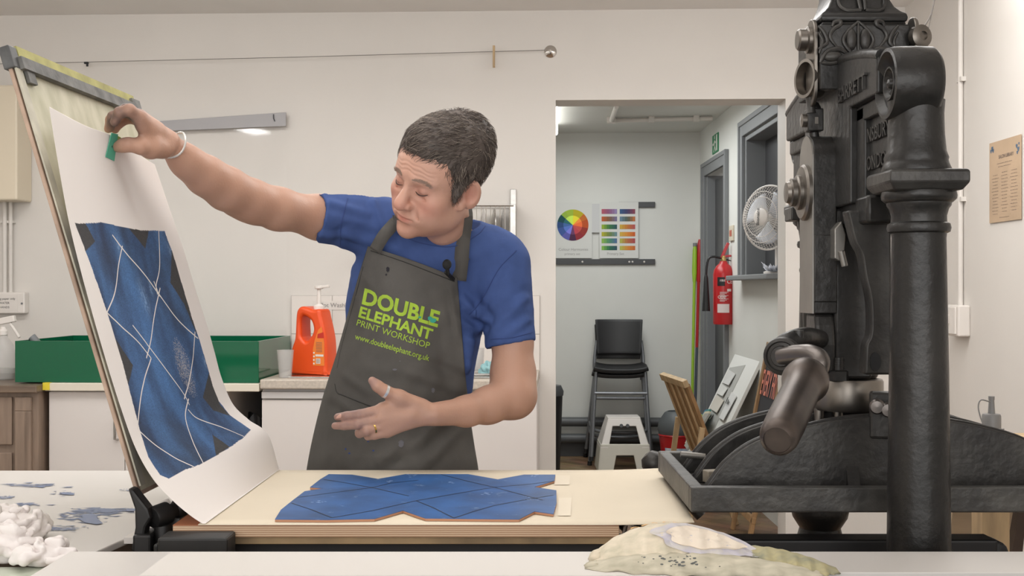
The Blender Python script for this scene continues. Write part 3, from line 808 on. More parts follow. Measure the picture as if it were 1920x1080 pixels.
# two mop poles leaning in the corner
a, b = fpt(1303, 462, .03), fpt(1296, 800, .2); b.z = .02
t = thing('mop_pole', 'lime green mop pole leaning in the annex corner', 'pole', b)
g = MB(); g.tube([b, a], .011, 12); obj('pole', g, M_lime, t)
g = MB(); g.tube([a.lerp(b, .17), a.lerp(b, .12), a.lerp(b, .02), a], [.013, .019, .017, .012], 14); obj('grip', g, M_lime, t)
g = MB(); g.tube([a, a + (a - b).normalized() * .025], .016, 12); obj('end_cap', g, M_grey, t)
a, b = fpt(1312, 449, .03), fpt(1301, 800, .16); b.z = .02
t = thing('broom_pole', 'dark pole with a red upper half leaning beside the lime green pole', 'pole', b)
g = MB(); g.tube([b, a.lerp(b, .5)], .011, 12); obj('pole', g, mat('slate_pole', (78, 84, 96), .4), t)
g = MB(); g.tube([a.lerp(b, .5), a.lerp(b, .2), a.lerp(b, .19), a.lerp(b, .02), a], [.0115, .0115, .017, .016, .01], 14); obj('red_sleeve', g, M_red, t)
# grey heating pipes along the wall
for k, (py, lab) in enumerate(((791, 'upper grey heating pipe along the foot of the annex wall'), (822, 'lower grey heating pipe along the foot of the annex wall'))):
    g = MB(W); z = WP(1100, py, -FARQ + .07)[1]
    g.tube([(-1.15, FARQ - .07, z), (URIGHT - .12, FARQ - .07, z)], .036, 16); tag(obj('heating_pipe', g, mat('pipe_grey', (84, 86, 88), .45)), lab, 'pipe', 'heating pipes in the annex')

# stacked high stools
def make_stool(lab):
    t = thing('high_stool', lab, 'stool', (0, 0, 0), 'stacked high stools')
    g = MB()
    def seat(u, v):
        x = (u - .5) * .40; y = (v - .5) * .36
        return Vector((x * (1 - .08 * v), y, .665 + .02 * (abs(u - .5) * 2) ** 3 - .025 * max(0, (.25 - v)) * 4 * .6))
    g.grid(seat, 20, 16); obj('seat', g, M_black, t, local=True, solid=.032, bev=.006)
    g = MB()
    def back(u, v):
        x = (u - .5) * (.36 - .03 * (1 - v)); return Vector((x, .165 + .05 * v - .03 * (1 - (2 * u - 1) ** 2) * -1, .76 + .26 * v))
    g.grid(back, 18, 12); obj('backrest', g, M_black, t, local=True, solid=.014, bev=.004)
    for sx in (-1, 1):
        g = MB(); g.tube(spline([(sx * .175, .17, .60), (sx * .185, .19, .72), (sx * .17, .205, .86)], 8), .011, 10); obj('back_post', g, M_sil, t, local=True)
        g = MB(); g.tube([(sx * .18, -.14, .645), (sx * .215, -.19, .02)], .0125, 12); lg = obj('leg', g, M_sil, t, local=True)
        g = MB(); g.tube([(sx * .215, -.19, .03), (sx * .216, -.192, 0)], .017, 12); obj('foot_cap', g, M_black, lg, local=True)
        g = MB(); g.tube([(sx * .18, .14, .645), (sx * .25, .23, .02)], .0125, 12); lg = obj('leg', g, M_sil, t, local=True)
        g = MB(); g.tube([(sx * .249, .228, .03), (sx * .25, .231, 0)], .017, 12); obj('foot_cap', g, M_black, lg, local=True)
    g = MB(); g.tube([(-.19, -.158, .49), (.19, -.158, .49)], .012, 10); g.tube(spline([(-.22, .18, .24), (-.2, -.1, .22), (-.1, -.2, .21), (.1, -.2, .21), (.2, -.1, .22), (.22, .18, .24)], 30), .012, 10); obj('footrest', g, M_sil, t, local=True)
    return t
M_sil = mat('silver_tube', (128, 130, 134), .35, metal=.5)
s0 = make_stool('black seated high stool with silver legs, lower one of the stack by the annex wall')
s0.location = V(1160, 868, 8.78); s0.location.z = 0; s0.rotation_euler = (0, 0, math.radians(-4))
def dup(root, loc, rz, label):
    r = root.copy(); COL.objects.link(r); r.location = loc; r.rotation_euler = (0, 0, rz); r['label'] = label
    for ch in list(root.children):
        c = ch.copy(); COL.objects.link(c); c.parent = r
        for gch in ch.children:
            d = gch.copy(); COL.objects.link(d); d.parent = c
    return r
dup(s0, s0.location + Vector((.006, -.045, .04)), math.radians(-3), 'black seated high stool with silver legs, upper one of the stack by the annex wall')

# white step stool
d0 = 8.42; cs = V(1168, 868, d0); cs.z = 0
t = thing('step_stool', 'white plastic step stool with two grip holes in front of the high stools', 'step stool', cs)
M_cream = mat('cream_plastic', (214, 210, 198), .5)
def loop(w, d, z, n=40):
    P = []
    for i in range(n):
        a = 2 * math.pi * i / n; c_, s_ = math.cos(a), math.sin(a)
        P.append(Vector((cs.x + math.copysign(abs(c_) ** .35, c_) * w / 2, cs.y + math.copysign(abs(s_) ** .35, s_) * d / 2, z)))
    return P
def panel(g, wz, y0, y1, arch_w, arch_h, z0, z1, th):
    """front panel with an arch cut: outline polygon, width linear from wz[0] at z0 to wz[1] at z1"""
    pol = [(-wz[0] / 2, z0), (-arch_w / 2, z0), (-arch_w / 2 * .72, z0 + arch_h), (arch_w / 2 * .72, z0 + arch_h), (arch_w / 2, z0), (wz[0] / 2, z0), (wz[1] / 2, z1), (-wz[1] / 2, z1)]
    dy = (y1 - y0) / (z1 - z0); n = len(pol)
    vs = [Vector((cs.x + x, cs.y + y0 + dy * (z - z0) + k * th, z)) for k in (0, 1) for x, z in pol]
    g.add(vs, [tuple(range(n)), tuple(reversed(range(n, 2 * n)))] + [(i, (i + 1) % n, n + (i + 1) % n, n + i) for i in range(n)])
g = MB(); panel(g, (.355, .235), -.16, -.09, .23, .15, .17, .375, .012)
for s in (-1, 1):
    g.add([cs + Vector((s * a, b, z)) for a, b, z in ((.1175, -.09, .375), (.1175, .10, .375), (.1775, .18, .17), (.1775, -.16, .17), (.1055, -.09, .375), (.1055, .10, .375), (.1655, .18, .17), (.1655, -.16, .17))],
          [(0, 1, 2, 3), (7, 6, 5, 4), (0, 4, 5, 1), (1, 5, 6, 2), (2, 6, 7, 3), (3, 7, 4, 0)])
g.box(cs.x - .1175, cs.x + .1175, cs.y - .09, cs.y + .10, .367, .382)
obj('upper_step', g, M_wplastic, t, smooth=0, bev=.006)
g = MB(); panel(g, (.385, .345), -.175, -.155, .17, .12, .0, .2, .012)
for s in (-1, 1): g.add([cs + Vector((s * a, b, z)) for a, b, z in ((.172, -.155, .2), (.172, .16, .2), (.192, .19, 0), (.192, -.175, 0), (.16, -.155, .2), (.16, .16, .2), (.18, .19, 0), (.18, -.175, 0))],
          [(0, 1, 2, 3), (7, 6, 5, 4), (0, 4, 5, 1), (1, 5, 6, 2), (2, 6, 7, 3), (3, 7, 4, 0)])
obj('lower_base', g, M_cream, t, smooth=0, bev=.005)
g = MB()
for s in (-1, 1): g.lathe([(0, 0), (.013, 0), (.013, .002), (0, .002)], cs + Vector((s * .022, -.1145, .325)), (0, -1, .3), 16, cap=False)
obj('grip_hole', g, M_dgrey, t)

# mop bucket
cb = V(1270, 850, 8.3); cb.z = 0
t = thing('mop_bucket', 'red mop bucket with grey wringer behind the leaning wooden rack', 'bucket', cb)
g = MB(); g.lathe([(0, 0), (.10, 0), (.13, .26), (.136, .262), (.13, .27), (.12, .262), (.095, .02), (0, .02)], cb, n=36, cap=False); obj('tub', g, M_red, t)
g = MB(); g.lathe([(.13, .27), (.14, .30), (.13, .36), (.09, .42), (.07, .43), (.06, .4), (.05, .3)], cb, n=28, cap=False); g.sphere(cb + Vector((.02, -.10, .36)), .022, 14); obj('wringer', g, mat('wringer_grey', (82, 86, 88), .5), t)
g = MB()
def sticker(u, v): a = -.9 + 1.5 * u; rr = .1035 + .03 * (.04 + .14 * v) / .26; return cb + Vector((math.sin(a) * rr, -math.cos(a) * rr, .04 + .14 * v))
g.grid(sticker, 12, 2); obj('sticker', g, mat('sticker_blue', (60, 120, 190), .4, var=.6, vs=22, c2=(215, 220, 225)), t)
# black bin at the opening's left edge
cb = V(1028, 850, 8.2); cb.z = 0
t = thing('waste_bin', 'dark waste bin just showing at the left edge of the opening', 'bin', cb)
g = MB(); g.lathe([(0, 0), (.08, 0), (.10, .55), (0, .55)], cb, n=28, cap=False); obj('bin_body', g, M_black, t)
g = MB(); g.lathe([(.105, .55), (.108, .58), (.09, .62), (0, .63)], cb, n=28); obj('bin_lid', g, M_dgrey, t)

# leaning wooden rack
def slab(g, p00, p10, p11, p01, th):
    p = [Vector(q) for q in (p00, p10, p11, p01)]; n = (p[1] - p[0]).cross(p[3] - p[0]).normalized() * th
    g.add(p + [q + n for q in p], [(3, 2, 1, 0), (4, 5, 6, 7), (0, 1, 5, 4), (1, 2, 6, 5), (2, 3, 7, 6), (3, 0, 4, 7)])
A = V(1243, 707, 6.75); B = V(1287, 722, 6.35)
bot = Vector((.55, 0, 0)) ; slope = (V(1322, 815, 6.4) - B)
t = thing('wooden_easel', 'folded light wooden rack leaning between the red bucket and the white boards', 'rack', V(1290, 980, 6.5))
C_ = A + slope * 1.9; D_ = B + slope * 1.9
g = MB(); slab(g, A, B, D_, C_, .02); obj('panel', g, M_oak, t, smooth=0, bev=.002)
g = MB()
for k in range(4):
    a0 = A.lerp(B, .1 + .25 * k); b0 = a0 + slope * 1.9
    g.bar(a0 + Vector((-.008, -.004, .002)), b0 + Vector((-.008, -.004, .002)), .012, .008, up=(B - A))
g.bar(A - slope * .02, B - slope * .02, .03, .04, up=slope); obj('slat', g, M_pine, t, smooth=0, bev=.002)
for s, pp in ((0, C_), (1, D_)):
    g = MB(); e = Vector((pp.x - .18, pp.y, 0)); g.bar(A.lerp(C_, .45) if s == 0 else B.lerp(D_, .45), e, .03, .022, up=(0, 1, 0)); obj('leg', g, M_pine, t, smooth=0, bev=.002)
    g = MB(); e2 = Vector((pp.x + .08, pp.y, 0)); g.bar(pp - slope * .05, e2, .03, .022, up=(0, 1, 0)); obj('leg', g, M_pine, t, smooth=0, bev=.002)

# white display board leaning on the annex wall, with cards and a book
NW = Vector((0, 1, 0))
tl = W((URIGHT - .03, 0, 0)) ; 
T1 = V(1378, 664, 7.62); T0 = T1 - NW * .76; T1.z = T0.z = .872
B1 = V(1313, 800, 7.6); dn = (B1 - T1); dn = dn - NW * dn.dot(NW); dn *= .872 / -dn.z
t = thing('display_board', 'white display board leaning on the annex wall behind the chalkboard', 'board', (T1 + T0) / 2 + dn)
g = MB(); slab(g, T1, T0, T0 + dn, T1 + dn, .02); obj('panel', g, mat('board_white', (222, 222, 218), .6), t, smooth=0, bev=.002)
bn = (T0 - T1).cross(dn).normalized()
if bn.x > 0: bn = -bn
def bp(a, b, h=.004): return T1 + (T0 - T1) * a + dn * b + bn * h
g = MB(); slab(g, bp(.08, .10), bp(.60, .05), bp(.60, .62), bp(.08, .62), .004); obj('backing_sheet', g, mat('board_sheet', (176, 176, 172), .6), t, smooth=0)
for k, (a0, b0, a1, b1, c, nm, lab) in enumerate(((.12, .17, .45, .36, (206, 206, 204), 'art_card', 'white folded card pinned near the top of the leaning display board'),
        (.10, .38, .42, .52, (212, 212, 208), 'art_card', 'square white card pinned in the middle of the leaning display board'),
        (.10, .54, .50, .74, (204, 198, 188), 'art_card', 'cream card with a small window low on the leaning display board'),
        (.62, .42, .86, .78, (216, 216, 214), 'art_card', 'white card with black marks on the near side of the leaning display board'),
        (.16, .76, .36, .86, (176, 178, 172), 'art_card', 'small grey print low on the leaning display board'))):
    b0, b1 = .03 + .5 * b0, .03 + .5 * b1
    g = MB(); slab(g, bp(a0, b0, .009), bp(a1, b0 + .01, .012), bp(a1, b1, .02), bp(a0, b1, .01), .004)
    o = tag(obj(nm, g, mat('card_%d' % k, c, .7), smooth=0), lab, 'card', 'cards on the leaning board')
    if k == 3:
        g = MB()
        for q in range(3): slab(g, bp(.66 + .05 * q, .28 + .01 * q, .0225), bp(.68 + .05 * q, .28 + .01 * q, .0225), bp(.69 + .05 * q, .32, .0225), bp(.67 + .05 * q, .32, .0225), .001)
        obj('ink_mark', g, M_black, o, smooth=0)
for k in range(3):
    g = MB(); a0, b0 = .10 + .17 * k, .42 + .01 * k; hh = .03 + .022 * k
    slab(g, bp(a0, b0, hh), bp(a0 + .30, b0 - .02, hh + .02), bp(a0 + .34, b0 + .24, hh + .05), bp(a0 + .02, b0 + .24, hh + .03), .012)
    o = tag(obj('booklet', g, [mat('book_blue', (52, 96, 168), .6, var=.5, vs=14, c2=(60, 140, 80)), mat('book_cream', (196, 186, 160), .7), mat('book_grey', (150, 148, 140), .7)][k], smooth=0),
        ['blue and green art booklet standing at the foot of the display board', 'cream booklet standing behind the blue and green one', 'grey booklet nearest the chalkboard at the foot of the display board'][k], 'booklet', 'booklets at the display board')
    if k == 0:
        g = MB(); slab(g, bp(.13, .46, hh + .018), bp(.30, .455, hh + .03), bp(.34, .58, hh + .05), bp(.18, .59, hh + .04), .001); obj('cover_shape', g, mat('book_yellow', (206, 200, 90), .6, var=.7, vs=30, c2=(60, 110, 70)), o, smooth=0)

# chalkboard A-board
T1 = V(1441, 642, 6.34); T0 = T1 - NW * .46; T0.z = T1.z
B1 = V(1372, 985, 6.34); B1.z = 0
dn = B1 - T1; dn = dn - NW * dn.dot(NW); dn *= T1.z / -dn.z
t = thing('chalkboard', 'wood framed chalkboard sign leaning at the right side of the opening', 'chalkboard', (T0 + T1) / 2 + dn)
bn = (T0 - T1).cross(dn).normalized()
if bn.x > 0: bn = -bn
g = MB(); slab(g, bp(.07, .03, -.01), bp(.93, .03, -.01), bp(.93, .86, -.01), bp(.07, .86, -.01), -.006); obj('board_panel', g, mat('chalk_black', (46, 46, 50), .8), t, smooth=0)
for (a, b) in (((.04, 0), (.04, 1.0)), ((.96, 0), (.96, 1.0)), ((.0, .015), (1., .015)), ((0, .87), (1., .87))):
    g = MB(); g.bar(bp(*a, 0), bp(*b, 0), .035, .022, up=bn); obj('frame_rail', g, M_oak, t, smooth=0, bev=.003)
for a in (.04, .96):
    g = MB(); p = bp(a, .02, -.02); e = p + Vector((dn.x * -.32, 0, 0)); e.z = 0; g.bar(p, e, .035, .02, up=NW); obj('leg', g, M_oak, t, smooth=0, bev=.003)
g = MB(); ex = (T0 - T1).normalized(); ey = -dn.normalized()
c0 = bp(.08, .27, .003)
M_chalk = mat('chalk_pink', (214, 130, 110), .9); 
g.text('EVERY FRI', .105, lambda x, y, h: c0 + ex * x + ey * (y * 1.8), bold=.0012, align='LEFT', xs=.75)
c1 = bp(.10, .50, .003); g.text('OPEN DAY', .105, lambda x, y, h: c1 + ex * x + ey * (y * 1.5), bold=.0012, align='LEFT', xs=.8)
g.cur = 1; slab(g, bp(.22, .60, .0015), bp(.42, .60, .0015), bp(.42, .63, .0015), bp(.22, .63, .0015), .001)
obj('chalk_lettering', g, [M_chalk, mat('chalk_rose', (226, 96, 130), .9)], t, smooth=0)

# ================================================================== the right wall of the main room
def rw(px, py, du=0.):
    d = (UR - du) * F / (px - 960); return V(px, py, d)
g = MB(); p = rw(1801, 300, .012)
g.tube([(p.x, p.y, ZC), (p.x, p.y, rw(1801, 577, .01).z)], .0105, 14)
for y in (152, 375): q = rw(1801, y); g.obox((UR - .008, p.y, q.z), (1, 0, 0), (0, 1, 0), (0, 0, 1), .012, .028, .009)
tag(obj('wall_conduit', g, M_wall), 'white painted conduit running down the right wall to the light switch', 'conduit')
za, zb = rw(1812, 573, .05).z, rw(1812, 633, .05).z
t = thing('light_switch', 'white surface light switch box on the right wall under the conduit', 'light switch', (UR - .025, p.y, zb))
g = MB(); g.box(UR - .05, UR, p.y - .075, p.y + .075, zb, za); obj('back_box', g, M_wplastic, t, smooth=0, bev=.006)
g = MB(); g.box(UR - .058, UR - .05, p.y - .06, p.y + .07, zb + .008, za - .008); obj('plate', g, M_wplastic, t, smooth=0, bev=.003)
g = MB(); g.box(UR - .066, UR - .058, p.y + .0, p.y + .025, (za + zb) / 2 - .014, (za + zb) / 2 + .024); obj('rocker', g, M_wplastic, t, smooth=0, bev=.003)
# brown poster
ya = rw(1858, 300).y; yb = rw(1917, 300).y; z1 = rw(1888, 262).z; z0 = rw(1888, 415).z
z1 = (rw(1858, 269).z + rw(1917, 252).z) / 2; z0 = (rw(1861, 418).z + rw(1918, 411).z) / 2
g = MB(); g.box(UR - .006, UR - .003, yb, ya, z0, z1)
t = tag(obj('kraft_poster', g, mat('kraft', (196, 170, 142), .8, var=.08, vs=6), smooth=0), 'brown paper notice with columns of names on the right wall', 'poster')
g = MB(); wq = ya - yb; hq = z1 - z0
def pp(x, y, h): return Vector((UR - .0066 - h, ya - x * wq, z0 + y * hq))
M_kink = mat('kraft_ink', (122, 108, 98), .9); M_kblue = mat('kraft_blue', (92, 112, 134), .9)
g.cur = 0
g.text('SALON LIBRARY', .065, lambda x, y, h: pp(.55 + x, .78 + y * .9, h), bold=.002)
random.seed(3)
def mark(x0, x1, y, h=.006):
    x = x0
    while x < x1:
        w = min(random.uniform(.012, .05), x1 - x); g.add([pp(x, y, 0), pp(x + w, y, 0), pp(x + w, y + h, 0), pp(x, y + h, 0)], [(0, 1, 2, 3)]); x += w + .012
mark(.26, .74, .715); mark(.30, .70, .675)
for cI in range(3):
    for k in range(13):
        w = random.uniform(.07, .12); mark(.2 + .3 * cI - w, .2 + .3 * cI + w, .60 - .04 * k - .02 * (cI == 0))
mark(.34, .66, .05)
g.cur = 1
for (x, y, a) in ((.06, .9, .03), (.10, .93, .035), (.13, .9, .03), (.88, .88, .03), (.93, .84, .035), (.9, .8, .025), (.95, .9, .02)): g.add([pp(x + a * math.cos(t_), y + a * .8 * math.sin(t_) * (1 + .5 * math.sin(3 * t_)), 0) for t_ in [i * .63 for i in range(10)]], [tuple(range(10))])
obj('lettering', g, [M_kink, M_kblue], t, smooth=0, recalc=False)
# hanging grey panel with two wires, behind the press head
g = MB(); a, b, c = V(1738, 66, 3.4), V(1742, 100, 3.4), V(1676, 104, 3.5)
n = Vector((.0, .012, 0)); g.add([a, b, c, a + n, b + n, c + n], [(0, 1, 2), (5, 4, 3), (0, 3, 4, 1), (1, 4, 5, 2), (2, 5, 3, 0)])
t = tag(obj('suspended_sign', g, mat('panel_grey', (150, 147, 143), .6), smooth=0), 'grey panel corner hanging on two thin wires behind the press head', 'panel')
g = MB(); g.tube(spline([a, V(1734, 50, 3.4), V(1748, 20, 3.4), V(1762, -60, 3.4)], 20), .0022, 6); g.tube([a, V(1766, -60, 3.4)], .0016, 6); obj('wire', g, M_wire, t)

# ================================================================== the iron hand press
M_iron = mat('black_iron', (54, 52, 50), .36, metal=.35, var=.4, vs=9, c2=(38, 37, 36), bump=.35, bs=55, spec=.5)
M_iron2 = mat('worn_iron', (72, 70, 67), .40, metal=.4, var=.5, vs=14, c2=(44, 42, 41), bump=.3, bs=70)
M_bright = mat('bright_steel', (146, 139, 131), .36, metal=.95, var=.25, vs=10)
M_dull = mat('dull_steel', (150, 146, 140), .42, metal=.75, var=.15, vs=8)
M_bronze = mat('bronze_grip', (108, 97, 90), .40, metal=.8, var=.3, vs=12, c2=(78, 70, 66))
press = thing('hand_press', 'tall black cast iron hand printing press with volute topped column', 'printing press', (.617, 2.115, 0))
X, Y, Z = Vector((1, 0, 0)), Vector((0, 1, 0)), Vector((0, 0, 1))
def zat(py, d): return HC + (540 - py) * d / F

def column(cx, cy, base):
    k = 1236.
    z = lambda py: HC - (py - 540) / k
    g = MB()
    pr = [(0, 0), (.085, 0), (.085, .03), (.06, .06), (.055, .5), (.05, .62)]
    if base: pr += [(.05, .70), (.062, .72), (.066, .745), (.050, .77), (.042, .80), (.056, .822), (.060, .84), (.054, .862), (.044, .875)]
    pr += [(.0468, z(1030)), (.0435, z(700)), (.0398, z(446)), (.0405, z(438)), (.0455, z(435)), (.0470, z(428)), (.0455, z(420)), (.041, z(417)), (.0405, z(405)),
           (.0435, z(392)), (.047, z(386)), (.0475, z(381)), (.050, z(379)), (.0545, z(374)), (.0555, z(368)), (.054, z(360)), (.0, z(358))]
    g.lathe(pr, (cx, cy, 0), Z, 40, cap=False)
    c = obj('column', g, M_iron, press)
    g = MB(); s = .059
    zz = [z(361), z(347), z(326)]
    g.lathe([(0, zz[0] - .001), (s * .86 * 1.414, zz[0]), (s * 1.414, zz[1]), (s * 1.414, zz[2]), (s * .94 * 1.414, zz[2] + .003), (0, zz[2] + .003)], (cx - .003, cy, 0), Z, 4, cap=False)
    obj('abacus', g, M_iron2, c, bev=.003, smooth=30)
    g = MB(); g.lathe([(.0, z(327)), (.050, z(326)), (.0515, z(318)), (.048, z(308)), (.0465, z(302)), (.0475, z(297)), (.044, z(285)), (.0415, z(255)), (.0405, z(215)), (.042, z(190)), (0, z(188))], (cx - .004, cy, 0), Z, 36, cap=False)
    obj('column_neck', g, M_iron, c)
    g = MB(); g.lathe([(0, 0), (.043, 0), (.050, .002), (.0555, .008), (.0560, .03), (.0555, .056), (.0535, .064), (.048, .065), (.041, .055), (.031, .050), (.028, .054), (.0255, .061), (.023, .061), (.018, .052), (.011, .049), (.010, .054), (.007, .061), (0, .063)], (cx + .025, cy, z(157)), -X, 48, cap=False); g.v = [Vector((cx + .025 - (cx + .025 - p.x) * 1.17, p.y, p.z)) for p in g.v]
    obj('volute', g, M_iron, c)
column(.617, 1.78, True)
column(.643, 2.45, True)

# head plate between the columns
PX = .565; yc = 2.115
g = MB()
def topz(y): return 1.660 + .036 * (1 - ((y - yc) / .30) ** 2)
n = 24; ya_, yb_ = 1.818, 2.42
po = [(ya_ + (yb_ - ya_) * i / n, topz(ya_ + (yb_ - ya_) * i / n)) for i in range(n + 1)]
y1, y2 = 1.965, 2.265
g.prism([(1.818, 1.602)] + [(y1, 1.602), (y1, 1.441), (2.02, 1.441), (2.21, 1.441), (y2, 1.441), (y2, 1.602), (2.42, 1.602)] + po[::-1], (PX, 0, 0), Y, Z, X, .03)
g.box(PX + .022, PX + .08, 1.78, 2.45, 1.45, 1.64)
g.box(PX + .012, PX + .03, 1.925, 1.966, 1.441, 1.60); g.box(PX + .012, PX + .03, 1.79, 1.966, 1.575, 1.603)
g.box(PX + .012, PX + .03, 2.264, 2.305, 1.441, 1.60); g.box(PX + .012, PX + .03, 2.264, 2.44, 1.575, 1.603)
head = obj('head_plate', g, M_iron, press, smooth=0, bev=.004, seg=3)
g = MB(); g.tube([(PX + .008, p[0], p[1]) for p in po], .010, 10); obj('top_lip', g, M_iron, head)
g = MB()
def lt(yc_, z0, x0): return lambda x, y, h: Vector((x0 - h, yc_ - x, z0 + y))
g.text('BARRETT', .036, lt(2.022, 1.618, PX), bold=.0004, align='LEFT', xs=1.05, extrude=.005)
g.text('FINSBURY', .033, lt(1.945, 1.538, PX + .021), bold=.0002, align='LEFT', xs=.95, extrude=.005)
g.text('LONDON', .033, lt(1.94, 1.492, PX + .021), bold=.0002, align='LEFT', xs=.95, extrude=.005)
obj('lettering', g, M_iron2, head, smooth=0)

# spring box with leaf relief
bx, by = .613, 2.115; hw = .078
g = MB(); q = 1.414
g.lathe([(hw * q, 1.645), (hw * q, 1.757), (hw * .93 * q, 1.760), (hw * .93 * q, 1.764)], (bx, by, 0), Z, 4)
sb = obj('spring_box', g, M_iron, press, smooth=25, bev=.003)
g = MB()
pr = [(.074, 1.764), (.076, 1.770), (.074, 1.778), (.066, 1.784), (.058, 1.793), (.052, 1.806), (.048, 1.825), (.046, 1.85), (.048, 1.88), (.056, 1.90), (.056, 1.91), (.03, 1.94), (.02, 1.99), (.03, 2.01), (.0, 2.04)]
g.lathe([(r * q, z) for r, z in pr], (bx, by, 0), Z, 4); obj('finial', g, M_iron, sb, smooth=50, bev=.002)
yf = by - hw
k2 = yf / F
def fp(px, py, h=0.): return Vector(((px - 960) * k2, yf - h, HC + (540 - py) * k2))
g = MB()
def ridge(pts, r, sq=1.): g.tube([fp(*p, .001) for p in spline(pts, 26)], [r * (1 - .55 * abs(2 * i / 25 - 1) ** 3) for i in range(26)], 8)
ridge([(1609, 40), (1590, 58), (1581, 76), (1592, 95), (1609, 108)], .0036); ridge([(1609, 40), (1628, 58), (1637, 76), (1627, 95), (1609, 108)], .0036); ridge([(1609, 42), (1609, 70), (1609, 105)], .003)
for s in (-1, 1):
    m = lambda x: 1609 + s * (x - 1609)
    ridge([(m(1570), 90), (m(1556), 70), (m(1562), 55), (m(1574), 47), (m(1574), 40), (m(1564), 42), (m(1560), 50)], .0042)
    ridge([(m(1534), 48), (m(1545), 62), (m(1550), 80), (m(1535), 92)], .0040); ridge([(m(1534), 60), (m(1542), 78), (m(1536), 100)], .003)
    ridge([(m(1538), 118), (m(1550), 98), (m(1572), 92), (m(1590), 102)], .0048); ridge([(m(1538), 118), (m(1560), 119), (m(1585), 112)], .0036)
    ridge([(m(1548), 112), (m(1566), 105), (m(1582), 106)], .003)
for (x, y, a, b) in ((1596, 74, .010, .020), (1622, 74, .010, .020), (1562, 106, .018, .010), (1656, 106, .018, .010)):
    g.sphere(fp(x, y), 1., 14, (a, .007, b))
obj('leaf_relief', g, M_iron2, sb)
g = MB()
for s in (-1, 1):
    for fz, dy in ((0, 0),):
        P = [(s * .004, 1.785, .066), (s * .030, 1.785, .066), (s * .040, 1.800, .056), (s * .036, 1.83, .050), (s * .030, 1.87, .050), (s * .006, 1.87, .048), (s * .006, 1.82, .052), (s * .004, 1.785, .066)]
        g.tube([Vector((bx + a, by - c - .001, z)) for a, z, c in spline(P, 34)], .0034, 8)
obj('petal_relief', g, M_iron2, sb)
g = MB(); g.lathe([(.0, 0), (.018, 0), (.020, .06), (.017, .075), (0, .078)], Vector((.597, 2.02, 1.655)) + Vector((-.02, 0, 0)), (.75, -.2, .35), 18, cap=False); obj('boss', g, M_iron, press)

# bright strap, ring, link at the left; strap at the right
def obround(g, yc_, z0, z1, r, x0, x1):
    P = [(yc_ + r * math.cos(a), z1 - r + r * math.sin(a)) for a in [math.pi * i / 14 for i in range(15)]]
    P += [(yc_ + r * math.cos(a), z0 + r + r * math.sin(a)) for a in [math.pi + math.pi * i / 14 for i in range(15)]]
    g.prism(P, (x0, 0, 0), Y, Z, X, x1 - x0)
g = MB(); obround(g, 2.075, 1.62, zat(36, 2.07), .030, .527, .534); st = obj('strap', g, M_bright, press, smooth=30, bev=.0015)
g = MB(); g.lathe([(.024, 0), (.024, .006), (.019, .008), (.019, .020), (.016, .023), (0, .023)], (.527, 2.075, zat(75, 2.075)), -X, 26); obj('bolt', g, M_bright, st)
g = MB(); obround(g, 2.04, 1.66, zat(33, 2.04), .024, .693, .700); st = obj('strap', g, M_bright, press, smooth=30, bev=.0015)
g = MB(); g.lathe([(.0, 0), (.020, 0), (.020, .012), (.015, .015), (.008, .016), (.008, .012), (0, .012)], (.702, 2.03, zat(70, 2.03)), (.35, -1, 0), 24); obj('bolt', g, M_bright, st)
rn = Vector((-.955, -.295, 0)); rc = V(1521, 148, 2.08)
g = MB(); g.lathe([(.0345, -.014), (.0345, .014), (.029, .014), (.029, -.014), (.0345, -.014)], rc, rn, 40, cap=False); lk = obj('link_ring', g, M_bright, press)
g = MB(); b0 = rc - Z * .033
g.tube([b0, b0 - Z * .02, b0 - Z * .028], [.010, .007, .009], 14); obj('ring_shank', g, M_iron2, lk)
g = MB(); c = V(1526, 226, 2.09)
g.obox(c, X, Y, Z, .014, .014, .020); g.tube([c + Z * .02, c + Z * .032], [.014, .008], 12); g.tube([c - Z * .02, V(1528, 262, 2.09)], .0085, 12)
cl = obj('clevis', g, M_iron, press, bev=.002)
g = MB(); g.lathe([(.012, 0), (.012, .008), (0, .010)], c - X * .014, -X, 18); g.box(c.x - .002, c.x + .004, c.y - .0155, c.y - .013, c.z - .008, c.z + .004); obj('pin', g, M_bright, cl)

# toggle arm
yA, yB = 2.05, 2.139; ym = (yA + yB) / 2; rr = (yB - yA) / 2; zT, zB = zat(255, 2.09), zat(588, 2.05)
P = [(ym + rr * math.cos(math.pi * i / 18), zT - rr + rr * math.sin(math.pi * i / 18)) for i in range(19)] + [(yA, zB), (yB, zB)]
g = MB(); g.prism(P, (.5275, 0, 0), Y, Z, X, .040); g.box(.5275, .5675, yA - .003, yA + .01, zB + .02, zat(440, 2.05))
arm = obj('toggle_arm', g, M_iron, press, smooth=30, bev=.002)
g = MB(); g.prism(P, (.5245, 0, 0), Y, Z, X, .003); obj('polished_face', g, M_dull, arm, smooth=0)
g = MB(); g.lathe([(.050, 0), (.050, .006), (.046, .010), (.031, .011), (.031, .017), (.027, .020), (.025, .020), (.025, .028), (.020, .030), (.018, .036), (0, .037)], (.5245, 2.092, zat(361, 2.09)), -X, 36); obj('arm_boss', g, M_bright, arm)
g = MB(); P = [(2.062, zB), (2.125, zB), (2.13, 1.17), (2.10, 1.15), (2.055, 1.15), (2.05, 1.20), (2.056, 1.235)]
g.prism(P, (.532, 0, 0), Y, Z, X, .034); obj('arm_foot', g, M_iron2, arm, smooth=0, bev=.006)
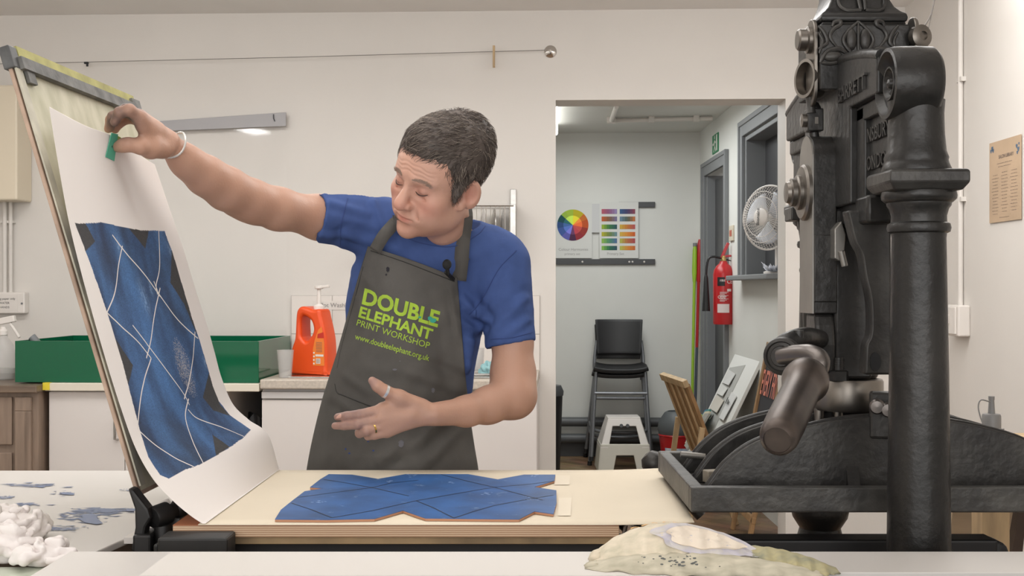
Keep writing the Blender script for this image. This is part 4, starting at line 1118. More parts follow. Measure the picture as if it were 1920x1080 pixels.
# lug of the lower bracket seen left of the arm
g = MB(); c = V(1490, 402, 2.42); g.obox(c + Vector((.02, 0, .0)), X, Y, Z, .034, .03, .014); g.lathe([(.02, 0), (.03, -.012), (.024, -.05), (.02, -.1), (.026, -.115), (.02, -.13), (.016, -.3), (.014, -.5)], c + Vector((.035, .0, 0)), Z, 20); obj('rear_bracket', g, M_iron2, press, smooth=40, bev=.003)

# piston and elbow castings
g = MB()
g.box(.565, .632, 2.055, 2.17, 1.14, 1.44); g.box(.557, .60, 2.06, 2.15, 1.36, 1.43); g.lathe([(.04, 1.138), (.045, 1.30), (.05, 1.44)], (.62, 2.12, 0), Z, 20)
g.box(.575, .70, 1.90, 2.33, 1.405, 1.452); g.box(.595, .635, 2.0, 2.05, 1.385, 1.42)
pis = obj('piston', g, M_iron, press, smooth=30, bev=.006)
g = MB(); k3 = 1.955 / F
ed = spline([(1585, 395), (1592, 425), (1600, 455), (1612, 478), (1619, 520), (1628, 560), (1630, 605), (1628, 630), (1621, 645), (1619, 672), (1618, 702)], 30)
P = [((px - 960) * k3, HC + (540 - py) * k3) for px, py in ed] + [((1668 - 960) * k3, HC + (540 - y) * k3) for y in (702, 395)]
g.prism(P, (0, 1.945, 0), X, Z, Y, .035); el = obj('elbow_casting', g, M_iron2, press, smooth=25, bev=.004)
g = MB(); c = V(1641, 678, 1.944); g.lathe([(.009, 0), (.009, .002), (0, .002)], c, -Y, 20, squash=1.7); obj('slot', g, M_black, el)
g = MB(); P = [(1562, 430), (1575, 415), (1583, 440), (1580, 475), (1572, 490), (1562, 485)]
g.prism([((px - 960) * 2.03 / F, HC + (540 - py) * 2.03 / F) for px, py in P], (0, 2.02, 0), X, Z, Y, .03); g.tube([V(1577, 470, 2.015), V(1584, 500, 2.015)], .006, 10)
obj('wedge', g, M_dull, press, smooth=0, bev=.004)
g = MB(); g.lathe([(0, 1.083), (.060, 1.083), (.0625, 1.087), (.0625, 1.134), (.060, 1.138), (0, 1.138)], (.600, 2.1, 0), Z, 48, cap=False); obj('collar', g, M_bright, press)
g = MB(); c = Vector((.573, 2.06, 1.138)); g.lathe([(.019, 0), (.019, .016), (.015, .018)], c, Z, 6); g.tube([c + Z * .018, c + Z * .04], .0095, 14)
for i in range(5): g.lathe([(.0105, 0), (.0105, .002)], c + Z * (.02 + .004 * i), Z, 14)
obj('stud_nut', g, M_iron, press, smooth=30)
g = MB(); g.obox((.640, 1.985, 1.085), Vector((1, -.25, 0)), Vector((.25, 1, 0)), Z, .034, .012, .040); bb = obj('bolt_block', g, M_iron2, press, smooth=0, bev=.005)
for p in (V(1645, 762, 1.972), V(1666, 768, 1.965)):
    g = MB(); g.lathe([(.013, 0), (.013, .006), (.010, .009), (.010, .014), (0, .015)], p, Vector((-.35, -1, 0)), 20); obj('bolt', g, mat('dark_steel', (112, 106, 102), .34, metal=.8), bb)
for px in (1571, 1536):
    g = MB(); a = V(px, 762, 2.09); g.tube([a, a - Z * .042], .0088, 14); g.lathe([(.014, 0), (.014, .012)], a - Z * .045, Z, 6); obj('stud', g, M_bright, press, smooth=30)

# platen with three arched ribs
x0_, x1_, ya, yb, z0_, z1_ = .290, .985, 1.90, 2.33, .936, .977
g = MB(); rw_ = .022
g.box(x0_, x1_, ya, ya + rw_, z0_, z1_); g.box(x0_, x1_, yb - rw_, yb, z0_, z1_); g.box(x0_, x0_ + rw_, ya + rw_, yb - rw_, z0_, z1_); g.box(x1_ - rw_, x1_, ya + rw_, yb - rw_, z0_, z1_)
g.box(x0_ + rw_, x1_ - rw_, ya + rw_, yb - rw_, z0_, z0_ + .014)
plat = obj('platen', g, mat('platen_iron', (52, 51, 50), .45, metal=.3, var=.5, vs=16, c2=(84, 82, 78), bump=.4, bs=60), press, smooth=0, bev=.003)
prof = spline([(.322, .950), (.334, .966), (.362, 1.003), (.400, 1.033), (.445, 1.052), (.50, 1.066), (.56, 1.078), (.64, 1.084), (.70, 1.080), (.78, 1.068), (.86, 1.046), (.91, 1.015), (.945, .975), (.958, .950)], 60)
for y in (1.985, 2.105, 2.225):
    g = MB(); P = [(a, b) for a, b in prof]
    g.prism(P, (0, y, 0), X, Z, Y, .022)
    r_ = obj('rib', g, M_iron2, plat, smooth=35, bev=.003)
    g = MB(); g.tube([(a, y + .011, b - .002) for a, b in prof], .0065, 10); obj('rib_rim', g, M_iron, r_)
g = MB(); g.lathe([(.10, .948), (.085, .99), (.065, 1.03), (.058, 1.045), (.058, 1.066), (0, 1.066)], (.605, 2.115, 0), Z, 28, cap=False)
g.prism([(0, .948), (.10, .948), (.045, 1.06), (0, 1.06)], (.565, 2.06, 0), -Y, Z, X, .02); obj('centre_boss', g, M_iron, plat, smooth=30)
g = MB(); g.tube([V(1276, 852, 2.215), V(1322, 856, 2.215)], .006, 10); obj('tie_bar', g, M_dull, plat)
# pull bar with bronze grip
h0, h1 = V(1515, 704, 1.84), V(1457, 826, 1.61)
g = MB(); ax = (h1 - h0).normalized(); L_ = (h1 - h0).length
g.lathe([(0, 0), (.026, .0), (.0345, .012), (.0365, .028), (.033, .045), (.030, .055), (.0285, .075), (.0285, L_ * .75), (.0275, L_ - .02), (.025, L_ - .006), (.019, L_), (.0185, L_ - .003), (0, L_ - .003)], h0, ax, 36, cap=False)
bar = obj('pull_bar', g, M_bronze, press)
e0 = V(1466, 668, 1.93)
g = MB(); g.tube(spline([e0, V(1495, 664, 1.90), V(1520, 664, 1.87), V(1538, 676, 1.85), V(1530, 700, 1.845), h0 + ax * .01], 30), [.0155] * 22 + [.017, .019, .021, .022, .023, .023, .023, .023], 18); obj('bar_elbow', g, mat('dark_steel', (112, 106, 102), .34, metal=.8), bar)
en = Vector((-.45, -.9, 0)).normalized()
g = MB(); g.lathe([(.024, -.03), (.030, -.02), (.032, -.004), (.030, .003), (.025, .006), (.023, .003), (.018, .004), (.016, .009), (0, .011)], e0, en, 32); obj('pivot_eye', g, M_iron2, bar)
g = MB(); g.tube(spline([e0 + Vector((.0, .02, .012)), V(1480, 640, 1.95), V(1510, 632, 1.98), V(1536, 636, 2.04)], 16), .017, 14); g.lathe([(.009, 0), (.009, .012), (0, .013)], V(1497, 633, 1.95), Z, 12); obj('bar_link', g, M_iron, bar)
# crank knob at the back of the bed
a = V(1222, 864, 2.6); d_ = Vector((.55, -.15, -.62)).normalized()
g = MB(); g.lathe([(0, -.02), (.016, -.017), (.026, -.004), (.027, .012), (.021, .030), (.018, .036), (.022, .042), (.018, .055), (.014, .08), (.012, .16), (0, .16)], a, d_, 28, cap=False)
tagp = obj('crank_knob', g, M_iron2, press)
# rails and base
for k, (y0, y1) in enumerate(((1.93, 1.985), (2.33, 2.385))):
    g = MB(); g.box(-.56, .80, y0, y1, .80 if k == 0 else .71, .885 if k == 0 else .785); g.lathe([(.0, 0), (.02, .004), (.02, .05), (0, .054)], (.80, y0, .862 if k == 0 else .762), Y, 16, cap=False); obj('rail', g, M_black, press, smooth=0, bev=.004)
g = MB(); g.box(-.55, -.47, 1.95, 2.37, 0.0, .71); g.box(-.55, .8, 2.1, 2.2, .60, .70); obj('rail_stand', g, M_black, press, smooth=0, bev=.006)
g = MB(); g.box(.56, .70, 1.74, 2.52, .0, .05); obj('base', g, M_iron, press, smooth=0, bev=.01)

# small wooden block lying in the platen
g = MB(); g.obox(V(1338, 893, 2.05) * 1 + Vector((0, 0, 0)), Vector((1, .3, 0)), Vector((-.3, 1, 0)), Z, .016, .012, .011)
tag(obj('wooden_block', g, mat('old_wood', (150, 140, 124), .7, var=.3, vs=20), smooth=0, bev=.002), 'small worn wooden block lying between the ribs of the iron platen', 'block')

# ================================================================== press bed, its tympan and what lies on it
bed = thing('press_bed', 'sliding press bed with plywood boards and a raised parchment tympan hinged at its left end', 'press bed', (-.18, 2.15, .886))
M_ply = mat('plywood', (214, 182, 146), .6, var=.16, vs=6, stretch=(1, 6, 40))
g = MB(); g.box(-.545, .172, 1.885, 2.43, .8995, .9185)
def ply_mat():
    m = mat('plywood_layers', (216, 184, 150), .6); nt = m.node_tree; b = nt.nodes['Principled BSDF']
    tc = nt.nodes.new('ShaderNodeTexCoord'); w = nt.nodes.new('ShaderNodeTexWave'); w.bands_direction = 'Z'; w.inputs['Scale'].default_value = 95; w.inputs['Distortion'].default_value = .6
    r = nt.nodes.new('ShaderNodeMix'); r.data_type = 'RGBA'; r.inputs[6].default_value = lin((226, 202, 172)); r.inputs[7].default_value = lin((172, 128, 96))
    nt.links.new(tc.outputs['Object'], w.inputs[0]); nt.links.new(w.outputs['Fac'], r.inputs[0]); nt.links.new(r.outputs[2], b.inputs['Base Color'])
    return m
bp1 = obj('plywood_board', g, ply_mat(), bed, smooth=0, bev=.001)
g = MB(); g.box(-.545, .172, 1.884, 2.43, .9185, .9192); obj('board_face', g, mat('board_face', (178, 112, 78), .6), bp1, smooth=0)
g = MB(); g.box(-.535, .168, 1.895, 2.42, .8862, .8985); obj('lower_board', g, mat('lower_ply', (186, 158, 118), .6, var=.3, vs=10), bed, smooth=0, bev=.001)
g = MB(); g.box(-.552, -.443, 1.825, 1.883, .85, .911); g.box(-.56, -.552, 1.83, 1.95, .84, .90); obj('corner_bracket', g, mat('bracket_iron', (46, 45, 44), .55, var=.3, vs=20), bed, smooth=0, bev=.004)

# tympan
NB, NT = Vector((-.617, 1.945, .955)), V(12, 93, 1.96)
FB, FT = Vector((-.600, 2.49, .955)), V(250, 192, 2.52)
def tp(u, v, h=0.):
    """u near->far, v bottom->top, h out of the inner face"""
    p = (NB.lerp(NT, v)).lerp(FB.lerp(FT, v), u)
    return p + TN * h
TN = (FB - NB).cross(NT - NB).normalized()
if TN.x < 0: TN = -TN
tym = None
g = MB()
def tslab(g, u0, u1, v0, v1, h0, h1):
    p = [tp(a, b, h) for h in (h0, h1) for a, b in ((u0, v0), (u1, v0), (u1, v1), (u0, v1))]
    g.add(p, [(3, 2, 1, 0), (4, 5, 6, 7), (0, 1, 5, 4), (1, 2, 6, 5), (2, 3, 7, 6), (3, 0, 4, 7)])
tslab(g, 0, .028, 0, 1, -.007, 0); tslab(g, .972, 1, 0, 1, -.007, 0); tslab(g, .028, .972, 0, .035, -.007, 0); tslab(g, .028, .972, .965, 1, -.007, 0)
tym = obj('tympan_frame', g, mat('pink_wood', (196, 168, 148), .65, var=.2, vs=14, c2=(150, 128, 112)), bed, smooth=0, bev=.002)
g = MB(); g.grid(lambda u, v: tp(.012 + .976 * u, .01 + .985 * v, .002), 24, 30)
obj('parchment', g, mat('parchment', (204, 198, 176), .5, var=.3, vs=7, c2=(164, 160, 130), stretch=(3, 3, 1), detail=8), tym)
g = MB(); tslab(g, .004, .045, .02, .99, .003, .006); obj('edge_tape', g, mat('edge_tape', (206, 200, 182), .6, var=.25, vs=14), tym, smooth=0)
g = MB(); tslab(g, .03, 1.0, .957, .985, .004, .014); tslab(g, .06, .11, .93, .96, .004, .010); tslab(g, .93, 1.01, .955, 1.0, .004, .012); obj('grey_tape', g, mat('grey_tape', (124, 123, 120), .6, var=.3, vs=26, bump=.6, bs=60), tym, smooth=0)
g = MB(); tslab(g, .05, .985, .984, 1.014, -.004, .006); obj('card_strip', g, mat('olive_card', (182, 176, 112), .7, var=.25, vs=18), tym, smooth=0)
g = MB(); tslab(g, -.008, .042, .958, 1.008, -.012, .007); obj('corner_cap', g, mat('corner_tape', (92, 92, 92), .5, var=.3, vs=30), tym, smooth=0, bev=.002)
# hinge irons
M_hinge = mat('hinge_iron', (40, 39, 39), .45, metal=.3, var=.3, vs=14)
g = MB(); d1 = 1.93
P = [(246, 912), (256, 914), (284, 950), (290, 968), (280, 985), (272, 1030), (252, 1030), (260, 985), (259, 950)]
g.prism([((px - 960) * d1 / F, HC + (540 - py) * d1 / F) for px, py in P], (0, 1.91, 0), X, Z, Y, .03); g.box(-.615, -.585, 1.90, 1.96, .82, .90)
hg = obj('hinge_strap', g, M_hinge, bed, smooth=0, bev=.004)
g = MB(); a, b = V(286, 972, 1.93), V(330, 955, 1.97)
g.lathe([(.0, -.004), (.017, 0), (.019, .004), (.019, .03), (.013, .032), (.012, .046), (.0155, .05), (.016, .062), (0, .066)], a, (b - a), 24, cap=False)
g.tube([V(305, 985, 1.93), V(312, 1035, 1.93)], [.014, .018], 12); obj('hinge_knuckle', g, M_hinge, bed)
g = MB(); a, b = V(262, 1000, 2.46), V(432, 846, 2.46)
g.box(-.63, -.575, 2.44, 2.50, .80, .96); obj('hinge_strap', g, M_hinge, bed, smooth=0, bev=.004)
g = MB(); g.box(-.60, -.555, 1.96, 2.44, .90, .915); obj('hinge_plate', g, mat('hinge_plate', (110, 108, 106), .45, metal=.4, var=.3, vs=18), bed, smooth=0, bev=.002)
g = MB(); g.box(-.645, -.605, 1.95, 2.45, .875, .885); g.obox(V(286, 951, 2.02), Vector((1, .4, .35)), Vector((-.4, 1, 0)), Z, .03, .02, .001); obj('white_slip', g, M_paper, bed, smooth=0)

# cream sheet
def sheet(u, v):
    x = -.503 + .795 * u + .012 * v * u; y = 1.8795 + .562 * v
    z = .9205 + (.004 * max(0, (u - .8) / .2) ** 2)
    return Vector((x + .006 * math.sin(v * 3.0) * u, y, z))
g = MB(); g.grid(sheet, 40, 12)
o = tag(obj('cream_sheet', g, mat('cream_paper', (226, 213, 190), .75, var=.025, vs=5), solid=.0012), 'large cream card lying on the press bed under the blue block', 'card')
g = MB()
for (px, py, w, h) in ((1053, 900, 14, 9), (1058, 950, 12, 17)):
    g = MB()
    a, b, c, d = [((x - 960), (y - 540)) for x, y in ((px - w, py + h), (px + w, py + h), (px + w + 2, py - h), (px - w + 2, py - h))]
    g.add([Vector((q[0] * (HC - .9222) / q[1], (HC - .9222) * F / q[1], .9222)) for q in (a, b, c, d)], [(0, 1, 2, 3)]); obj('registration_tab', g, mat('tab_white', (229, 217, 196), .75), o, smooth=0)

# cut block, jigsaw of board pieces inked blue
ZBk = .9265
def onz(px, py, z): dd = (HC - z) * F / (py - 540); return Vector(((px - 960) * dd / F, dd, z))
out_px = [(35, 930), (60, 890), (110, 850), (160, 812), (240, 800), (183, 795), (225, 762), (262, 740), (360, 742), (470, 760), (585, 740), (850, 740), (975, 762), (1085, 742), (1218, 742), (1214, 768), (1128, 794), (1222, 808), (1223, 860), (1210, 908), (1130, 897), (1065, 930), (670, 926), (575, 893), (455, 928), (250, 932)]
P = [onz(500 + x / 2.25, 560 + y / 2.25, ZBk) for x, y in out_px]
g = MB(); n = len(P)
g.cur = 0; g.add([p - Z * .0045 for p in P] + [p - Z * .0008 for p in P], [tuple(range(n))] + [(i, (i + 1) % n, n + (i + 1) % n, n + i) for i in range(n)])
bk = MB()
def blue_mat():
    m = mat('blue_ink', (54, 102, 164), .5, var=.35, vs=11, c2=(42, 76, 122), detail=8, spec=.3)
    nt = m.node_tree; N = nt.nodes; L = nt.links; b = N['Principled BSDF']
    src = b.inputs['Base Color'].links[0].from_socket
    tc = N.new('ShaderNodeTexCoord'); nz = N.new('ShaderNodeTexNoise'); nz.inputs['Scale'].default_value = 24; nz.inputs['Detail'].default_value = 9; nz.inputs['Roughness'].default_value = .7
    L.new(tc.outputs['Object'], nz.inputs[0]); mr = N.new('ShaderNodeMapRange'); mr.inputs[1].default_value = .60; mr.inputs[2].default_value = .78
    L.new(nz.outputs[0], mr.inputs[0]); mx = N.new('ShaderNodeMix'); mx.data_type = 'RGBA'; mx.inputs[7].default_value = lin((130, 158, 196))
    L.new(mr.outputs[0], mx.inputs[0]); L.new(src, mx.inputs[6]); L.new(mx.outputs[2], b.inputs['Base Color'])
    return m
block = thing('printing_block', 'flat jigsaw cut printing block inked blue lying on the cream card', 'printing block', (-.08, 2.15, .922))
obj('board', g, mat('mdf_edge', (176, 128, 98), .7), block, smooth=0)
g = MB(); g.add([p - Z * .0008 for p in P] + P, [tuple(range(n, 2 * n))] + [(i, (i + 1) % n, n + (i + 1) % n, n + i) for i in range(n)])
obj('inked_face', g, blue_mat(), block, smooth=0)
g = MB()
def stroke(pts, w):
    Q = [onz(500 + x / 2.25, 560 + y / 2.25, ZBk + .0004) for x, y in pts]
    for a, b in zip(Q[:-1], Q[1:]):
        s = (b - a).cross(Z).normalized() * w; g.add([a - s, b - s, b + s, a + s], [(0, 1, 2, 3)])
for ln in ([(240, 762), (330, 776), (460, 800), (600, 832)], [(440, 798), (520, 778), (640, 765)], [(105, 862), (190, 890), (275, 924)], [(275, 924), (450, 893), (630, 852), (800, 822), (960, 795), (1110, 782), (1215, 768)],
           [(735, 741), (850, 770), (960, 795), (1060, 822), (1165, 849)], [(630, 852), (700, 880), (790, 925)], [(790, 925), (870, 898), (960, 872), (1100, 846)], [(130, 838), (280, 818), (440, 797)], [(1100, 846), (1210, 828)]):
    stroke(ln, .0011)
obj('cut_line', g, mat('cut_dark', (18, 24, 36), .6), block, smooth=0)
g = MB(); rnd = random.Random(5)
for (x, y, s) in ((610, 745, 12), (1125, 744, 10), (920, 822, 14), (1110, 847, 12), (225, 856, 9), (540, 935, 0), (520, 770, 6), (780, 775, 6)):
    for k in range(10 if s else 0):
        c = onz(500 + (x + rnd.gauss(0, s)) / 2.25, 560 + (y + rnd.gauss(0, s * .3)) / 2.25, ZBk + .0003); r = rnd.uniform(.0006, .0022)
        g.add([c + Vector((math.cos(a) * r * 1.6, math.sin(a) * r, 0)) for a in [i * .785 for i in range(8)]], [tuple(range(8))])
obj('pale_ink_mark', g, mat('pale_ink', (140, 172, 220), .5), block, smooth=0)

# felt blanket corner and brown card to the right of the board
g = MB()
def felt(u, v): return Vector((.175 + .075 * u + .012 * math.sin(9 * v), 1.93 + .35 * v, .888 + .022 * abs(math.sin(u * 7 + v * 4)) * (u > .1) + .006 * u))
g.grid(felt, 24, 20); tag(obj('felt_blanket', g, mat('grey_felt', (172, 164, 156), .95, var=.2, vs=30), solid=.003), 'crumpled grey felt cloth poking out at the right end of the plywood board', 'cloth')
g = MB(); g.box(.1735, .215, 2.0, 2.40, .9005, .9175); tag(obj('brown_card', g, mat('brown_card', (150, 112, 82), .7), smooth=0), 'brown card spacer at the right end of the plywood under the cream card', 'card')

# ================================================================== front table, left table, rags, painted roll
tab = thing('front_table', 'white topped table across the front of the photo', 'table', (.3, 1.35, 0))
g = MB(); zt_ = .92
P = [(-.632, .95), (.235, .95), (.24, 1.568), (1.7, 1.563), (1.7, 1.692), (-.637, 1.692)]
g.prism(P, (0, 0, zt_ - .006), X, Y, Z, .006); obj('white_top', g, M_white, tab, smooth=0, bev=.001)
g = MB(); g.box(.2405, 1.7, .95, 1.5625, .904, .9135); obj('glass_sheet', g, mat('dark_glass', (20, 52, 56), .06, spec=.6), tab, smooth=0, bev=.001)
g = MB(); g.box(-.62, 1.7, .95, 1.67, .864, .9035); g.box(-.62, .2395, .95, 1.67, .9035, .9138); obj('table_core', g, mat('core_dark', (52, 48, 46), .6), tab, smooth=0)
for x, y in ((-.56, 1.0), (-.56, 1.6), (1.6, 1.0), (1.6, 1.6)):
    g = MB(); g.box(x - .03, x + .03, y - .03, y + .03, 0, .864); obj('leg', g, M_oak, tab, smooth=0)
g = MB(); a, b, c, d = [Vector(((px - 960) * .3797 / (py - 540), .3797 * F / (py - 540), .9203)) for px, py in ((320, 1035), (1500, 1035), (1280, 1079), (262, 1079))]
tag(obj('loose_paper', MB().add([a, b, c, d], [(0, 1, 2, 3)]), mat('table_paper', (219, 214, 208), .7), smooth=0, solid=.0004), 'thin white sheet lying on the front table', 'paper')

lt_ = thing('left_table', 'white table stained with blue ink at the left behind the rags', 'table', (-1.4, 2.3, 0))
ZL = .88
def stain_top():
    m = mat('ink_stained_white', (226, 219, 212), .4); nt = m.node_tree; N = nt.nodes; L = nt.links; b = N['Principled BSDF']
    tc = N.new('ShaderNodeTexCoord'); mp = N.new('ShaderNodeMapping'); mp.inputs['Scale'].default_value = (2.2, 5.5, 1); mp.inputs['Rotation'].default_value = (0, 0, .12)
    L.new(tc.outputs['Object'], mp.inputs[0])
    nz = N.new('ShaderNodeTexNoise'); nz.inputs['Scale'].default_value = 2.0; nz.inputs['Detail'].default_value = 10; nz.inputs['Roughness'].default_value = .62; L.new(mp.outputs[0], nz.inputs[0])
    mr = N.new('ShaderNodeMapRange'); mr.inputs[1].default_value = .60; mr.inputs[2].default_value = .66; L.new(nz.outputs[0], mr.inputs[0])
    mx = N.new('ShaderNodeMix'); mx.data_type = 'RGBA'; mx.inputs[6].default_value = lin((226, 219, 212)); mx.inputs[7].default_value = lin((104, 116, 148))
    ml = N.new('ShaderNodeMath'); ml.operation = 'MULTIPLY'; ml.inputs[1].default_value = .8
    L.new(mr.outputs[0], ml.inputs[0]); L.new(ml.outputs[0], mx.inputs[0]); L.new(mx.outputs[2], b.inputs['Base Color'])
    return m
g = MB(); g.prism([(-2.4, 1.852), (-.70, 1.852), (-.664, 1.867), (-.64, 2.02), (-.64, 2.70), (-2.4, 2.70)], (0, 0, ZL - .012), X, Y, Z, .012); top = obj('ink_slab', g, M_white, lt_, smooth=0, bev=.002)
# blue ink drags rolled out on the slab
g = MB(); rnd = random.Random(11)
def drag(poly, dens=1.):
    drag.n += 1; Q = [onz(px, py, ZL + .0005 + drag.n * 2.5e-6) for px, py in poly]; g.add(Q, [tuple(range(len(Q)))])
drag.n = 0
for (cx, cy, w, h, nn) in ((150, 968, 46, 14, 50), (190, 958, 70, 7, 60), (122, 925, 22, 4, 22), (244, 955, 14, 4, 14), (90, 990, 45, 7, 34), (40, 945, 40, 5, 22), (10, 932, 20, 4, 16), (130, 992, 30, 5, 20), (60, 910, 70, 4, 16), (240, 918, 14, 3, 6), (70, 968, 20, 8, 16)):
    for k in range(int(nn * 1.7)):
        x, y = cx + rnd.gauss(0, w * .42), cy + rnd.gauss(0, h * .42)
        if x > 255: continue
        l = rnd.uniform(2, 11) * (w / 45 + .3); t_ = rnd.uniform(.15, .75)
        drag([(x - l, y + t_ * .2), (x - l * .2, y - t_), (x + l, y - t_ * .6 - l * .06), (x + l * .4, y + t_)])
drag([(146, 972), (176, 966), (193, 981), (182, 983), (160, 980)]); drag([(150, 966), (174, 962), (184, 970), (160, 974)]); drag([(236, 955), (256, 953), (258, 957), (240, 959)]); drag([(112, 923), (140, 925), (138, 928), (118, 927)])
obj('ink_stain', g, mat('stain_blue', (108, 120, 150), .5), top, smooth=0, recalc=False)
g = MB(); g.box(-2.38, -.72, 1.88, 2.68, .80, ZL - .0125); g.prism([(-.72, 1.87), (-.668, 1.88), (-.648, 2.02), (-.648, 2.68), (-.72, 2.68)], (0, 0, .80), X, Y, Z, .067); obj('apron_rail', g, M_walnut, lt_, smooth=0)
for x, y in ((-2.3, 1.98), (-.75, 1.98), (-2.3, 2.6), (-.75, 2.6)):
    g = MB(); g.box(x - .03, x + .03, y - .03, y + .03, 0, .80); obj('leg', g, M_walnut, lt_, smooth=0)
# side bench with glass slab in the lower left corner
sb_ = thing('side_bench', 'worn wooden bench with a pale glass slab in the lower left corner', 'bench', (-1.1, 1.5, 0))
g = MB(); g.box(-1.9, -.645, 1.2, 1.845, .82, .862); obj('bench_top', g, mat('worn_wood', (190, 160, 124), .6, var=.3, vs=8, stretch=(1, 6, 1)), sb_, smooth=0, bev=.003)
for x, y in ((-1.8, 1.25), (-.7, 1.25), (-1.8, 1.83), (-.7, 1.83)):
    g = MB(); g.box(x - .03, x + .03, y - .03, y + .03, 0, .82); obj('leg', g, M_oak, sb_, smooth=0)
g = MB(); g.box(-1.88, -.715, 1.15, 1.80, .8625, .872); 
tag(obj('glass_slab', g, mat('pale_green_glass', (206, 214, 196), .08, spec=.6), smooth=0, bev=.001), 'pale green inking glass slab under the white rags', 'glass slab')
M_rag = mat('white_rag', (236, 229, 226), .95)
# painted paper roll
roll = thing('painted_paper_roll', 'flattened roll of painted and torn paper lying on the front table', 'paper roll', V(1320, 1075, 1.6))
def rollmat(nm, c, c2, sc): return mat(nm, c, .85, var=.5, vs=sc, c2=c2, detail=9, stretch=(1, 3, 3))
kz = zt_ + .0012
def leaf(x0, x1, yc_, wy, zh, tw, lo=0.):
    def f(u, v):
        e = (math.sin(math.pi * min(1, max(0, u)))) ** .55
        x = x0 + (x1 - x0) * u
        a = (v - .5) * 2
        jag = .004 * math.sin(37 * u + 3 * a) * (abs(a) > .93) + .003 * math.sin(61 * u)
        return Vector((x + .006 * math.sin(a * 9) * (abs(u - .5) > .47), yc_ + a * wy * (.35 + .65 * e) + tw * (u - .5) + jag, kz + lo + zh * e * (1 - a * a) * (1 + .08 * math.sin(5 * u + a)) ))
    return f
g = MB(); g.grid(leaf(.104, .405, 1.572, .034, .022, -.045), 70, 18); obj('outer_sheet', g, rollmat('roll_sage', (204, 196, 176), (170, 164, 144), 26), roll, solid=.0015)
g = MB(); g.grid(leaf(.112, .350, 1.612, .050, .052, -.03), 70, 18); obj('inner_sheet', g, rollmat('roll_cream', (224, 211, 190), (196, 188, 166), 30), roll, solid=.0015)
g = MB(); g.grid(leaf(.255, .430, 1.592, .034, .026, -.055), 50, 14); obj('green_sheet', g, rollmat('roll_olive', (184, 172, 130), (138, 138, 118), 24), roll, solid=.0015)
fin = leaf(.112, .350, 1.612, .050, .052, -.03)
def patch_on(u0, v0, ru, rv, h, ph):
    def f(u, v):
        a = u * 2 * math.pi; r = v * (1 + .10 * math.sin(3 * a + ph) + .05 * math.sin(7 * a))
        return fin(u0 + ru * r * math.cos(a), v0 + rv * r * math.sin(a)) + Vector((0, -.0006, h + .0035 * (v > .98)))
    return f
g = MB(); g.grid(patch_on(.66, .24, .33, .16, .0022, .4), 48, 8); obj('torn_sheet', g, rollmat('roll_lilac', (190, 186, 200), (206, 200, 190), 30), roll)
g = MB(); g.grid(patch_on(.62, .23, .22, .10, .0034, 1.2), 48, 8); obj('torn_sheet', g, rollmat('roll_blank', (228, 216, 198), (220, 206, 190), 12), roll)
g = MB()
for k in range(7):
    u0_ = .22 + .06 * k; f = leaf(.112, .350, 1.612, .050, .052, -.03)
    P_ = [f(u0_ + .14 * q / 8, .52 + .30 * q / 8) + Vector((0, 0, .0022)) for q in range(9)]
    for a, b in zip(P_[:-1], P_[1:]):
        s = (b - a).cross(Z).normalized() * .0016; g.add([a - s, b - s, b + s, a + s], [(0, 1, 2, 3)])
obj('paint_streak', g, mat('streak_orange', (226, 180, 120), .8), roll, smooth=0)
f = leaf(.104, .405, 1.572, .034, .022, -.045); rnd = random.Random(8); g = MB()
for k in range(40):
    u_, v_ = rnd.gauss(.36, .08), rnd.uniform(.12, .34); p = f(u_, v_) + Vector((0, -.0012, .0012)); r = rnd.uniform(.0005, .0016)
    g.add([p + Vector((r * 1.8 * math.cos(q), r * .5 * math.sin(q), r * .7 * math.sin(q))) for q in [i * 1.05 for i in range(6)]], [tuple(range(6))])
obj('paint_fleck', g, mat('fleck_grey', (96, 98, 96), .8), roll, smooth=0)

# ================================================================== oil bottle and bench behind the platen
bz = .905
wb = thing('work_bench', 'pale wooden bench showing at the right edge behind the press platen', 'bench', (1.5, 2.9, 0))
g = MB(); g.box(1.02, 1.84, 2.55, 3.2, bz - .03, bz); obj('bench_top', g, M_pine, wb, smooth=0, bev=.003)
for x, y in ((1.06, 2.6), (1.06, 3.15), (1.78, 2.6), (1.78, 3.15)):
    g = MB(); g.box(x - .03, x + .03, y - .03, y + .03, 0, bz - .03); obj('leg', g, M_pine, wb, smooth=0)
ob = Vector(((1859 - 960) * 2.7 / F, 2.7, bz))
t = thing('oil_bottle', 'grey plastic oil bottle with nozzle and looped cap strap behind the platen', 'bottle', ob)
M_oil = mat('grey_bottle', (132, 131, 130), .4)
g = MB(); g.lathe([(0, 0), (.034, 0), (.036, .004), (.036, .045), (.033, .062), (.022, .072), (0, .072)], ob, n=28, cap=False); obj('body', g, M_oil, t)
zc = zat(776, 2.7) - ob.z; zn = zat(743, 2.7) - ob.z
g = MB(); g.lathe([(.021, zc - .035), (.021, zc - .004), (.019, zc), (.008, zc + .001), (.006, zn - .008), (.007, zn - .008), (.007, zn), (0, zn)], ob, n=24); obj('nozzle_cap', g, M_oil, t)
g = MB(); cl_ = ob + Vector((-.012, -.012, (zc + zn) / 2)); g.tube(spline([ob + Vector((-.006, -.008, zn - .012)), cl_ + Vector((-.018, 0, .012)), cl_ + Vector((-.022, 0, -.012)), ob + Vector((-.018, -.018, zc - .032)), ob + Vector((.024, -.012, zc - .034))], 24), .0016, 8); obj('cap_strap', g, M_oil, t)
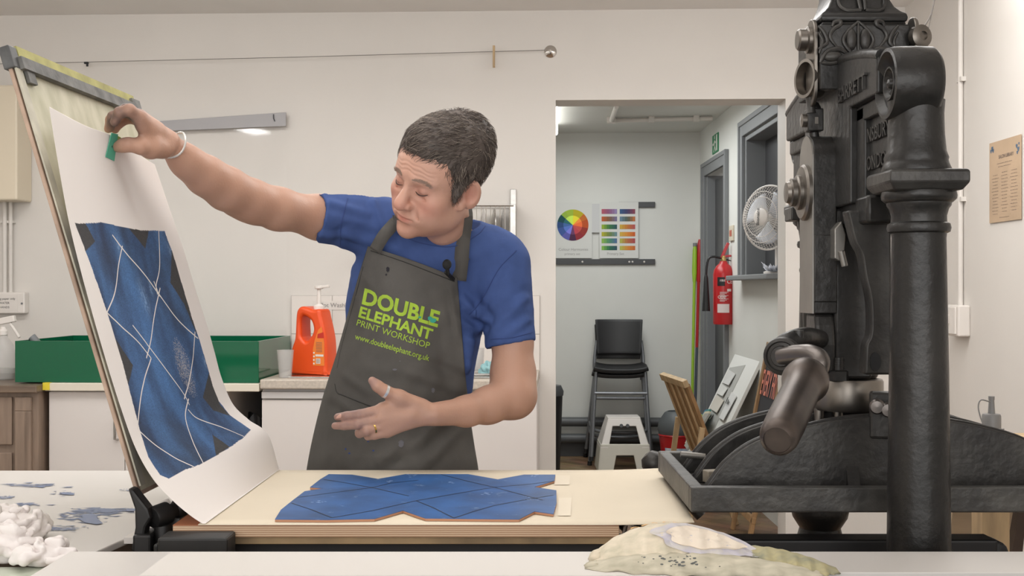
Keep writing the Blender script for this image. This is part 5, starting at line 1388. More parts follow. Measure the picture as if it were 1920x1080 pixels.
g = MB(); slab(g, V(1786, 958, 2.9), V(1912, 956, 2.9), V(1890, 1060, 2.9), V(1776, 1060, 2.9), .015); tag(obj('plywood_offcut', g, mat('pale_ply', (206, 182, 150), .6, var=.12, vs=5, stretch=(1, 1, 6)), smooth=0), 'pale plywood offcut leaning under the bench right of the iron column', 'board')
g = MB(); slab(g, V(1912, 950, 2.75), V(1926, 950, 2.75), V(1915, 1060, 2.75), V(1893, 1060, 2.75), .03); tag(obj('dark_plank', g, mat('dark_plank', (84, 66, 54), .6, var=.3, vs=10), smooth=0), 'dark brown plank standing at the right edge beside the pale plywood', 'plank')

# ================================================================== the pulled print, lifted off the block
def interp(ctrl, n):
    return np.array(spline(ctrl, n))
NEARC = [(92, 200, 1.885), (108, 300, 1.90), (130, 420, 1.91), (160, 540, 1.91), (194, 660, 1.905), (225, 760, 1.90), (254, 840, 1.895), (286, 897, 1.89), (322, 937, 1.885), (356, 966, 1.882), (385, 985.5, 1.879)]
FARC = [(290, 309, 2.33), (318, 392, 2.36), (345, 472, 2.38), (367, 545, 2.395), (387, 607, 2.41), (402, 660, 2.42), (415, 708, 2.425), (436, 757, 2.43), (466, 787, 2.433), (502, 815, 2.437), (524, 884, 2.44)]
def curve3(C, n):
    P = np.array([tuple(V(*c)) for c in spline(C, 400)])
    s = np.concatenate([[0], np.cumsum(np.linalg.norm(np.diff(P, axis=0), axis=1))]); s /= s[-1]
    q = np.linspace(0, 1, n)
    return np.stack([np.interp(q, s, P[:, k]) for k in range(3)], 1)
NU, NV = 420, 600
A_, B_ = curve3(NEARC, NV + 1), curve3(FARC, NV + 1)
uu = np.linspace(0, 1, NU + 1)[None, :, None]; vv = np.linspace(0, 1, NV + 1)[:, None, None]
S = A_[:, None, :] * (1 - uu) + B_[:, None, :] * uu
# the hand pulls the top edge up and forward at its middle; the hanging sheet bellies between the edges
bow = np.exp(-((uu - .60) / .22) ** 2) * np.exp(-vv * 5)
S = S + bow * np.array([.004, -.035, .010]) + (np.sin(np.pi * uu) * np.sin(np.pi * np.clip(vv * 1.05, 0, 1)) ** 1.2) * np.array([-.012, 0, .004])
crease = np.exp(-((uu - .60 - .35 * vv) / .05) ** 2) * np.exp(-((vv - .12) / .1) ** 2)
S = S + crease * np.array([-.006, .004, 0])
S[:, :, 2] = np.maximum(S[:, :, 2], .9225)
PXY = np.stack([960 + S[..., 0] * F / S[..., 1], 540 - (S[..., 2] - HC) * F / S[..., 1]], -1)
def inv(px, py):
    k = np.argmin(((PXY - np.array([px, py])) ** 2).sum(-1)); j, i = divmod(int(k), NU + 1); return (i / NU, j / NV)
def dense(pts, step=9):
    o = []
    for a, b in zip(pts, pts[1:] + pts[:1]):
        n = max(1, int(math.dist(a, b) / step)); o += [(a[0] + (b[0] - a[0]) * k / n, a[1] + (b[1] - a[1]) * k / n) for k in range(n)]
    return o
UVg = np.stack(np.broadcast_arrays(uu[..., 0], vv[..., 0]), -1).reshape(-1, 2)
def inside(poly):
    P = np.array([inv(*p) for p in dense(poly)])
    x, y = UVg[:, 0], UVg[:, 1]; r = np.zeros(len(x), bool)
    lo, hi = P.min(0), P.max(0); m = (x >= lo[0]) & (x <= hi[0]) & (y >= lo[1]) & (y <= hi[1]); xs, ys = x[m], y[m]; rr = np.zeros(len(xs), bool)
    for (xa, ya), (xb, yb) in zip(P, np.roll(P, -1, 0)):
        c = ((ya > ys) != (yb > ys)) & (xs < (xb - xa) * (ys - ya) / (yb - ya + 1e-12) + xa); rr ^= c
    r[m] = rr; return r
IMG = [(140, 419), (190, 417), (225, 425), (262, 432), (308, 433), (325, 478), (340, 530), (358, 590), (376, 645), (390, 692), (398, 722), (410, 752), (430, 778), (470, 806), (455, 822), (420, 846), (383, 868), (350, 880), (330, 891), (316, 898), (300, 891), (278, 858), (262, 808), (246, 745), (226, 668), (206, 603), (185, 540), (163, 478)]
DARK = [[(139, 417), (160, 419), (178, 453), (157, 474), (150, 460)], [(238, 424), (279, 430), (272, 466)], [(322, 470), (319, 530), (345, 570), (360, 606), (370, 630), (352, 560), (338, 515)],
        [(214, 632), (249, 685), (239, 727), (228, 690)], [(392, 697), (380, 745), (400, 770), (432, 780), (412, 758), (402, 728)], [(398, 815), (430, 838), (405, 856)]]
img = inside(IMG); dark = np.zeros(len(UVg), bool)
for d_ in DARK: dark |= inside(d_)
pw = S.reshape(-1, 3)
rs = np.random.RandomState(4)
def fbm(p, sc, seed, oct=4):
    r = np.zeros(len(p)); rg = np.random.RandomState(seed); a = 1.
    for o in range(oct):
        for _ in range(4):
            k = rg.normal(size=p.shape[1]) * sc * 2 ** o; r += a * np.sin(p @ k + rg.uniform(0, 6.28))
        a *= .55
    return r / 4
uvm = UVg * np.array([.56, .8])
def L3(c): return np.array(lin(c)[:3])
n1, n2, n3 = fbm(uvm * np.array([1, .35]), 22, 1), fbm(uvm, 9, 2), fbm(uvm, 60, 3)
t1 = np.clip(.48 + .62 * n1 + .2 * n3 * .5, 0, 1)[:, None]
col = np.tile(L3((236, 229, 224)), (len(UVg), 1))
blue = L3((38, 58, 92)) * (1 - t1) + L3((72, 114, 166)) * t1
t2 = np.clip(n2 - .30, 0, 1)[:, None] * .9
blue = blue * (1 - t2) + L3((38, 46, 62)) * t2
grain = 1 + .20 * rs.normal(size=(len(UVg), 1)).clip(-2, 2)
blue = blue * grain
sp = np.array([inv(345, 690)]); dsp = ((UVg - sp) * np.array([1 / .10, 1 / .13])); w = np.exp(-(dsp ** 2).sum(1)) * (rs.uniform(size=len(UVg)))
m = (w > .62); blue[m] = L3((176, 172, 172))
for (px, py, r_) in ((222, 460, .018), (318, 468, .014), (282, 540, .012), (384, 680, .012), (270, 560, .03)):
    q = np.array(inv(px, py)); w = np.exp(-(((UVg - q) / np.array([r_, r_ * 1.3])) ** 2).sum(1)) * (.6 + .4 * np.sin(n3 * 9)); blue = blue * (1 - .55 * w[:, None]) + L3((150, 184, 226)) * .55 * w[:, None]
dk = L3((58, 57, 58)) * grain
col[img] = blue[img]; col[img & dark] = dk[img & dark]
idx = np.arange((NU + 1) * (NV + 1)).reshape(NV + 1, NU + 1)
fc = np.stack([idx[:-1, :-1], idx[:-1, 1:], idx[1:, 1:], idx[1:, :-1]], -1).reshape(-1, 4)
M_print = mat('print_paper', (255, 255, 255), .75, attr='Col')
print_o = npobj('pulled_print', pw, fc, M_print, None, col)
md = print_o.modifiers.new('solid', 'SOLIDIFY'); md.thickness = .0004; md.offset = -1
tag(print_o, 'large white paper sheet with a fresh blue print lifted by the raised hand', 'print')
# white unprinted lines
def suv(u, v):
    x, y = u * NU, v * NV; i, j = min(int(x), NU - 1), min(int(y), NV - 1); a, b = x - i, y - j
    return Vector(S[j, i] * (1 - a) * (1 - b) + S[j, i + 1] * a * (1 - b) + S[j + 1, i] * (1 - a) * b + S[j + 1, i + 1] * a * b)
CAMP = Vector((0, 0, HC))
def pnorm(u, v):
    e = .004; a = suv(min(1, u + e), v) - suv(max(0, u - e), v); b = suv(u, min(1, v + e)) - suv(u, max(0, v - e)); n = a.cross(b).normalized()
    return n if n.dot(CAMP - suv(u, v)) > 0 else -n
g = MB()
LN = [[(210, 441), (240, 480), (270, 514), (303, 560)], [(296, 549), (325, 590), (345, 612), (371, 635)], [(229, 461), (222, 495), (218, 530), (213, 555), (200, 586)], [(200, 586), (230, 615), (258, 641), (283, 672)],
      [(297, 433), (299, 500), (292, 535), (295, 552)], [(300, 540), (289, 590), (282, 640), (274, 672)], [(248, 610), (270, 638), (280, 652), (320, 705), (345, 740), (355, 760)], [(283, 672), (270, 712), (262, 755), (257, 805)],
      [(257, 805), (290, 834), (330, 860), (364, 876)], [(365, 622), (362, 665), (355, 712), (345, 748)], [(353, 748), (347, 782), (362, 830), (381, 870)], [(352, 768), (370, 785), (420, 803), (457, 819)], [(288, 528), (299, 556)]]
for ln in LN:
    pts = [inv(*p[:2]) for p in spline(ln, 26)]
    pts = [np.array(p) for p in pts]
    # smooth the snapped samples
    for _ in range(3): pts = [pts[0]] + [(pts[i - 1] + 2 * pts[i] + pts[i + 1]) / 4 for i in range(1, len(pts) - 1)] + [pts[-1]]
    Q = [suv(*p) for p in pts]; NQ = [pnorm(*p) for p in pts]
    vs = []; 
    for i in range(len(Q)):
        t = (Q[min(i + 1, len(Q) - 1)] - Q[max(i - 1, 0)]).normalized(); s = NQ[i].cross(t).normalized() * .0014
        vs += [Q[i] + NQ[i] * .0006 - s, Q[i] + NQ[i] * .0006 + s]
    g.add(vs, [(2 * i, 2 * i + 1, 2 * i + 3, 2 * i + 2) for i in range(len(Q) - 1)])
obj('white_line', g, mat('line_white', (232, 226, 220), .8), print_o, smooth=0)

# ================================================================== the printer: signed distance modelling
def dcone(a, b, ra, rb):
    a, b = np.array(a, float), np.array(b, float); d = b - a; L2 = d @ d
    def f(P):
        t = np.clip(((P - a) @ d) / L2, 0, 1)
        return np.linalg.norm(P - a - t[:, None] * d, axis=1) - (ra + (rb - ra) * t)
    return f
def dell(c, r, R=None):
    c, r = np.array(c, float), np.array(r, float); R = None if R is None else np.array(R, float)
    def f(P):
        q = P - c
        if R is not None: q = q @ R            # columns of R are the local axes
        k0 = np.linalg.norm(q / r, axis=1); k1 = np.linalg.norm(q / (r * r), axis=1)
        return np.where(k1 > 1e-9, k0 * (k0 - 1) / np.maximum(k1, 1e-9), -r.min())
    return f
def smin(a, b, k):
    h = np.clip(.5 + .5 * (b - a) / k, 0, 1); return b * (1 - h) + a * h - k * h * (1 - h)
def dcut(f, p, n):
    p, n = np.array(p, float), np.array(n, float); n = n / np.linalg.norm(n)
    return lambda P: np.maximum(f(P), (P - p) @ n)
class Field:
    def __init__(s): s.ops = []
    def add(s, f, k=.01): s.ops.append((f, k, 1)); return s
    def sub(s, f, k=.004): s.ops.append((f, k, -1)); return s
    def __call__(s, P, r=None, c=None):
        d = np.full(len(P), 1.0)
        for f, k, sg in s.ops:
            if c is not None and f(c)[0] > r + k + .012: continue
            if sg > 0: d = smin(d, f(P), k)
            else: d = -smin(-d, f(P), k)
        return d
def mesh_field(fd, lo, hi, h, B=20):
    lo, hi = np.array(lo), np.array(hi); n = np.ceil((hi - lo) / h).astype(int) + 1
    big = 1 << 20
    gid_all, pos_all, quad_all = [], [], []
    ii = np.arange(-1, B + 1); gx, gy, gz = np.meshgrid(ii, ii, ii, indexing='ij'); M = B + 2
    base = np.stack([gx, gy, gz], -1).reshape(-1, 3)
    def gid(a): return (a[..., 0] + 2).astype(np.int64) * big * big + (a[..., 1] + 2).astype(np.int64) * big + (a[..., 2] + 2)
    cor = [(i, j, k) for i in (0, 1) for j in (0, 1) for k in (0, 1)]
    edges = [(a, b) for a in range(8) for b in range(a + 1, 8) if sum(x != y for x, y in zip(cor[a], cor[b])) == 1]
    rad = h * B * .5 * 1.7321 + 2 * h
    for bi in range(0, n[0], B):
        for bj in range(0, n[1], B):
            for bk in range(0, n[2], B):
                o = np.array([bi, bj, bk]); c = lo + (o + B / 2 - .5) * h
                dc = fd(c[None, :])[0]
                if abs(dc) > rad * 1.6 + .03: continue
                P = lo + (base + o) * h
                D = fd(P, rad, c[None, :]).reshape(M, M, M)
                if D.min() > 0 or D.max() < 0: continue
                ins = D < 0
                cs_ = [ins[i:M - 1 + i, j:M - 1 + j, k:M - 1 + k] for i, j, k in cor]
                cnt = sum(x.astype(np.int8) for x in cs_)
                cells = np.argwhere((cnt > 0) & (cnt < 8))
                if not len(cells): continue
                dv = np.stack([D[cells[:, 0] + i, cells[:, 1] + j, cells[:, 2] + k] for i, j, k in cor], 1)
                acc = np.zeros((len(cells), 3)); num = np.zeros(len(cells))
                for a, b in edges:
                    da, db = dv[:, a], dv[:, b]; m = (da < 0) != (db < 0)
                    t = np.where(m, da / np.where(m, da - db, 1), 0)
                    pa, pb = np.array(cor[a], float), np.array(cor[b], float)
                    acc += np.where(m[:, None], pa + (pb - pa) * t[:, None], 0); num += m
                pos_all.append(lo + (cells - 1 + o + acc / num[:, None]) * h); gid_all.append(gid(cells - 1 + o))
                for ax in range(3):
                    sl = [slice(1, M - 1)] * 3; sl2 = list(sl); sl2[ax] = slice(2, M)
                    a, b = ins[tuple(sl)], ins[tuple(sl2)]
                    for flip in (0, 1):
                        e = np.argwhere((a & ~b) if flip == 0 else (~a & b))
                        if not len(e): continue
                        e = e + o
                        u_, v_ = [(1, 2), (2, 0), (0, 1)][ax]
                        q = []
                        for du, dv_ in ((-1, -1), (0, -1), (0, 0), (-1, 0)):
                            z = e.copy(); z[:, u_] += du; z[:, v_] += dv_; q.append(gid(z))
                        q = np.stack(q, 1); quad_all.append(q if flip == 0 else q[:, ::-1])
    G = np.concatenate(gid_all); Pp = np.concatenate(pos_all); Q = np.concatenate(quad_all)
    ug, first = np.unique(G, return_index=True)
    qi = np.searchsorted(ug, Q); qi = np.minimum(qi, len(ug) - 1)
    ok = (ug[qi] == Q).all(1)
    return Pp[first], qi[ok]
def largest(v, f):
    lab = np.arange(len(v))
    while True:
        m = lab[f].min(1); new = lab.copy()
        for k in range(4): np.minimum.at(new, f[:, k], m)
        new = new[new]
        if (new == lab).all(): break
        lab = new
    u, c = np.unique(lab, return_counts=True); keep = lab == u[np.argmax(c)]
    mp = np.cumsum(keep) - 1
    return v[keep], mp[f[keep[f[:, 0]]]]
def vnormals(v, f):
    n = np.cross(v[f[:, 2]] - v[f[:, 0]], v[f[:, 3]] - v[f[:, 1]]); r = np.zeros_like(v)
    for k in range(4): np.add.at(r, f[:, k], n)
    return r / np.maximum(np.linalg.norm(r, axis=1), 1e-12)[:, None]
def relax(v, f, it=2, w=.5):
    e = np.concatenate([f[:, [0, 1]], f[:, [1, 2]], f[:, [2, 3]], f[:, [3, 0]]]); e = np.concatenate([e, e[:, ::-1]])
    deg = np.bincount(e[:, 0], minlength=len(v))[:, None]
    for _ in range(it):
        s = np.zeros_like(v)
        for k in range(3): s[:, k] = np.bincount(e[:, 0], weights=v[e[:, 1], k], minlength=len(v))
        v = v * (1 - w) + w * s / np.maximum(deg, 1)
    return v
def vp(px, py, d): return np.array(tuple(V(px, py, d)))

person = thing('person', 'person in blue t-shirt and dark grey apron leaning over the block and lifting the print', 'person', (-.2, 2.68, 0))

# ---- head frame (x to the person's left, y forward, z up)
Rx = np.array([.77, .493, 0.]);
row_x = np.array([.77, -.62, .16]); row_z = np.array([-.45, -.25, .86])
row_x /= np.linalg.norm(row_x); row_z = row_z - row_x * (row_x @ row_z); row_z /= np.linalg.norm(row_z)
row_t = -np.cross(row_z, row_x) * -1
# columns: world images of local axes; toward-camera component is -Y
def axis(i): return np.array([row_x[i], 0, row_z[i]])
AXL = np.stack([axis(i) for i in range(3)], 1)
tz = np.cross(row_x, row_z)
for sgn in (1, -1):
    t = tz * sgn
    if t[1] > 0: AXL[1, :] = -t     # face points toward the camera
HO = vp(819, 331, 2.46)
def hl(x, y, z): return HO + AXL @ np.array([x, y, z])
def hell(c, r): return dell(hl(*c), r, AXL)
def hcone(a, b, ra, rb): return dcone(hl(*a), hl(*b), ra, rb)

body = Field()
# torso core, kept under the shirt
TE = 15 * math.pi / 180
TR = np.array([[math.cos(TE), 0, math.sin(TE)], [0, 1, 0], [-math.sin(TE), 0, math.cos(TE)]])
body.add(dell(vp(788, 560, 2.66), (.145, .085, .18), TR), .03)
body.add(dell(vp(758, 730, 2.66), (.13, .085, .20), TR), .04)
body.add(dcone(vp(690, 420, 2.64), vp(925, 488, 2.64), .036, .036), .03)
body.add(dcone(vp(846, 478, 2.645), hl(0, -.025, -.055), .048, .056), .03)
body.add(dcone(vp(850, 465, 2.62), vp(905, 474, 2.63), .040, .032), .03)
body.add(hcone((.025, .01, -.095), (.018, -.02, -.125), .022, .026), .03)
# right arm, raised towards the sheet
for a, b, ra, rb in (((655, 412, 2.61), (600, 408, 2.555), .042, .043), ((600, 408, 2.555), (520, 391, 2.455), .0455, .040), ((520, 392, 2.455), (470, 375, 2.40), .040, .0375),
                     ((470, 375, 2.40), (425, 354, 2.345), .0385, .0385), ((425, 354, 2.345), (385, 329, 2.295), .0385, .034), ((385, 329, 2.295), (350, 303, 2.25), .034, .0265), ((350, 303, 2.25), (318, 272, 2.205), .0265, .0225)):
    body.add(dcone(vp(*a), vp(*b), ra, rb), .03)
body.add(dcone(vp(477, 392, 2.42), vp(440, 378, 2.39), .028, .026), .02)
# left arm across the apron
for a, b, ra, rb in (((935, 505, 2.62), (955, 600, 2.60), .040, .041), ((955, 600, 2.60), (961, 640, 2.585), .041, .0425), ((961, 640, 2.585), (962, 700, 2.575), .0425, .046), ((962, 700, 2.575), (962, 742, 2.55), .047, .049),
                     ((962, 742, 2.55), (915, 760, 2.50), .047, .037), ((915, 760, 2.50), (875, 771, 2.455), .037, .0295), ((875, 771, 2.455), (812, 777, 2.395), .0295, .0240)):
    body.add(dcone(vp(*a), vp(*b), ra, rb), .02)
# left hand
def chain(pts, rs, k=.005):
    for (a, b, ra, rb) in zip(pts[:-1], pts[1:], rs[:-1], rs[1:]): body.add(dcone(vp(*a), vp(*b), ra, rb), k)
for m_, r_ in (((716, 770, 2.362), .0125), ((712, 786, 2.358), .0125), ((716, 800, 2.36), .0115), ((726, 810, 2.364), .0105)):
    body.add(dcone(vp(800, 777, 2.392), vp(*m_), .017, r_), .010)
    body.add(dcone(vp(770, 777, 2.378), vp(*m_), .016, r_), .008)
chain([(716, 769, 2.362), (674, 777.5, 2.352), (650, 780, 2.356), (633, 782, 2.362)], [.0122, .0102, .0092, .0076], .0025)
chain([(712, 787, 2.358), (670, 796, 2.346), (645, 798, 2.352), (628, 798.5, 2.36)], [.0122, .0102, .0090, .0074], .0025)
chain([(716, 800, 2.36), (688, 808, 2.344), (674, 813, 2.36), (672, 810, 2.385)], [.0115, .0100, .0090, .0078], .0025)
chain([(726, 810, 2.364), (702, 816, 2.352), (690, 818, 2.366), (690, 815, 2.385)], [.0105, .0092, .0082, .007], .0025)
chain([(790, 765, 2.388), (748, 745, 2.368), (722, 733.5, 2.356), (708, 724, 2.353), (698, 714, 2.352)], [.020, .0150, .0118, .0108, .0085], .008)
body.add(dcone(vp(752, 752, 2.372), vp(722, 765, 2.364), .012, .010), .014)
# right hand, pinching the card tab
for m_, r_ in (((263, 222, 2.108), .0115), ((261, 219, 2.128), .012), ((261, 221, 2.148), .0115), ((266, 229, 2.166), .0105)):
    body.add(dcone(vp(312, 265, 2.196), vp(*m_), .018, r_), .010)
    body.add(dcone(vp(290, 246, 2.165), vp(*m_), .015, r_), .008)
chain([(263, 222, 2.108), (243, 206, 2.088), (224, 211, 2.088), (215, 229, 2.094)], [.0118, .0105, .0096, .0082])
chain([(261, 219, 2.128), (236, 206, 2.118), (212, 219, 2.122), (206, 240, 2.142)], [.0120, .0105, .0096, .0080])
chain([(261, 221, 2.148), (232, 209, 2.148), (208, 224, 2.150), (203, 242, 2.158)], [.0115, .0100, .0090, .0076])
chain([(266, 229, 2.166), (243, 222, 2.172), (224, 231, 2.172), (216, 244, 2.168)], [.0105, .0088, .0080, .0068])
chain([(304, 276, 2.182), (282, 278, 2.145), (264, 274.5, 2.122), (241, 271, 2.112), (230, 273, 2.113), (220, 276, 2.114)], [.022, .0185, .0140, .0118, .0112, .0090], .008)
body.add(dcone(vp(285, 262, 2.15), vp(268, 240, 2.118), .014, .010), .016)
# head
body.add(hell((0, -.015, .035), (.076, .096, .086)), .02)
body.add(hell((0, .030, -.030), (.061, .056, .082)), .03)
body.add(hell((0, .030, .035), (.063, .055, .05)), .03)
body.add(hell((0, .040, -.085), (.043, .043, .034)), .03)
body.add(hell((0, .076, -.106), (.020, .016, .016)), .02)
for s in (-1, 1):
    body.add(hell((s * .046, .050, -.030), (.022, .027, .021)), .02)
    body.add(hell((s * .040, .045, -.062), (.020, .024, .024)), .025)
    body.add(hell((s * .050, .002, -.070), (.016, .026, .026)), .03)
    body.add(hell((s * .026, .070, -.062), (.016, .016, .018)), .015)
    body.add(hcone((s * .012, .083, .019), (s * .046, .064, .018), .0085, .0075), .014)
body.add(hcone((0, .082, .004), (0, .101, -.028), .0092, .0120), .012)
body.add(hell((0, .105, -.039), (.0138, .0135, .0118)), .010)
for s in (-1, 1):
    body.sub(hell((s * .031, .096, -.003), (.019, .016, .011)), .012)
    body.add(hell((s * .0155, .092, -.042), (.0085, .0115, .0085)), .006)
    body.add(hell((s * .0315, .070, -.003), (.0135, .0135, .0125)), .004)
    body.sub(hcone((s * .0065, .1015, -.0505), (s * .011, .098, -.050), .0028, .0028), .002)
    body.sub(hcone((s * .022, .093, -.042), (s * .031, .080, -.064), .0024, .0012), .012)
    body.sub(hcone((s * .019, .0865, -.0075), (s * .044, .074, -.009), .0013, .0010), .003)
    body.sub(hcone((s * .022, .084, -.016), (s * .042, .073, -.022), .0016, .001), .008)
body.add(hell((0, .0848, -.0678), (.021, .0098, .0058)), .006)
body.add(hell((0, .0840, -.0785), (.018, .0098, .0064)), .006)
body.sub(hcone((-.021, .086, -.0712), (0, .0955, -.0726), .0012, .0017), .003)
body.sub(hcone((.021, .086, -.0712), (0, .0955, -.0726), .0012, .0017), .003)
body.sub(hell((0, .092, -.091), (.016, .006, .005)), .008)
for s in (-1, 1):
    er = 38 * math.pi / 180
    EA = np.array([[math.cos(er * s), math.sin(er * s) * -1, 0], [math.sin(er * s), math.cos(er * s), 0], [0, 0, 1.]])
    ER = AXL @ EA
    body.add(dell(hl(s * .082, -.018, -.013), (.0085, .022, .034), ER), .006)
    body.add(dell(hl(s * .074, .000, -.038), (.008, .010, .012), ER), .006)
    body.sub(dell(hl(s * .0885, -.0125, -.009), (.0095, .0135, .0225), ER), .002)
    body.add(dell(hl(s * .0815, -.022, -.006), (.0045, .0035, .016), ER), .003)
    body.add(dell(hl(s * .079, .006, -.016), (.005, .005, .007), ER), .003)

bv, bf = mesh_field(body, (-.78, 2.03, .60), (.10, 2.78, 1.70), .0021)
bv, bf = largest(bv, bf); bv = relax(bv, bf, 2, .45)
_l = (bv - HO) @ AXL; _n = vnormals(bv, bf)
_f = np.exp(-(_l[:, 0] / .05) ** 4) * np.clip((_l[:, 1] - .03) / .02, 0, 1)
_w = np.zeros(len(bv))
for z_, a_ in ((.030, .0010), (.038, .0013), (.046, .0011)):
    zz_ = z_ + .004 * np.cos(_l[:, 0] * 60) + .0015 * np.sin(_l[:, 0] * 170 + z_ * 900); _w += -a_ * np.exp(-((_l[:, 2] - zz_) / .0021) ** 2)
bv = bv + _n * (_w * _f)[:, None]
# ---- skin colour
loc = (bv - HO) @ AXL
sk = np.tile(L3((208, 164, 144)), (len(bv), 1))
hd = (np.linalg.norm(loc - np.array([0, 0, -.02]), axis=1) < .16)
def blend(mask, c, a): 
    a = np.clip(a, 0, 1)[:, None] * mask[:, None]; sk[:] = sk * (1 - a) + L3(c) * a
allm = np.ones(len(bv))
blend(allm, (190, 138, 118), .35 * np.clip(.5 + .5 * fbm(bv, 30, 8), 0, 1))
arm = (~hd).astype(float)
blend(arm, (176, 136, 114), .7 * allm)
hf = hd.astype(float)
def spot(c, r): return np.exp(-(((loc - np.array(c)) / np.array(r)) ** 2).sum(1)) * hf
for s in (-1, 1): blend(allm, (206, 124, 108), .45 * spot((s * .045, .062, -.038), (.022, .03, .022)))
blend(allm, (206, 122, 106), .5 * spot((0, .105, -.040), (.016, .018, .014)))
blend(allm, (178, 128, 108), .55 * np.clip(spot((0, .06, -.10), (.055, .06, .03)) * 1.3, 0, 1))
blend(allm, (188, 112, 98), .7 * np.clip(spot((0, .092, -.073), (.024, .02, .0085)) * 1.5 - .3, 0, 1))
for s in (-1, 1):
    blend(allm, (200, 124, 110), .4 * spot((s * .080, -.016, -.010), (.014, .022, .03)))
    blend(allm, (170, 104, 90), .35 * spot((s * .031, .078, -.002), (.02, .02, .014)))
0 and print('STAIN', (np.linalg.norm(bv - vp(225, 222, 2.11), axis=1) < .03).sum(), len(bv), bv.min(0), bv.max(0))
# ink stained fingers, plus a darker patch inside the raised hand's palm
dR = np.linalg.norm(bv - vp(225, 222, 2.11), axis=1); st_ = np.clip(1.9 - dR / .030, 0, 1) * np.clip(.85 + .25 * fbm(bv, 160, 9), 0, 1); blend(arm, (66, 60, 64), .82 * st_)
dR = np.linalg.norm(bv - vp(254, 238, 2.13), axis=1); blend(arm, (74, 62, 62), .75 * np.clip(1.7 - dR / .018, 0, 1))
dL = np.linalg.norm(bv - vp(655, 792, 2.36), axis=1); blend(arm, (104, 86, 92), .62 * np.clip(1.7 - dL / .040, 0, 1) * np.clip(.8 + .35 * fbm(bv, 140, 10), 0, 1))
dL = np.linalg.norm(bv - vp(700, 718, 2.355), axis=1); blend(arm, (88, 86, 112), .7 * np.clip(1.1 - dL / .016, 0, 1))
M_skin = mat('skin', (255, 255, 255), .48, attr='Col', spec=.4, bump=.12, bs=220)
M_skin.node_tree.nodes['Principled BSDF'].inputs['Subsurface Weight'].default_value = .08
M_skin.node_tree.nodes['Principled BSDF'].inputs['Subsurface Radius'].default_value = (.012, .005, .003)
npobj('body', bv, bf, M_skin, person, sk)

# ---- thumb nail, lashes, brows
def nail(p0, p1, nrm, w):
    g = MB(); a, b = Vector(p0), Vector(p1); t = (b - a); n = Vector(nrm).normalized(); s = n.cross(t).normalized()
    def f(u, v): q = (u - .5) * 2; e = (1 - abs(2 * v - 1) ** 4 * .35); return a + t * v + s * (w * q * e) + n * (.0004 - q * q * w * .35)
    g.grid(f, 8, 8); obj('fingernail', g, mat('nail', (206, 160, 142), .3), person, solid=.0004)
nail(vp(229, 270.5, 2.1025), vp(217, 274.5, 2.1055), (0.05, -1, .35), .0062)
nail(vp(640, 779, 2.350), vp(629, 781, 2.357), (-.1, -1, .5), .0045)
def hs(g, a, b, r, n=6):
    g.tube([Vector(q) for q in spline([a, tuple((np.array(a) + np.array(b)) / 2), b], n)], r, 5)
g = MB()
for s in (-1, 1):
    P = [tuple(hl(s * x, y, z)) for x, y, z in ((.0185, .0838, -.0068), (.025, .0858, -.0085), (.032, .0855, -.0094), (.039, .0815, -.0088), (.0445, .0755, -.0064))]
    g.tube([Vector(q) for q in spline(P, 20)], [.0006 + .0007 * math.sin(math.pi * i / 19) for i in range(20)], 6)
obj('eyelashes', g, mat('lash', (70, 50, 44), .7), person)
rng = np.random.RandomState(12)
g = MB(); tree = BVHTree.FromPolygons([tuple(v) for v in bv], [tuple(int(i) for i in q) for q in bf])
for s in (-1, 1):
    for k in range(150):
        u = rng.uniform(); x = .012 + .036 * u; z = .0155 + .009 * math.sin(math.pi * (u * .8 + .15)) - .004 * u + rng.normal() * .0018
        o_ = hl(s * x, .14, z); d_ = AXL @ np.array([0, -1, 0.]); h = tree.ray_cast(Vector(o_), Vector(d_))
        if h[0] is None: continue
        p = h[0] + h[1] * .0003; q = p + Vector(AXL @ np.array([s * .0075, -.003, .0016 + rng.normal() * .001])) + h[1] * .0012
        g.tube([p, (p + q) / 2 + h[1] * .0006, q], [.00035, .0003, .0001], 3)
obj('eyebrow', g, mat('brow', (150, 126, 112), .8), person)

# ---- hair
hair = Field()
hair.add(hell((0, -.018, .038), (.085, .104, .097)), .01)
hair.add(hell((.0, .035, .088), (.040, .040, .030)), .03)
hair.add(hell((.02, -.05, .07), (.062, .066, .066)), .03)
for s in (-1, 1): hair.add(hcone((s * .074, .015, .01), (s * .0715, .020, -.026), .011, .006), .012)
hair.sub(hell((0, .122, -.030), (.105, .12, .100)), .006)
for s in (-1, 1): hair.sub(hell((s * .088, -.012, -.040), (.042, .030, .052)), .006)
hair.sub(lambda P: ((P - HO) @ AXL)[:, 2] + .060 - .35 * np.minimum(0, ((P - HO) @ AXL)[:, 1] + .02) * -.2, .006)
hair.sub(lambda P: np.maximum(((P - HO) @ AXL)[:, 2] + .03, -(((P - HO) @ AXL)[:, 1] + .03)), .006)
hv, hf_ = mesh_field(hair, HO - .17, HO + .19, .0025)
hv = relax(hv, hf_, 2, .4)
hn = vnormals(hv, hf_)
lh = (hv - HO) @ AXL
hv = hv + hn * (.0016 * fbm(lh * np.array([1, 1, 1]), 120, 21) + .0022 * fbm(lh, 45, 22))[:, None]
hc = np.tile(L3((98, 88, 82)), (len(hv), 1)); gr = np.clip(.35 + .5 * fbm(lh * np.array([1, .5, 1]), 90, 23), 0, 1)[:, None]
side = np.clip((np.abs(lh[:, 0]) - .05) / .03, 0, 1)[:, None] * np.clip((.04 - lh[:, 2]) / .04, 0, 1)[:, None]
hc = hc * (1 - gr * .6) + L3((48, 43, 41)) * gr * .6; hc = hc * (1 - side * .35) + L3((120, 112, 106)) * side * .35
M_hair = mat('hair', (255, 255, 255), .5, attr='Col', spec=.35)
ho = npobj('hair', hv, hf_, M_hair, person, hc)
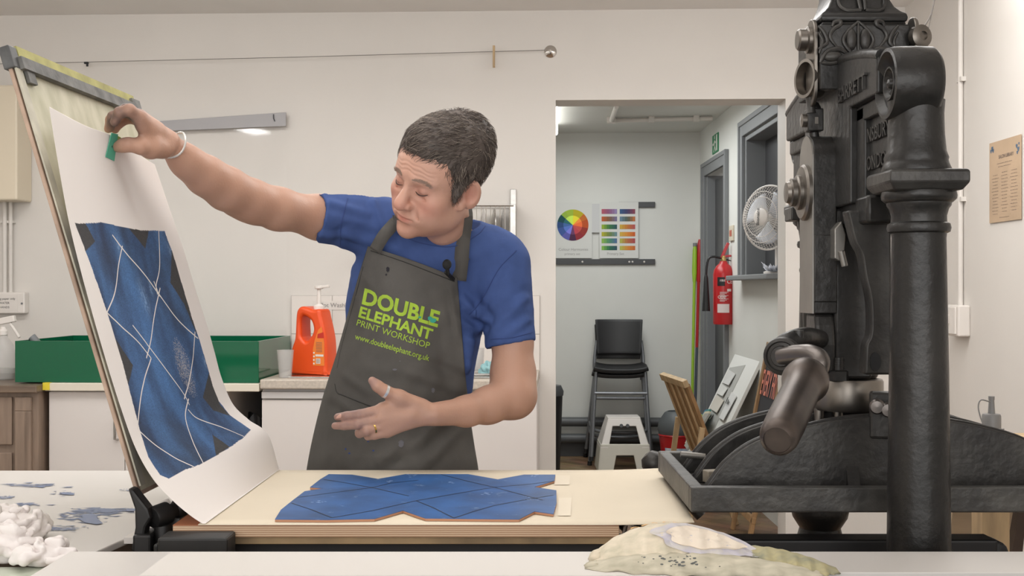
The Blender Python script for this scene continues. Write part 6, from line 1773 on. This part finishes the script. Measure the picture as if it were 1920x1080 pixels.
# strands lying on the hair
ln_ = lh; N_ = 5200
pick = rng.choice(len(hv), N_); sv, sf, sc_ = [], [], []
for i in pick:
    p = hv[i]; n = hn[i]; l = lh[i]
    if (AXL.T @ n)[2] < -.75: continue
    top = np.clip((l[2] - .03) / .06, 0, 1)
    fl = np.array([-.55, .75, -.15]) * top * (1 if l[1] > -.03 else .2) + np.array([0, -.45, -.9]) * (1 - top) + np.array([.2 * np.sign(l[0]), -.5, -.5]) * (top if l[1] <= -.03 else 0)
    fl = fl + rng.normal(size=3) * .22; d = AXL @ fl; d = d - n * (d @ n); d /= np.linalg.norm(d) + 1e-9
    L_ = rng.uniform(.012, .030) * (1 if top > .3 else .7); s = np.cross(n, d); b0 = len(sv)
    lift = rng.uniform(.0008, .0040)
    for k in range(4):
        t = k / 3; q = p + d * L_ * t + n * (lift * math.sin(math.pi * min(1, t * .8)) - .35 * L_ * L_ * t * t / .11 + .0006) + s * (.003 * math.sin(t * 3) * rng.normal() * .4)
        w = .00055 * (1 - t * .8); sv += [q - s * w, q + s * w + n * .0001, q + n * w * 1.6]
    for k in range(3):
        for e in range(3): sf.append((b0 + k * 3 + e, b0 + k * 3 + (e + 1) % 3, b0 + k * 3 + 3 + (e + 1) % 3, b0 + k * 3 + 3 + e))
    c = L3((92, 82, 76)) * rng.uniform(.4, 1.6) if rng.uniform() > .2 else L3((158, 146, 134))
    sc_ += [c] * 12
npobj('hair_strands', np.array(sv), np.array(sf), M_hair, ho, np.array(sc_))

# ---- t-shirt
sh = Field()
sh.add(dell(vp(786, 560, 2.655), (.163, .110, .205), TR), .03)
sh.add(dell(vp(758, 730, 2.65), (.150, .112, .215), TR), .05)
sh.add(dcone(vp(672, 413, 2.63), vp(930, 487, 2.63), .060, .060), .05)
sh.add(dcone(vp(840, 470, 2.60), vp(915, 474, 2.63), .070, .055), .04)
sh.add(dcone(vp(835, 462, 2.62), vp(700, 415, 2.63), .060, .05), .04)
ax_r = vp(575, 402, 2.53) - vp(640, 408, 2.60)
sh.add(dcut(dcone(vp(665, 414, 2.615), vp(560, 402, 2.51), .064, .054), vp(584, 407, 2.54), ax_r + np.array([-.02, 0, .012])), .022)
ax_l = vp(962, 680, 2.58) - vp(948, 540, 2.60)
sh.add(dcut(dcone(vp(940, 496, 2.615), vp(962, 690, 2.582), .066, .0535), vp(960, 646, 2.585), ax_l + np.array([.012, 0, .0])), .020)
# open neckline
nk = vp(838, 432, 2.585)
sh.sub(dcone(vp(850, 404, 2.60), hl(0, -.03, .0), .062, .080), .005)
for (x, y, d, r) in ((640, 407, 2.60, 0),):
    sh.sub(dcone(vp(590, 408, 2.545), vp(540, 398, 2.48), .050, .050), .003)
sh.sub(dcone(vp(959, 640, 2.587), vp(962, 720, 2.572), .0438, .0438), .003)
# rolls of cloth at the waist on the image right
for (x, y, r) in ((874, 640, .022), (872, 662, .020), (870, 684, .019)): sh.add(dcone(vp(x, y, 2.60), vp(x - 50, y + 4, 2.60), r, .015), .010)
tv, tf = mesh_field(sh, (-.42, 2.45, .62), (.10, 2.82, 1.47), .0034)
tv, tf = largest(tv, tf); tv = relax(tv, tf, 2, .45); tn = vnormals(tv, tf)
def creases(v):
    r = np.zeros(len(v))
    for a, b, w, amp in (((640, 470), (720, 560), .012, .006), ((650, 440), (745, 470), .010, .005), ((655, 500), (690, 640), .010, .005), ((700, 380), (720, 430), .008, .005), ((905, 600), (870, 560), .010, .008), ((900, 620), (860, 600), .008, .006),
                         ((890, 590), (820, 520), .012, .006), ((985, 560), (915, 625), .010, .004), ((990, 600), (930, 640), .008, .003), ((620, 380), (690, 400), .008, .004), ((600, 440), (660, 450), .008, .004), ((880, 480), (960, 450), .014, .003), ((890, 590), (945, 500), .006, .003)):
        pa, pb = np.array(a, float), np.array(b, float); P = np.stack([960 + v[:, 0] * F / v[:, 1], 540 - (v[:, 2] - HC) * F / v[:, 1]], 1)
        dd = pb - pa; t = np.clip(((P - pa) @ dd) / (dd @ dd), 0, 1); q = np.linalg.norm(P - pa - t[:, None] * dd, axis=1) / 850.
        r += amp * (np.exp(-(q / w) ** 2) - .6 * np.exp(-((q - 1.8 * w) / w) ** 2)) * (1 - .6 * t)
    return r
front = np.clip(-tn[:, 1] * 1.5 + .5, 0, 1)
tv = tv + tn * (creases(tv) * front + .0022 * fbm(tv, 14, 31) + .0008 * fbm(tv, 45, 32))[:, None]
M_shirt = mat('blue_cotton', (72, 92, 144), .9, spec=.15, bump=.15, bs=900, var=.08, vs=30)
shirt = npobj('t_shirt', tv, tf, M_shirt, person)
# hem bands and neck rib
def ring3(c, ax, r, tube, n=48, sq=1.0):
    x, y, t = frame_of(Vector(ax)); g = MB(); c = Vector(c)
    g.tube([c + x * math.cos(2 * math.pi * i / n) * r + y * math.sin(2 * math.pi * i / n) * r * sq for i in range(n + 1)], tube, 8, cap=False); return g

tree_t = BVHTree.FromPolygons([tuple(v) for v in tv], [tuple(int(i) for i in q) for q in tf])
def on_shirt(px, py, off=.0006):
    ray = Vector(((px - 960) / F, 1, (540 - py) / F)).normalized(); h = tree_t.ray_cast(CAMP, ray)
    return None if h[0] is None else h[0] - ray * off
M_seam = mat('shirt_seam', (52, 70, 122), .9)
g = MB()
for ln in ([(580, 362), (584, 400), (596, 447)], [(920, 636), (960, 633), (998, 623)], [(880, 590), (905, 560), (935, 505), (968, 470)], [(638, 462), (640, 420), (652, 372)], [(745, 438), (790, 456), (850, 462), (895, 440), (910, 424)]):
    P = [q for q in (on_shirt(*p) for p in spline(ln, 26)) if q is not None]
    P = [p for i, p in enumerate(P) if i == 0 or (p - P[i - 1]).length < .03]
    if len(P) > 3: g.tube(P, .0011, 6)
obj('stitched_seam', g, M_seam, shirt)

# ---- apron draped over the front
tree_s = BVHTree.FromPolygons([tuple(v) for v in tv], [tuple(int(i) for i in q) for q in tf])
LE = [(690, 462), (672, 520), (655, 580), (631, 665), (607, 740), (588, 815), (575, 883), (566, 960), (560, 1080)]
RE = [(857, 521), (863, 590), (868, 650), (873, 712), (881, 780), (889, 835), (897, 885), (904, 960), (910, 1080)]
NUa, NVa = 110, 150
Lc, Rc = np.array(spline(LE, NVa + 1)), np.array(spline(RE, NVa + 1))
AP = np.zeros((NVa + 1, NUa + 1, 3))
for j in range(NVa + 1):
    v = j / NVa
    dc = np.interp(v, [0, .25, .5, .7, 1], [2.545, 2.52, 2.495, 2.478, 2.475]); de = np.interp(v, [0, .3, .6, 1], [2.585, 2.63, 2.65, 2.62])
    for i in range(NUa + 1):
        u = i / NUa; px, py = Lc[j] * (1 - u) + Rc[j] * u
        py += -3 * math.sin(math.pi * u) * (1 - v)
        d = de - (de - dc) * (1 - abs(2 * u - 1) ** 2.4)
        ray = Vector(((px - 960) / F, 1, (540 - py) / F)).normalized()
        h = tree_s.ray_cast(CAMP, ray)
        if h[0] is not None: d = min(d, h[0].y - .006)
        AP[j, i] = (px, py, d)
for _ in range(10):
    D = AP[..., 2]; D[1:-1, 1:-1] = np.minimum(D[1:-1, 1:-1], (D[:-2, 1:-1] + D[2:, 1:-1] + D[1:-1, :-2] + D[1:-1, 2:]) / 4)
pxa, pya = AP[..., 0], AP[..., 1]
def fold(a, b, w, amp, asym=.6):
    pa, pb = np.array(a, float), np.array(b, float); dd = pb - pa; P = np.stack([pxa, pya], -1); t = np.clip(((P - pa) @ dd) / (dd @ dd), 0, 1)
    q = (P - pa - t[..., None] * dd); sd = (q[..., 0] * -dd[1] + q[..., 1] * dd[0]) / np.linalg.norm(dd); r = np.linalg.norm(q, axis=-1) * np.sign(sd + 1e-9)
    AP[..., 2] += -amp * (np.exp(-(r / w) ** 2) - asym * np.exp(-((r - 1.7 * w) / w) ** 2)) * np.sin(np.pi * np.clip(t * .92 + .04, 0, 1)) ** .5
for a, b, w, amp in (((625, 745), (700, 800), 9, .006), ((640, 700), (690, 735), 8, .005), ((760, 850), (860, 760), 11, .008), ((700, 870), (760, 830), 12, .006), ((790, 880), (870, 800), 10, .006), ((640, 880), (652, 820), 12, .007), ((608, 880), (622, 800), 9, .005),
                     ((780, 655), (866, 690), 8, .004), ((770, 700), (868, 735), 9, .005), ((690, 540), (672, 600), 9, .003), ((800, 560), (858, 620), 10, .003), ((845, 540), (862, 640), 6, .004), ((820, 900), (850, 1000), 14, .010), ((700, 900), (690, 1000), 16, .010), ((740, 470), (830, 505), 10, -.002), ((690, 690), (800, 700), 12, .003)):
    fold(a, b, w, amp)
AP[..., 2] += .0015 * np.sin(pxa * .11 + pya * .07) * np.sin(pya * .05)
AV = np.stack([(pxa - 960) * AP[..., 2] / F, AP[..., 2], HC + (540 - pya) * AP[..., 2] / F], -1).reshape(-1, 3)
ia = np.arange((NUa + 1) * (NVa + 1)).reshape(NVa + 1, NUa + 1)
fa = np.stack([ia[:-1, :-1], ia[1:, :-1], ia[1:, 1:], ia[:-1, 1:]], -1).reshape(-1, 4)
M_apron = mat('apron_cotton', (98, 95, 91), .9, spec=.15, bump=.2, bs=700, var=.15, vs=9)
apron = npobj('apron', AV, fa, M_apron, person)
md = apron.modifiers.new('solid', 'SOLIDIFY'); md.thickness = .0016; md.offset = 0
tree_a = BVHTree.FromPolygons([tuple(v) for v in AV], [tuple(int(i) for i in q) for q in fa])
def on_apron(px, py, off=.0018):
    ray = Vector(((px - 960) / F, 1, (540 - py) / F)).normalized(); h = tree_a.ray_cast(CAMP, ray)
    return (h[0] if h[0] is not None else V(px, py, 2.5)) - ray * off
def apron_text(s, bold, bl, br, tl, cap, xs_gap=0.):
    t = MB(); t.text(s, 1.0, lambda x, y, h: Vector((x, y, 0)), bold=bold, align='LEFT', fine=.14)
    A = np.array([tuple(p) for p in t.v]); x0, x1 = A[:, 0].min(), A[:, 0].max()
    y0 = 0.
    if cap is None: y0 = A[:, 1].min(); cap = A[:, 1].max() - y0
    bl, br, tl = np.array(bl, float), np.array(br, float), np.array(tl, float)
    g = MB(); g.f = t.f; g.m = t.m
    g.v = [on_apron(*(bl + (br - bl) * ((p[0] - x0) / (x1 - x0)) + (tl - bl) * ((p[1] - y0) / cap))) for p in A]
    return g
M_lime2 = mat('apron_lime', (172, 204, 66), .85, var=.12, vs=40)
lt_mb = MB()
for s, bold, bl, br, tl, cap in (('DOUBLE', .035, (678, 570.5), (820, 614.5), (684, 540), None), ('ELEPHANT', .030, (671.5, 594.5), (808, 638), (676.5, 574), None), ('PRINT WORKSHOP', 0.0, (668, 610), (804, 654), (671, 598.5), None), ('www.doubleelephant.org.uk', .006, (665, 635.5), (804, 677), (667, 624.5), .73)):
    q = apron_text(s, bold, bl, br, tl, cap); lt_mb.add(q.v, q.f)
obj('lettering', lt_mb, M_lime2, apron, smooth=0, recalc=False)
g = MB()
def dab(cx, cy, rx, ry, n=12, off=.0024): g.add([on_apron(cx + rx * math.cos(6.283 * i / n) * (1 + .25 * math.sin(3 * i)), cy + ry * math.sin(6.283 * i / n), off) for i in range(n)], [tuple(range(n))])
g.cur = 0; dab(812, 601, 6, 4.5); dab(806, 597, 4, 4); dab(787, 595, 3, 2); g.cur = 1; dab(727, 505, 3, 5); dab(724, 515, 1.5, 2); g.cur = 2; dab(752, 832, 5, 7); dab(740, 693, 4, 2); dab(812, 732, 3, 5); dab(750, 677, 1, 1); g.cur = 3; dab(655, 850, 2, 1.5); dab(700, 845, 2, 1.5); dab(690, 828, 1.5, 1.5); dab(648, 842, 1.5, 2)
obj('paint_mark', g, [mat('teal_paint', (58, 160, 140), .8), mat('black_stain', (40, 38, 44), .9), mat('pale_smudge', (104, 103, 108), .9), mat('blue_speck', (44, 62, 120), .9)], apron, smooth=0, recalc=False)
# pocket seam, side seam
g = MB(); g.tube([on_apron(*p, .0012) for p in spline([(628, 720), (632, 736), (645, 742), (690, 760), (760, 785), (860, 790)], 40)], .0011, 6)
g.tube([on_apron(*p, .0012) for p in spline([(681, 500), (664, 565), (642, 645), (632, 690)], 30)], .0008, 6)
g.tube([on_apron(*p, .0012) for p in spline([(695, 470), (760, 492), (852, 528)], 30)], .0008, 6)
obj('pocket_seam', g, mat('apron_seam', (40, 39, 38), .9), apron)
# neck straps
def strap(pts, w):
    g = MB(); Q = []
    for px, py, d in spline(pts, 30):
        ray = Vector(((px - 960) / F, 1, (540 - py) / F)).normalized(); h = tree_s.ray_cast(CAMP, ray)
        dd = d
        if h[0] is not None: dd = min(d, h[0].y - .005)
        h = tree.ray_cast(CAMP, ray)
        if h[0] is not None and py > 408: dd = min(dd, h[0].y - .005)
        Q.append(V(px, py, dd))
    vs = []
    for i, q in enumerate(Q):
        t = (Q[min(i + 1, 29)] - Q[max(i - 1, 0)]).normalized(); s = t.cross(Vector((0, 1, 0))).normalized() * w / 2
        vs += [q - s, q + s]
    g.add(vs, [(2 * i, 2 * i + 1, 2 * i + 3, 2 * i + 2) for i in range(29)]); return g
obj('neck_strap', strap([(703, 470, 2.55), (718, 444, 2.53), (735, 424, 2.53), (760, 398, 2.55), (800, 380, 2.68)], .027), M_apron, apron, solid=.002)
obj('neck_strap', strap([(861, 526, 2.55), (865, 490, 2.545), (868, 450, 2.55), (872, 420, 2.56), (873, 400, 2.575), (866, 378, 2.63), (850, 370, 2.69)], .031), M_apron, apron, solid=.002)
g = MB(); c = on_apron(856, 484, .004); g.obox(V(866, 486, 2.54), X, Y, Z, .017, .002, .0015); obj('strap_buckle', g, M_black, apron, smooth=0)

# ---- trousers, shoes (mostly behind the press)
tr = Field()
for s in (-1, 1):
    hip = np.array([-.26 + s * .085, 2.70, .86]); kn = np.array([-.26 + s * .10, 2.70, .47]); an = np.array([-.26 + s * .11, 2.74, .09])
    tr.add(dcone(hip, kn, .085, .062), .03); tr.add(dcone(kn, an, .062, .048), .03)
tr.add(dell((-.255, 2.70, .87), (.155, .105, .12)), .03)
v_, f_ = mesh_field(tr, (-.50, 2.50, .02), (-.02, 2.9, 1.02), .008)
npobj('trousers', relax(v_, f_, 2), f_, mat('dark_trousers', (44, 46, 56), .9), person)
for s in (-1, 1):
    so = Field(); cx = -.26 + s * .11
    so.add(dcone((cx, 2.74, .045), (cx + s * .01, 2.58, .038), .042, .036), .02); so.add(dcone((cx, 2.75, .05), (cx, 2.74, .11), .042, .04), .02)
    so.sub(lambda P: P[:, 2] - .004, .004)
    v_, f_ = mesh_field(so, (cx - .08, 2.5, -.02), (cx + .08, 2.84, .2), .006); npobj('shoe', relax(v_, f_, 1), f_, mat('shoe_black', (36, 34, 34), .6), person)

# ---- bracelet and rings
M_silver = mat('silver', (226, 224, 220), .3, metal=.55)
a, b = vp(318, 272, 2.205), vp(345, 299, 2.24)
g = MB(); ax = Vector(b - a); x, y, t_ = frame_of(ax); c = Vector(vp(325, 272, 2.212))
g.tube([c + (x * math.cos(q) + y * math.sin(q)) * .0285 + t_ * (.004 * math.sin(2 * q)) for q in [2 * math.pi * i / 60 for i in range(61)]], [.0019 + .0005 * (i % 2) for i in range(61)], 8, cap=False)
obj('bracelet', g, M_silver, person)
def band(p, q, f, r, m, w=.0035):
    p, q = Vector(p), Vector(q); ax = (q - p).normalized(); c = p.lerp(q, f); g = MB(); g.lathe([(r, -w), (r + .0012, -w), (r + .0012, w), (r, w), (r, -w)], c, ax, 28, cap=False); return obj('finger_ring', g, m, person)
band(vp(748, 745, 2.368), vp(722, 733.5, 2.356), .97, .0126, M_silver, .0028)
band(vp(716, 800, 2.36), vp(688, 808, 2.344), .55, .0108, mat('gold', (206, 170, 96), .25, metal=1.), .0016)

# ---- clip microphone on the apron bib
t = thing('lapel_microphone', 'small black clip microphone fixed to the right strap corner of the apron', 'microphone', on_apron(840, 510, .006))
g = MB(); c = on_apron(838, 496, .014); g.sphere(c, .0098, 18, (1, 1, 1.15)); obj('foam_cap', g, M_blackm, t)
g = MB(); g.tube([c - Vector((0, 0, .006)), on_apron(840, 512, .008), on_apron(846, 522, .005)], [.0045, .004, .003], 10); g.bar(on_apron(836, 510, .005), on_apron(850, 524, .004), .007, .006); obj('clip', g, M_black, t)

# ---- green card tab pinched on the sheet edge
g = MB()
def onp(px, py, h=.004):
    p = suv(*inv(px, py)); return V(px, py, p.y - h)
Pq = [onp(209, 249, .006), onp(221, 252, .006), onp(214, 302), onp(198, 294)]
g.add([Pq[0], Pq[1], Pq[2], Pq[3]], [(0, 1, 2, 3)])
tab_ = tag(obj('card_tab', g, mat('tab_green', (84, 170, 142), .6), smooth=0, solid=.0012), 'small folded green card tab pinched between thumb and fingers at the print edge', 'card')
g = MB(); rnd = random.Random(2)
for k in range(9):
    c = onp(209 + rnd.uniform(-2, 6), 256 + k * 3.0, .0055); g.obox(c, (1, 0, rnd.uniform(-1, 1)), Y, (rnd.uniform(-.6, .6), 0, 1), rnd.uniform(.0008, .0022), .0003, rnd.uniform(.0008, .003))
obj('ink_speck', g, M_black, tab_, smooth=0)
g = MB(); g.add([onp(219, 254, .008), onp(227, 258, .008), onp(226, 264, .008), onp(217, 266, .008)], [(0, 1, 2, 3)]); obj('inner_flap', g, mat('tab_lime', (170, 190, 96), .6), tab_, smooth=0, solid=.0008)

# ---- white rags heaped at the left, each a folded lump of cloth
for k, (px, py, d, rx, ry, rz, s, lab) in enumerate(((84, 1040, 1.82, .040, .045, .026, 2, 'white rag bundle nearest the front table corner'), (12, 1034, 1.84, .055, .045, .040, 7, 'largest white rag crumpled at the left edge of the photo'),
        (42, 985, 1.95, .038, .045, .038, 13, 'white rag heaped behind the others on the stained table'), (-8, 946, 2.06, .034, .045, .026, 21, 'small white rag farthest back at the left edge'))):
    c = vp(px, py, d); base = ZL + .001 if d > 1.852 else .8735; c[2] = base
    rg_ = np.random.RandomState(s); rf = Field(); rf.add(dell(c + np.array([0, 0, rz * .45]), (rx * .8, ry * .8, rz * .7)), .01)
    for q in range(17):
        a = rg_.uniform(0, 6.28); h = rg_.uniform(.15, 1.0); rr_ = math.sqrt(max(.05, 1 - h * h * .8))
        p0 = c + np.array([rx * rr_ * math.cos(a), ry * rr_ * math.sin(a), rz * 1.25 * h]); a2 = a + rg_.uniform(.5, 1.5) * rg_.choice([-1, 1]); h2 = np.clip(h + rg_.uniform(-.5, .4), .12, 1.1); r2 = math.sqrt(max(.05, 1 - h2 * h2 * .8))
        p1 = c + np.array([rx * r2 * math.cos(a2), ry * r2 * math.sin(a2), rz * 1.25 * h2]); pm = (p0 + p1) / 2 * 1.0 + (np.array([(p0 + p1)[0] / 2, (p0 + p1)[1] / 2, 0]) - np.array([c[0], c[1], 0])) * .35
        w_ = rg_.uniform(.0045, .0095); rf.add(dcone(p0, pm, w_ * .7, w_), .006); rf.add(dcone(pm, p1, w_, w_ * .6), .006)
        if q % 3 == 0: rf.sub(dcone((p0 + pm) / 2 + np.array([0, 0, .006]), p1 + np.array([.006, .004, .004]), .003, .002), .006)
    rf.sub(lambda P, base=base: P[:, 2] - base, .002)
    v_, f_ = mesh_field(rf, c - np.array([rx * 1.8, ry * 1.8, .012]), c + np.array([rx * 1.8, ry * 1.8, rz * 2.2]), .0018); v_, f_ = largest(v_, f_); v_ = relax(v_, f_, 2, .5)
    v_ = v_ + vnormals(v_, f_) * (.0009 * fbm(v_, 130, s) + .0012 * np.abs(fbm(v_, 60, s + 1)))[:, None]; v_[:, 2] = np.maximum(v_[:, 2], base)
    tag(npobj('white_rag', v_, f_, M_rag), lab, 'rag', 'white rags at the left')
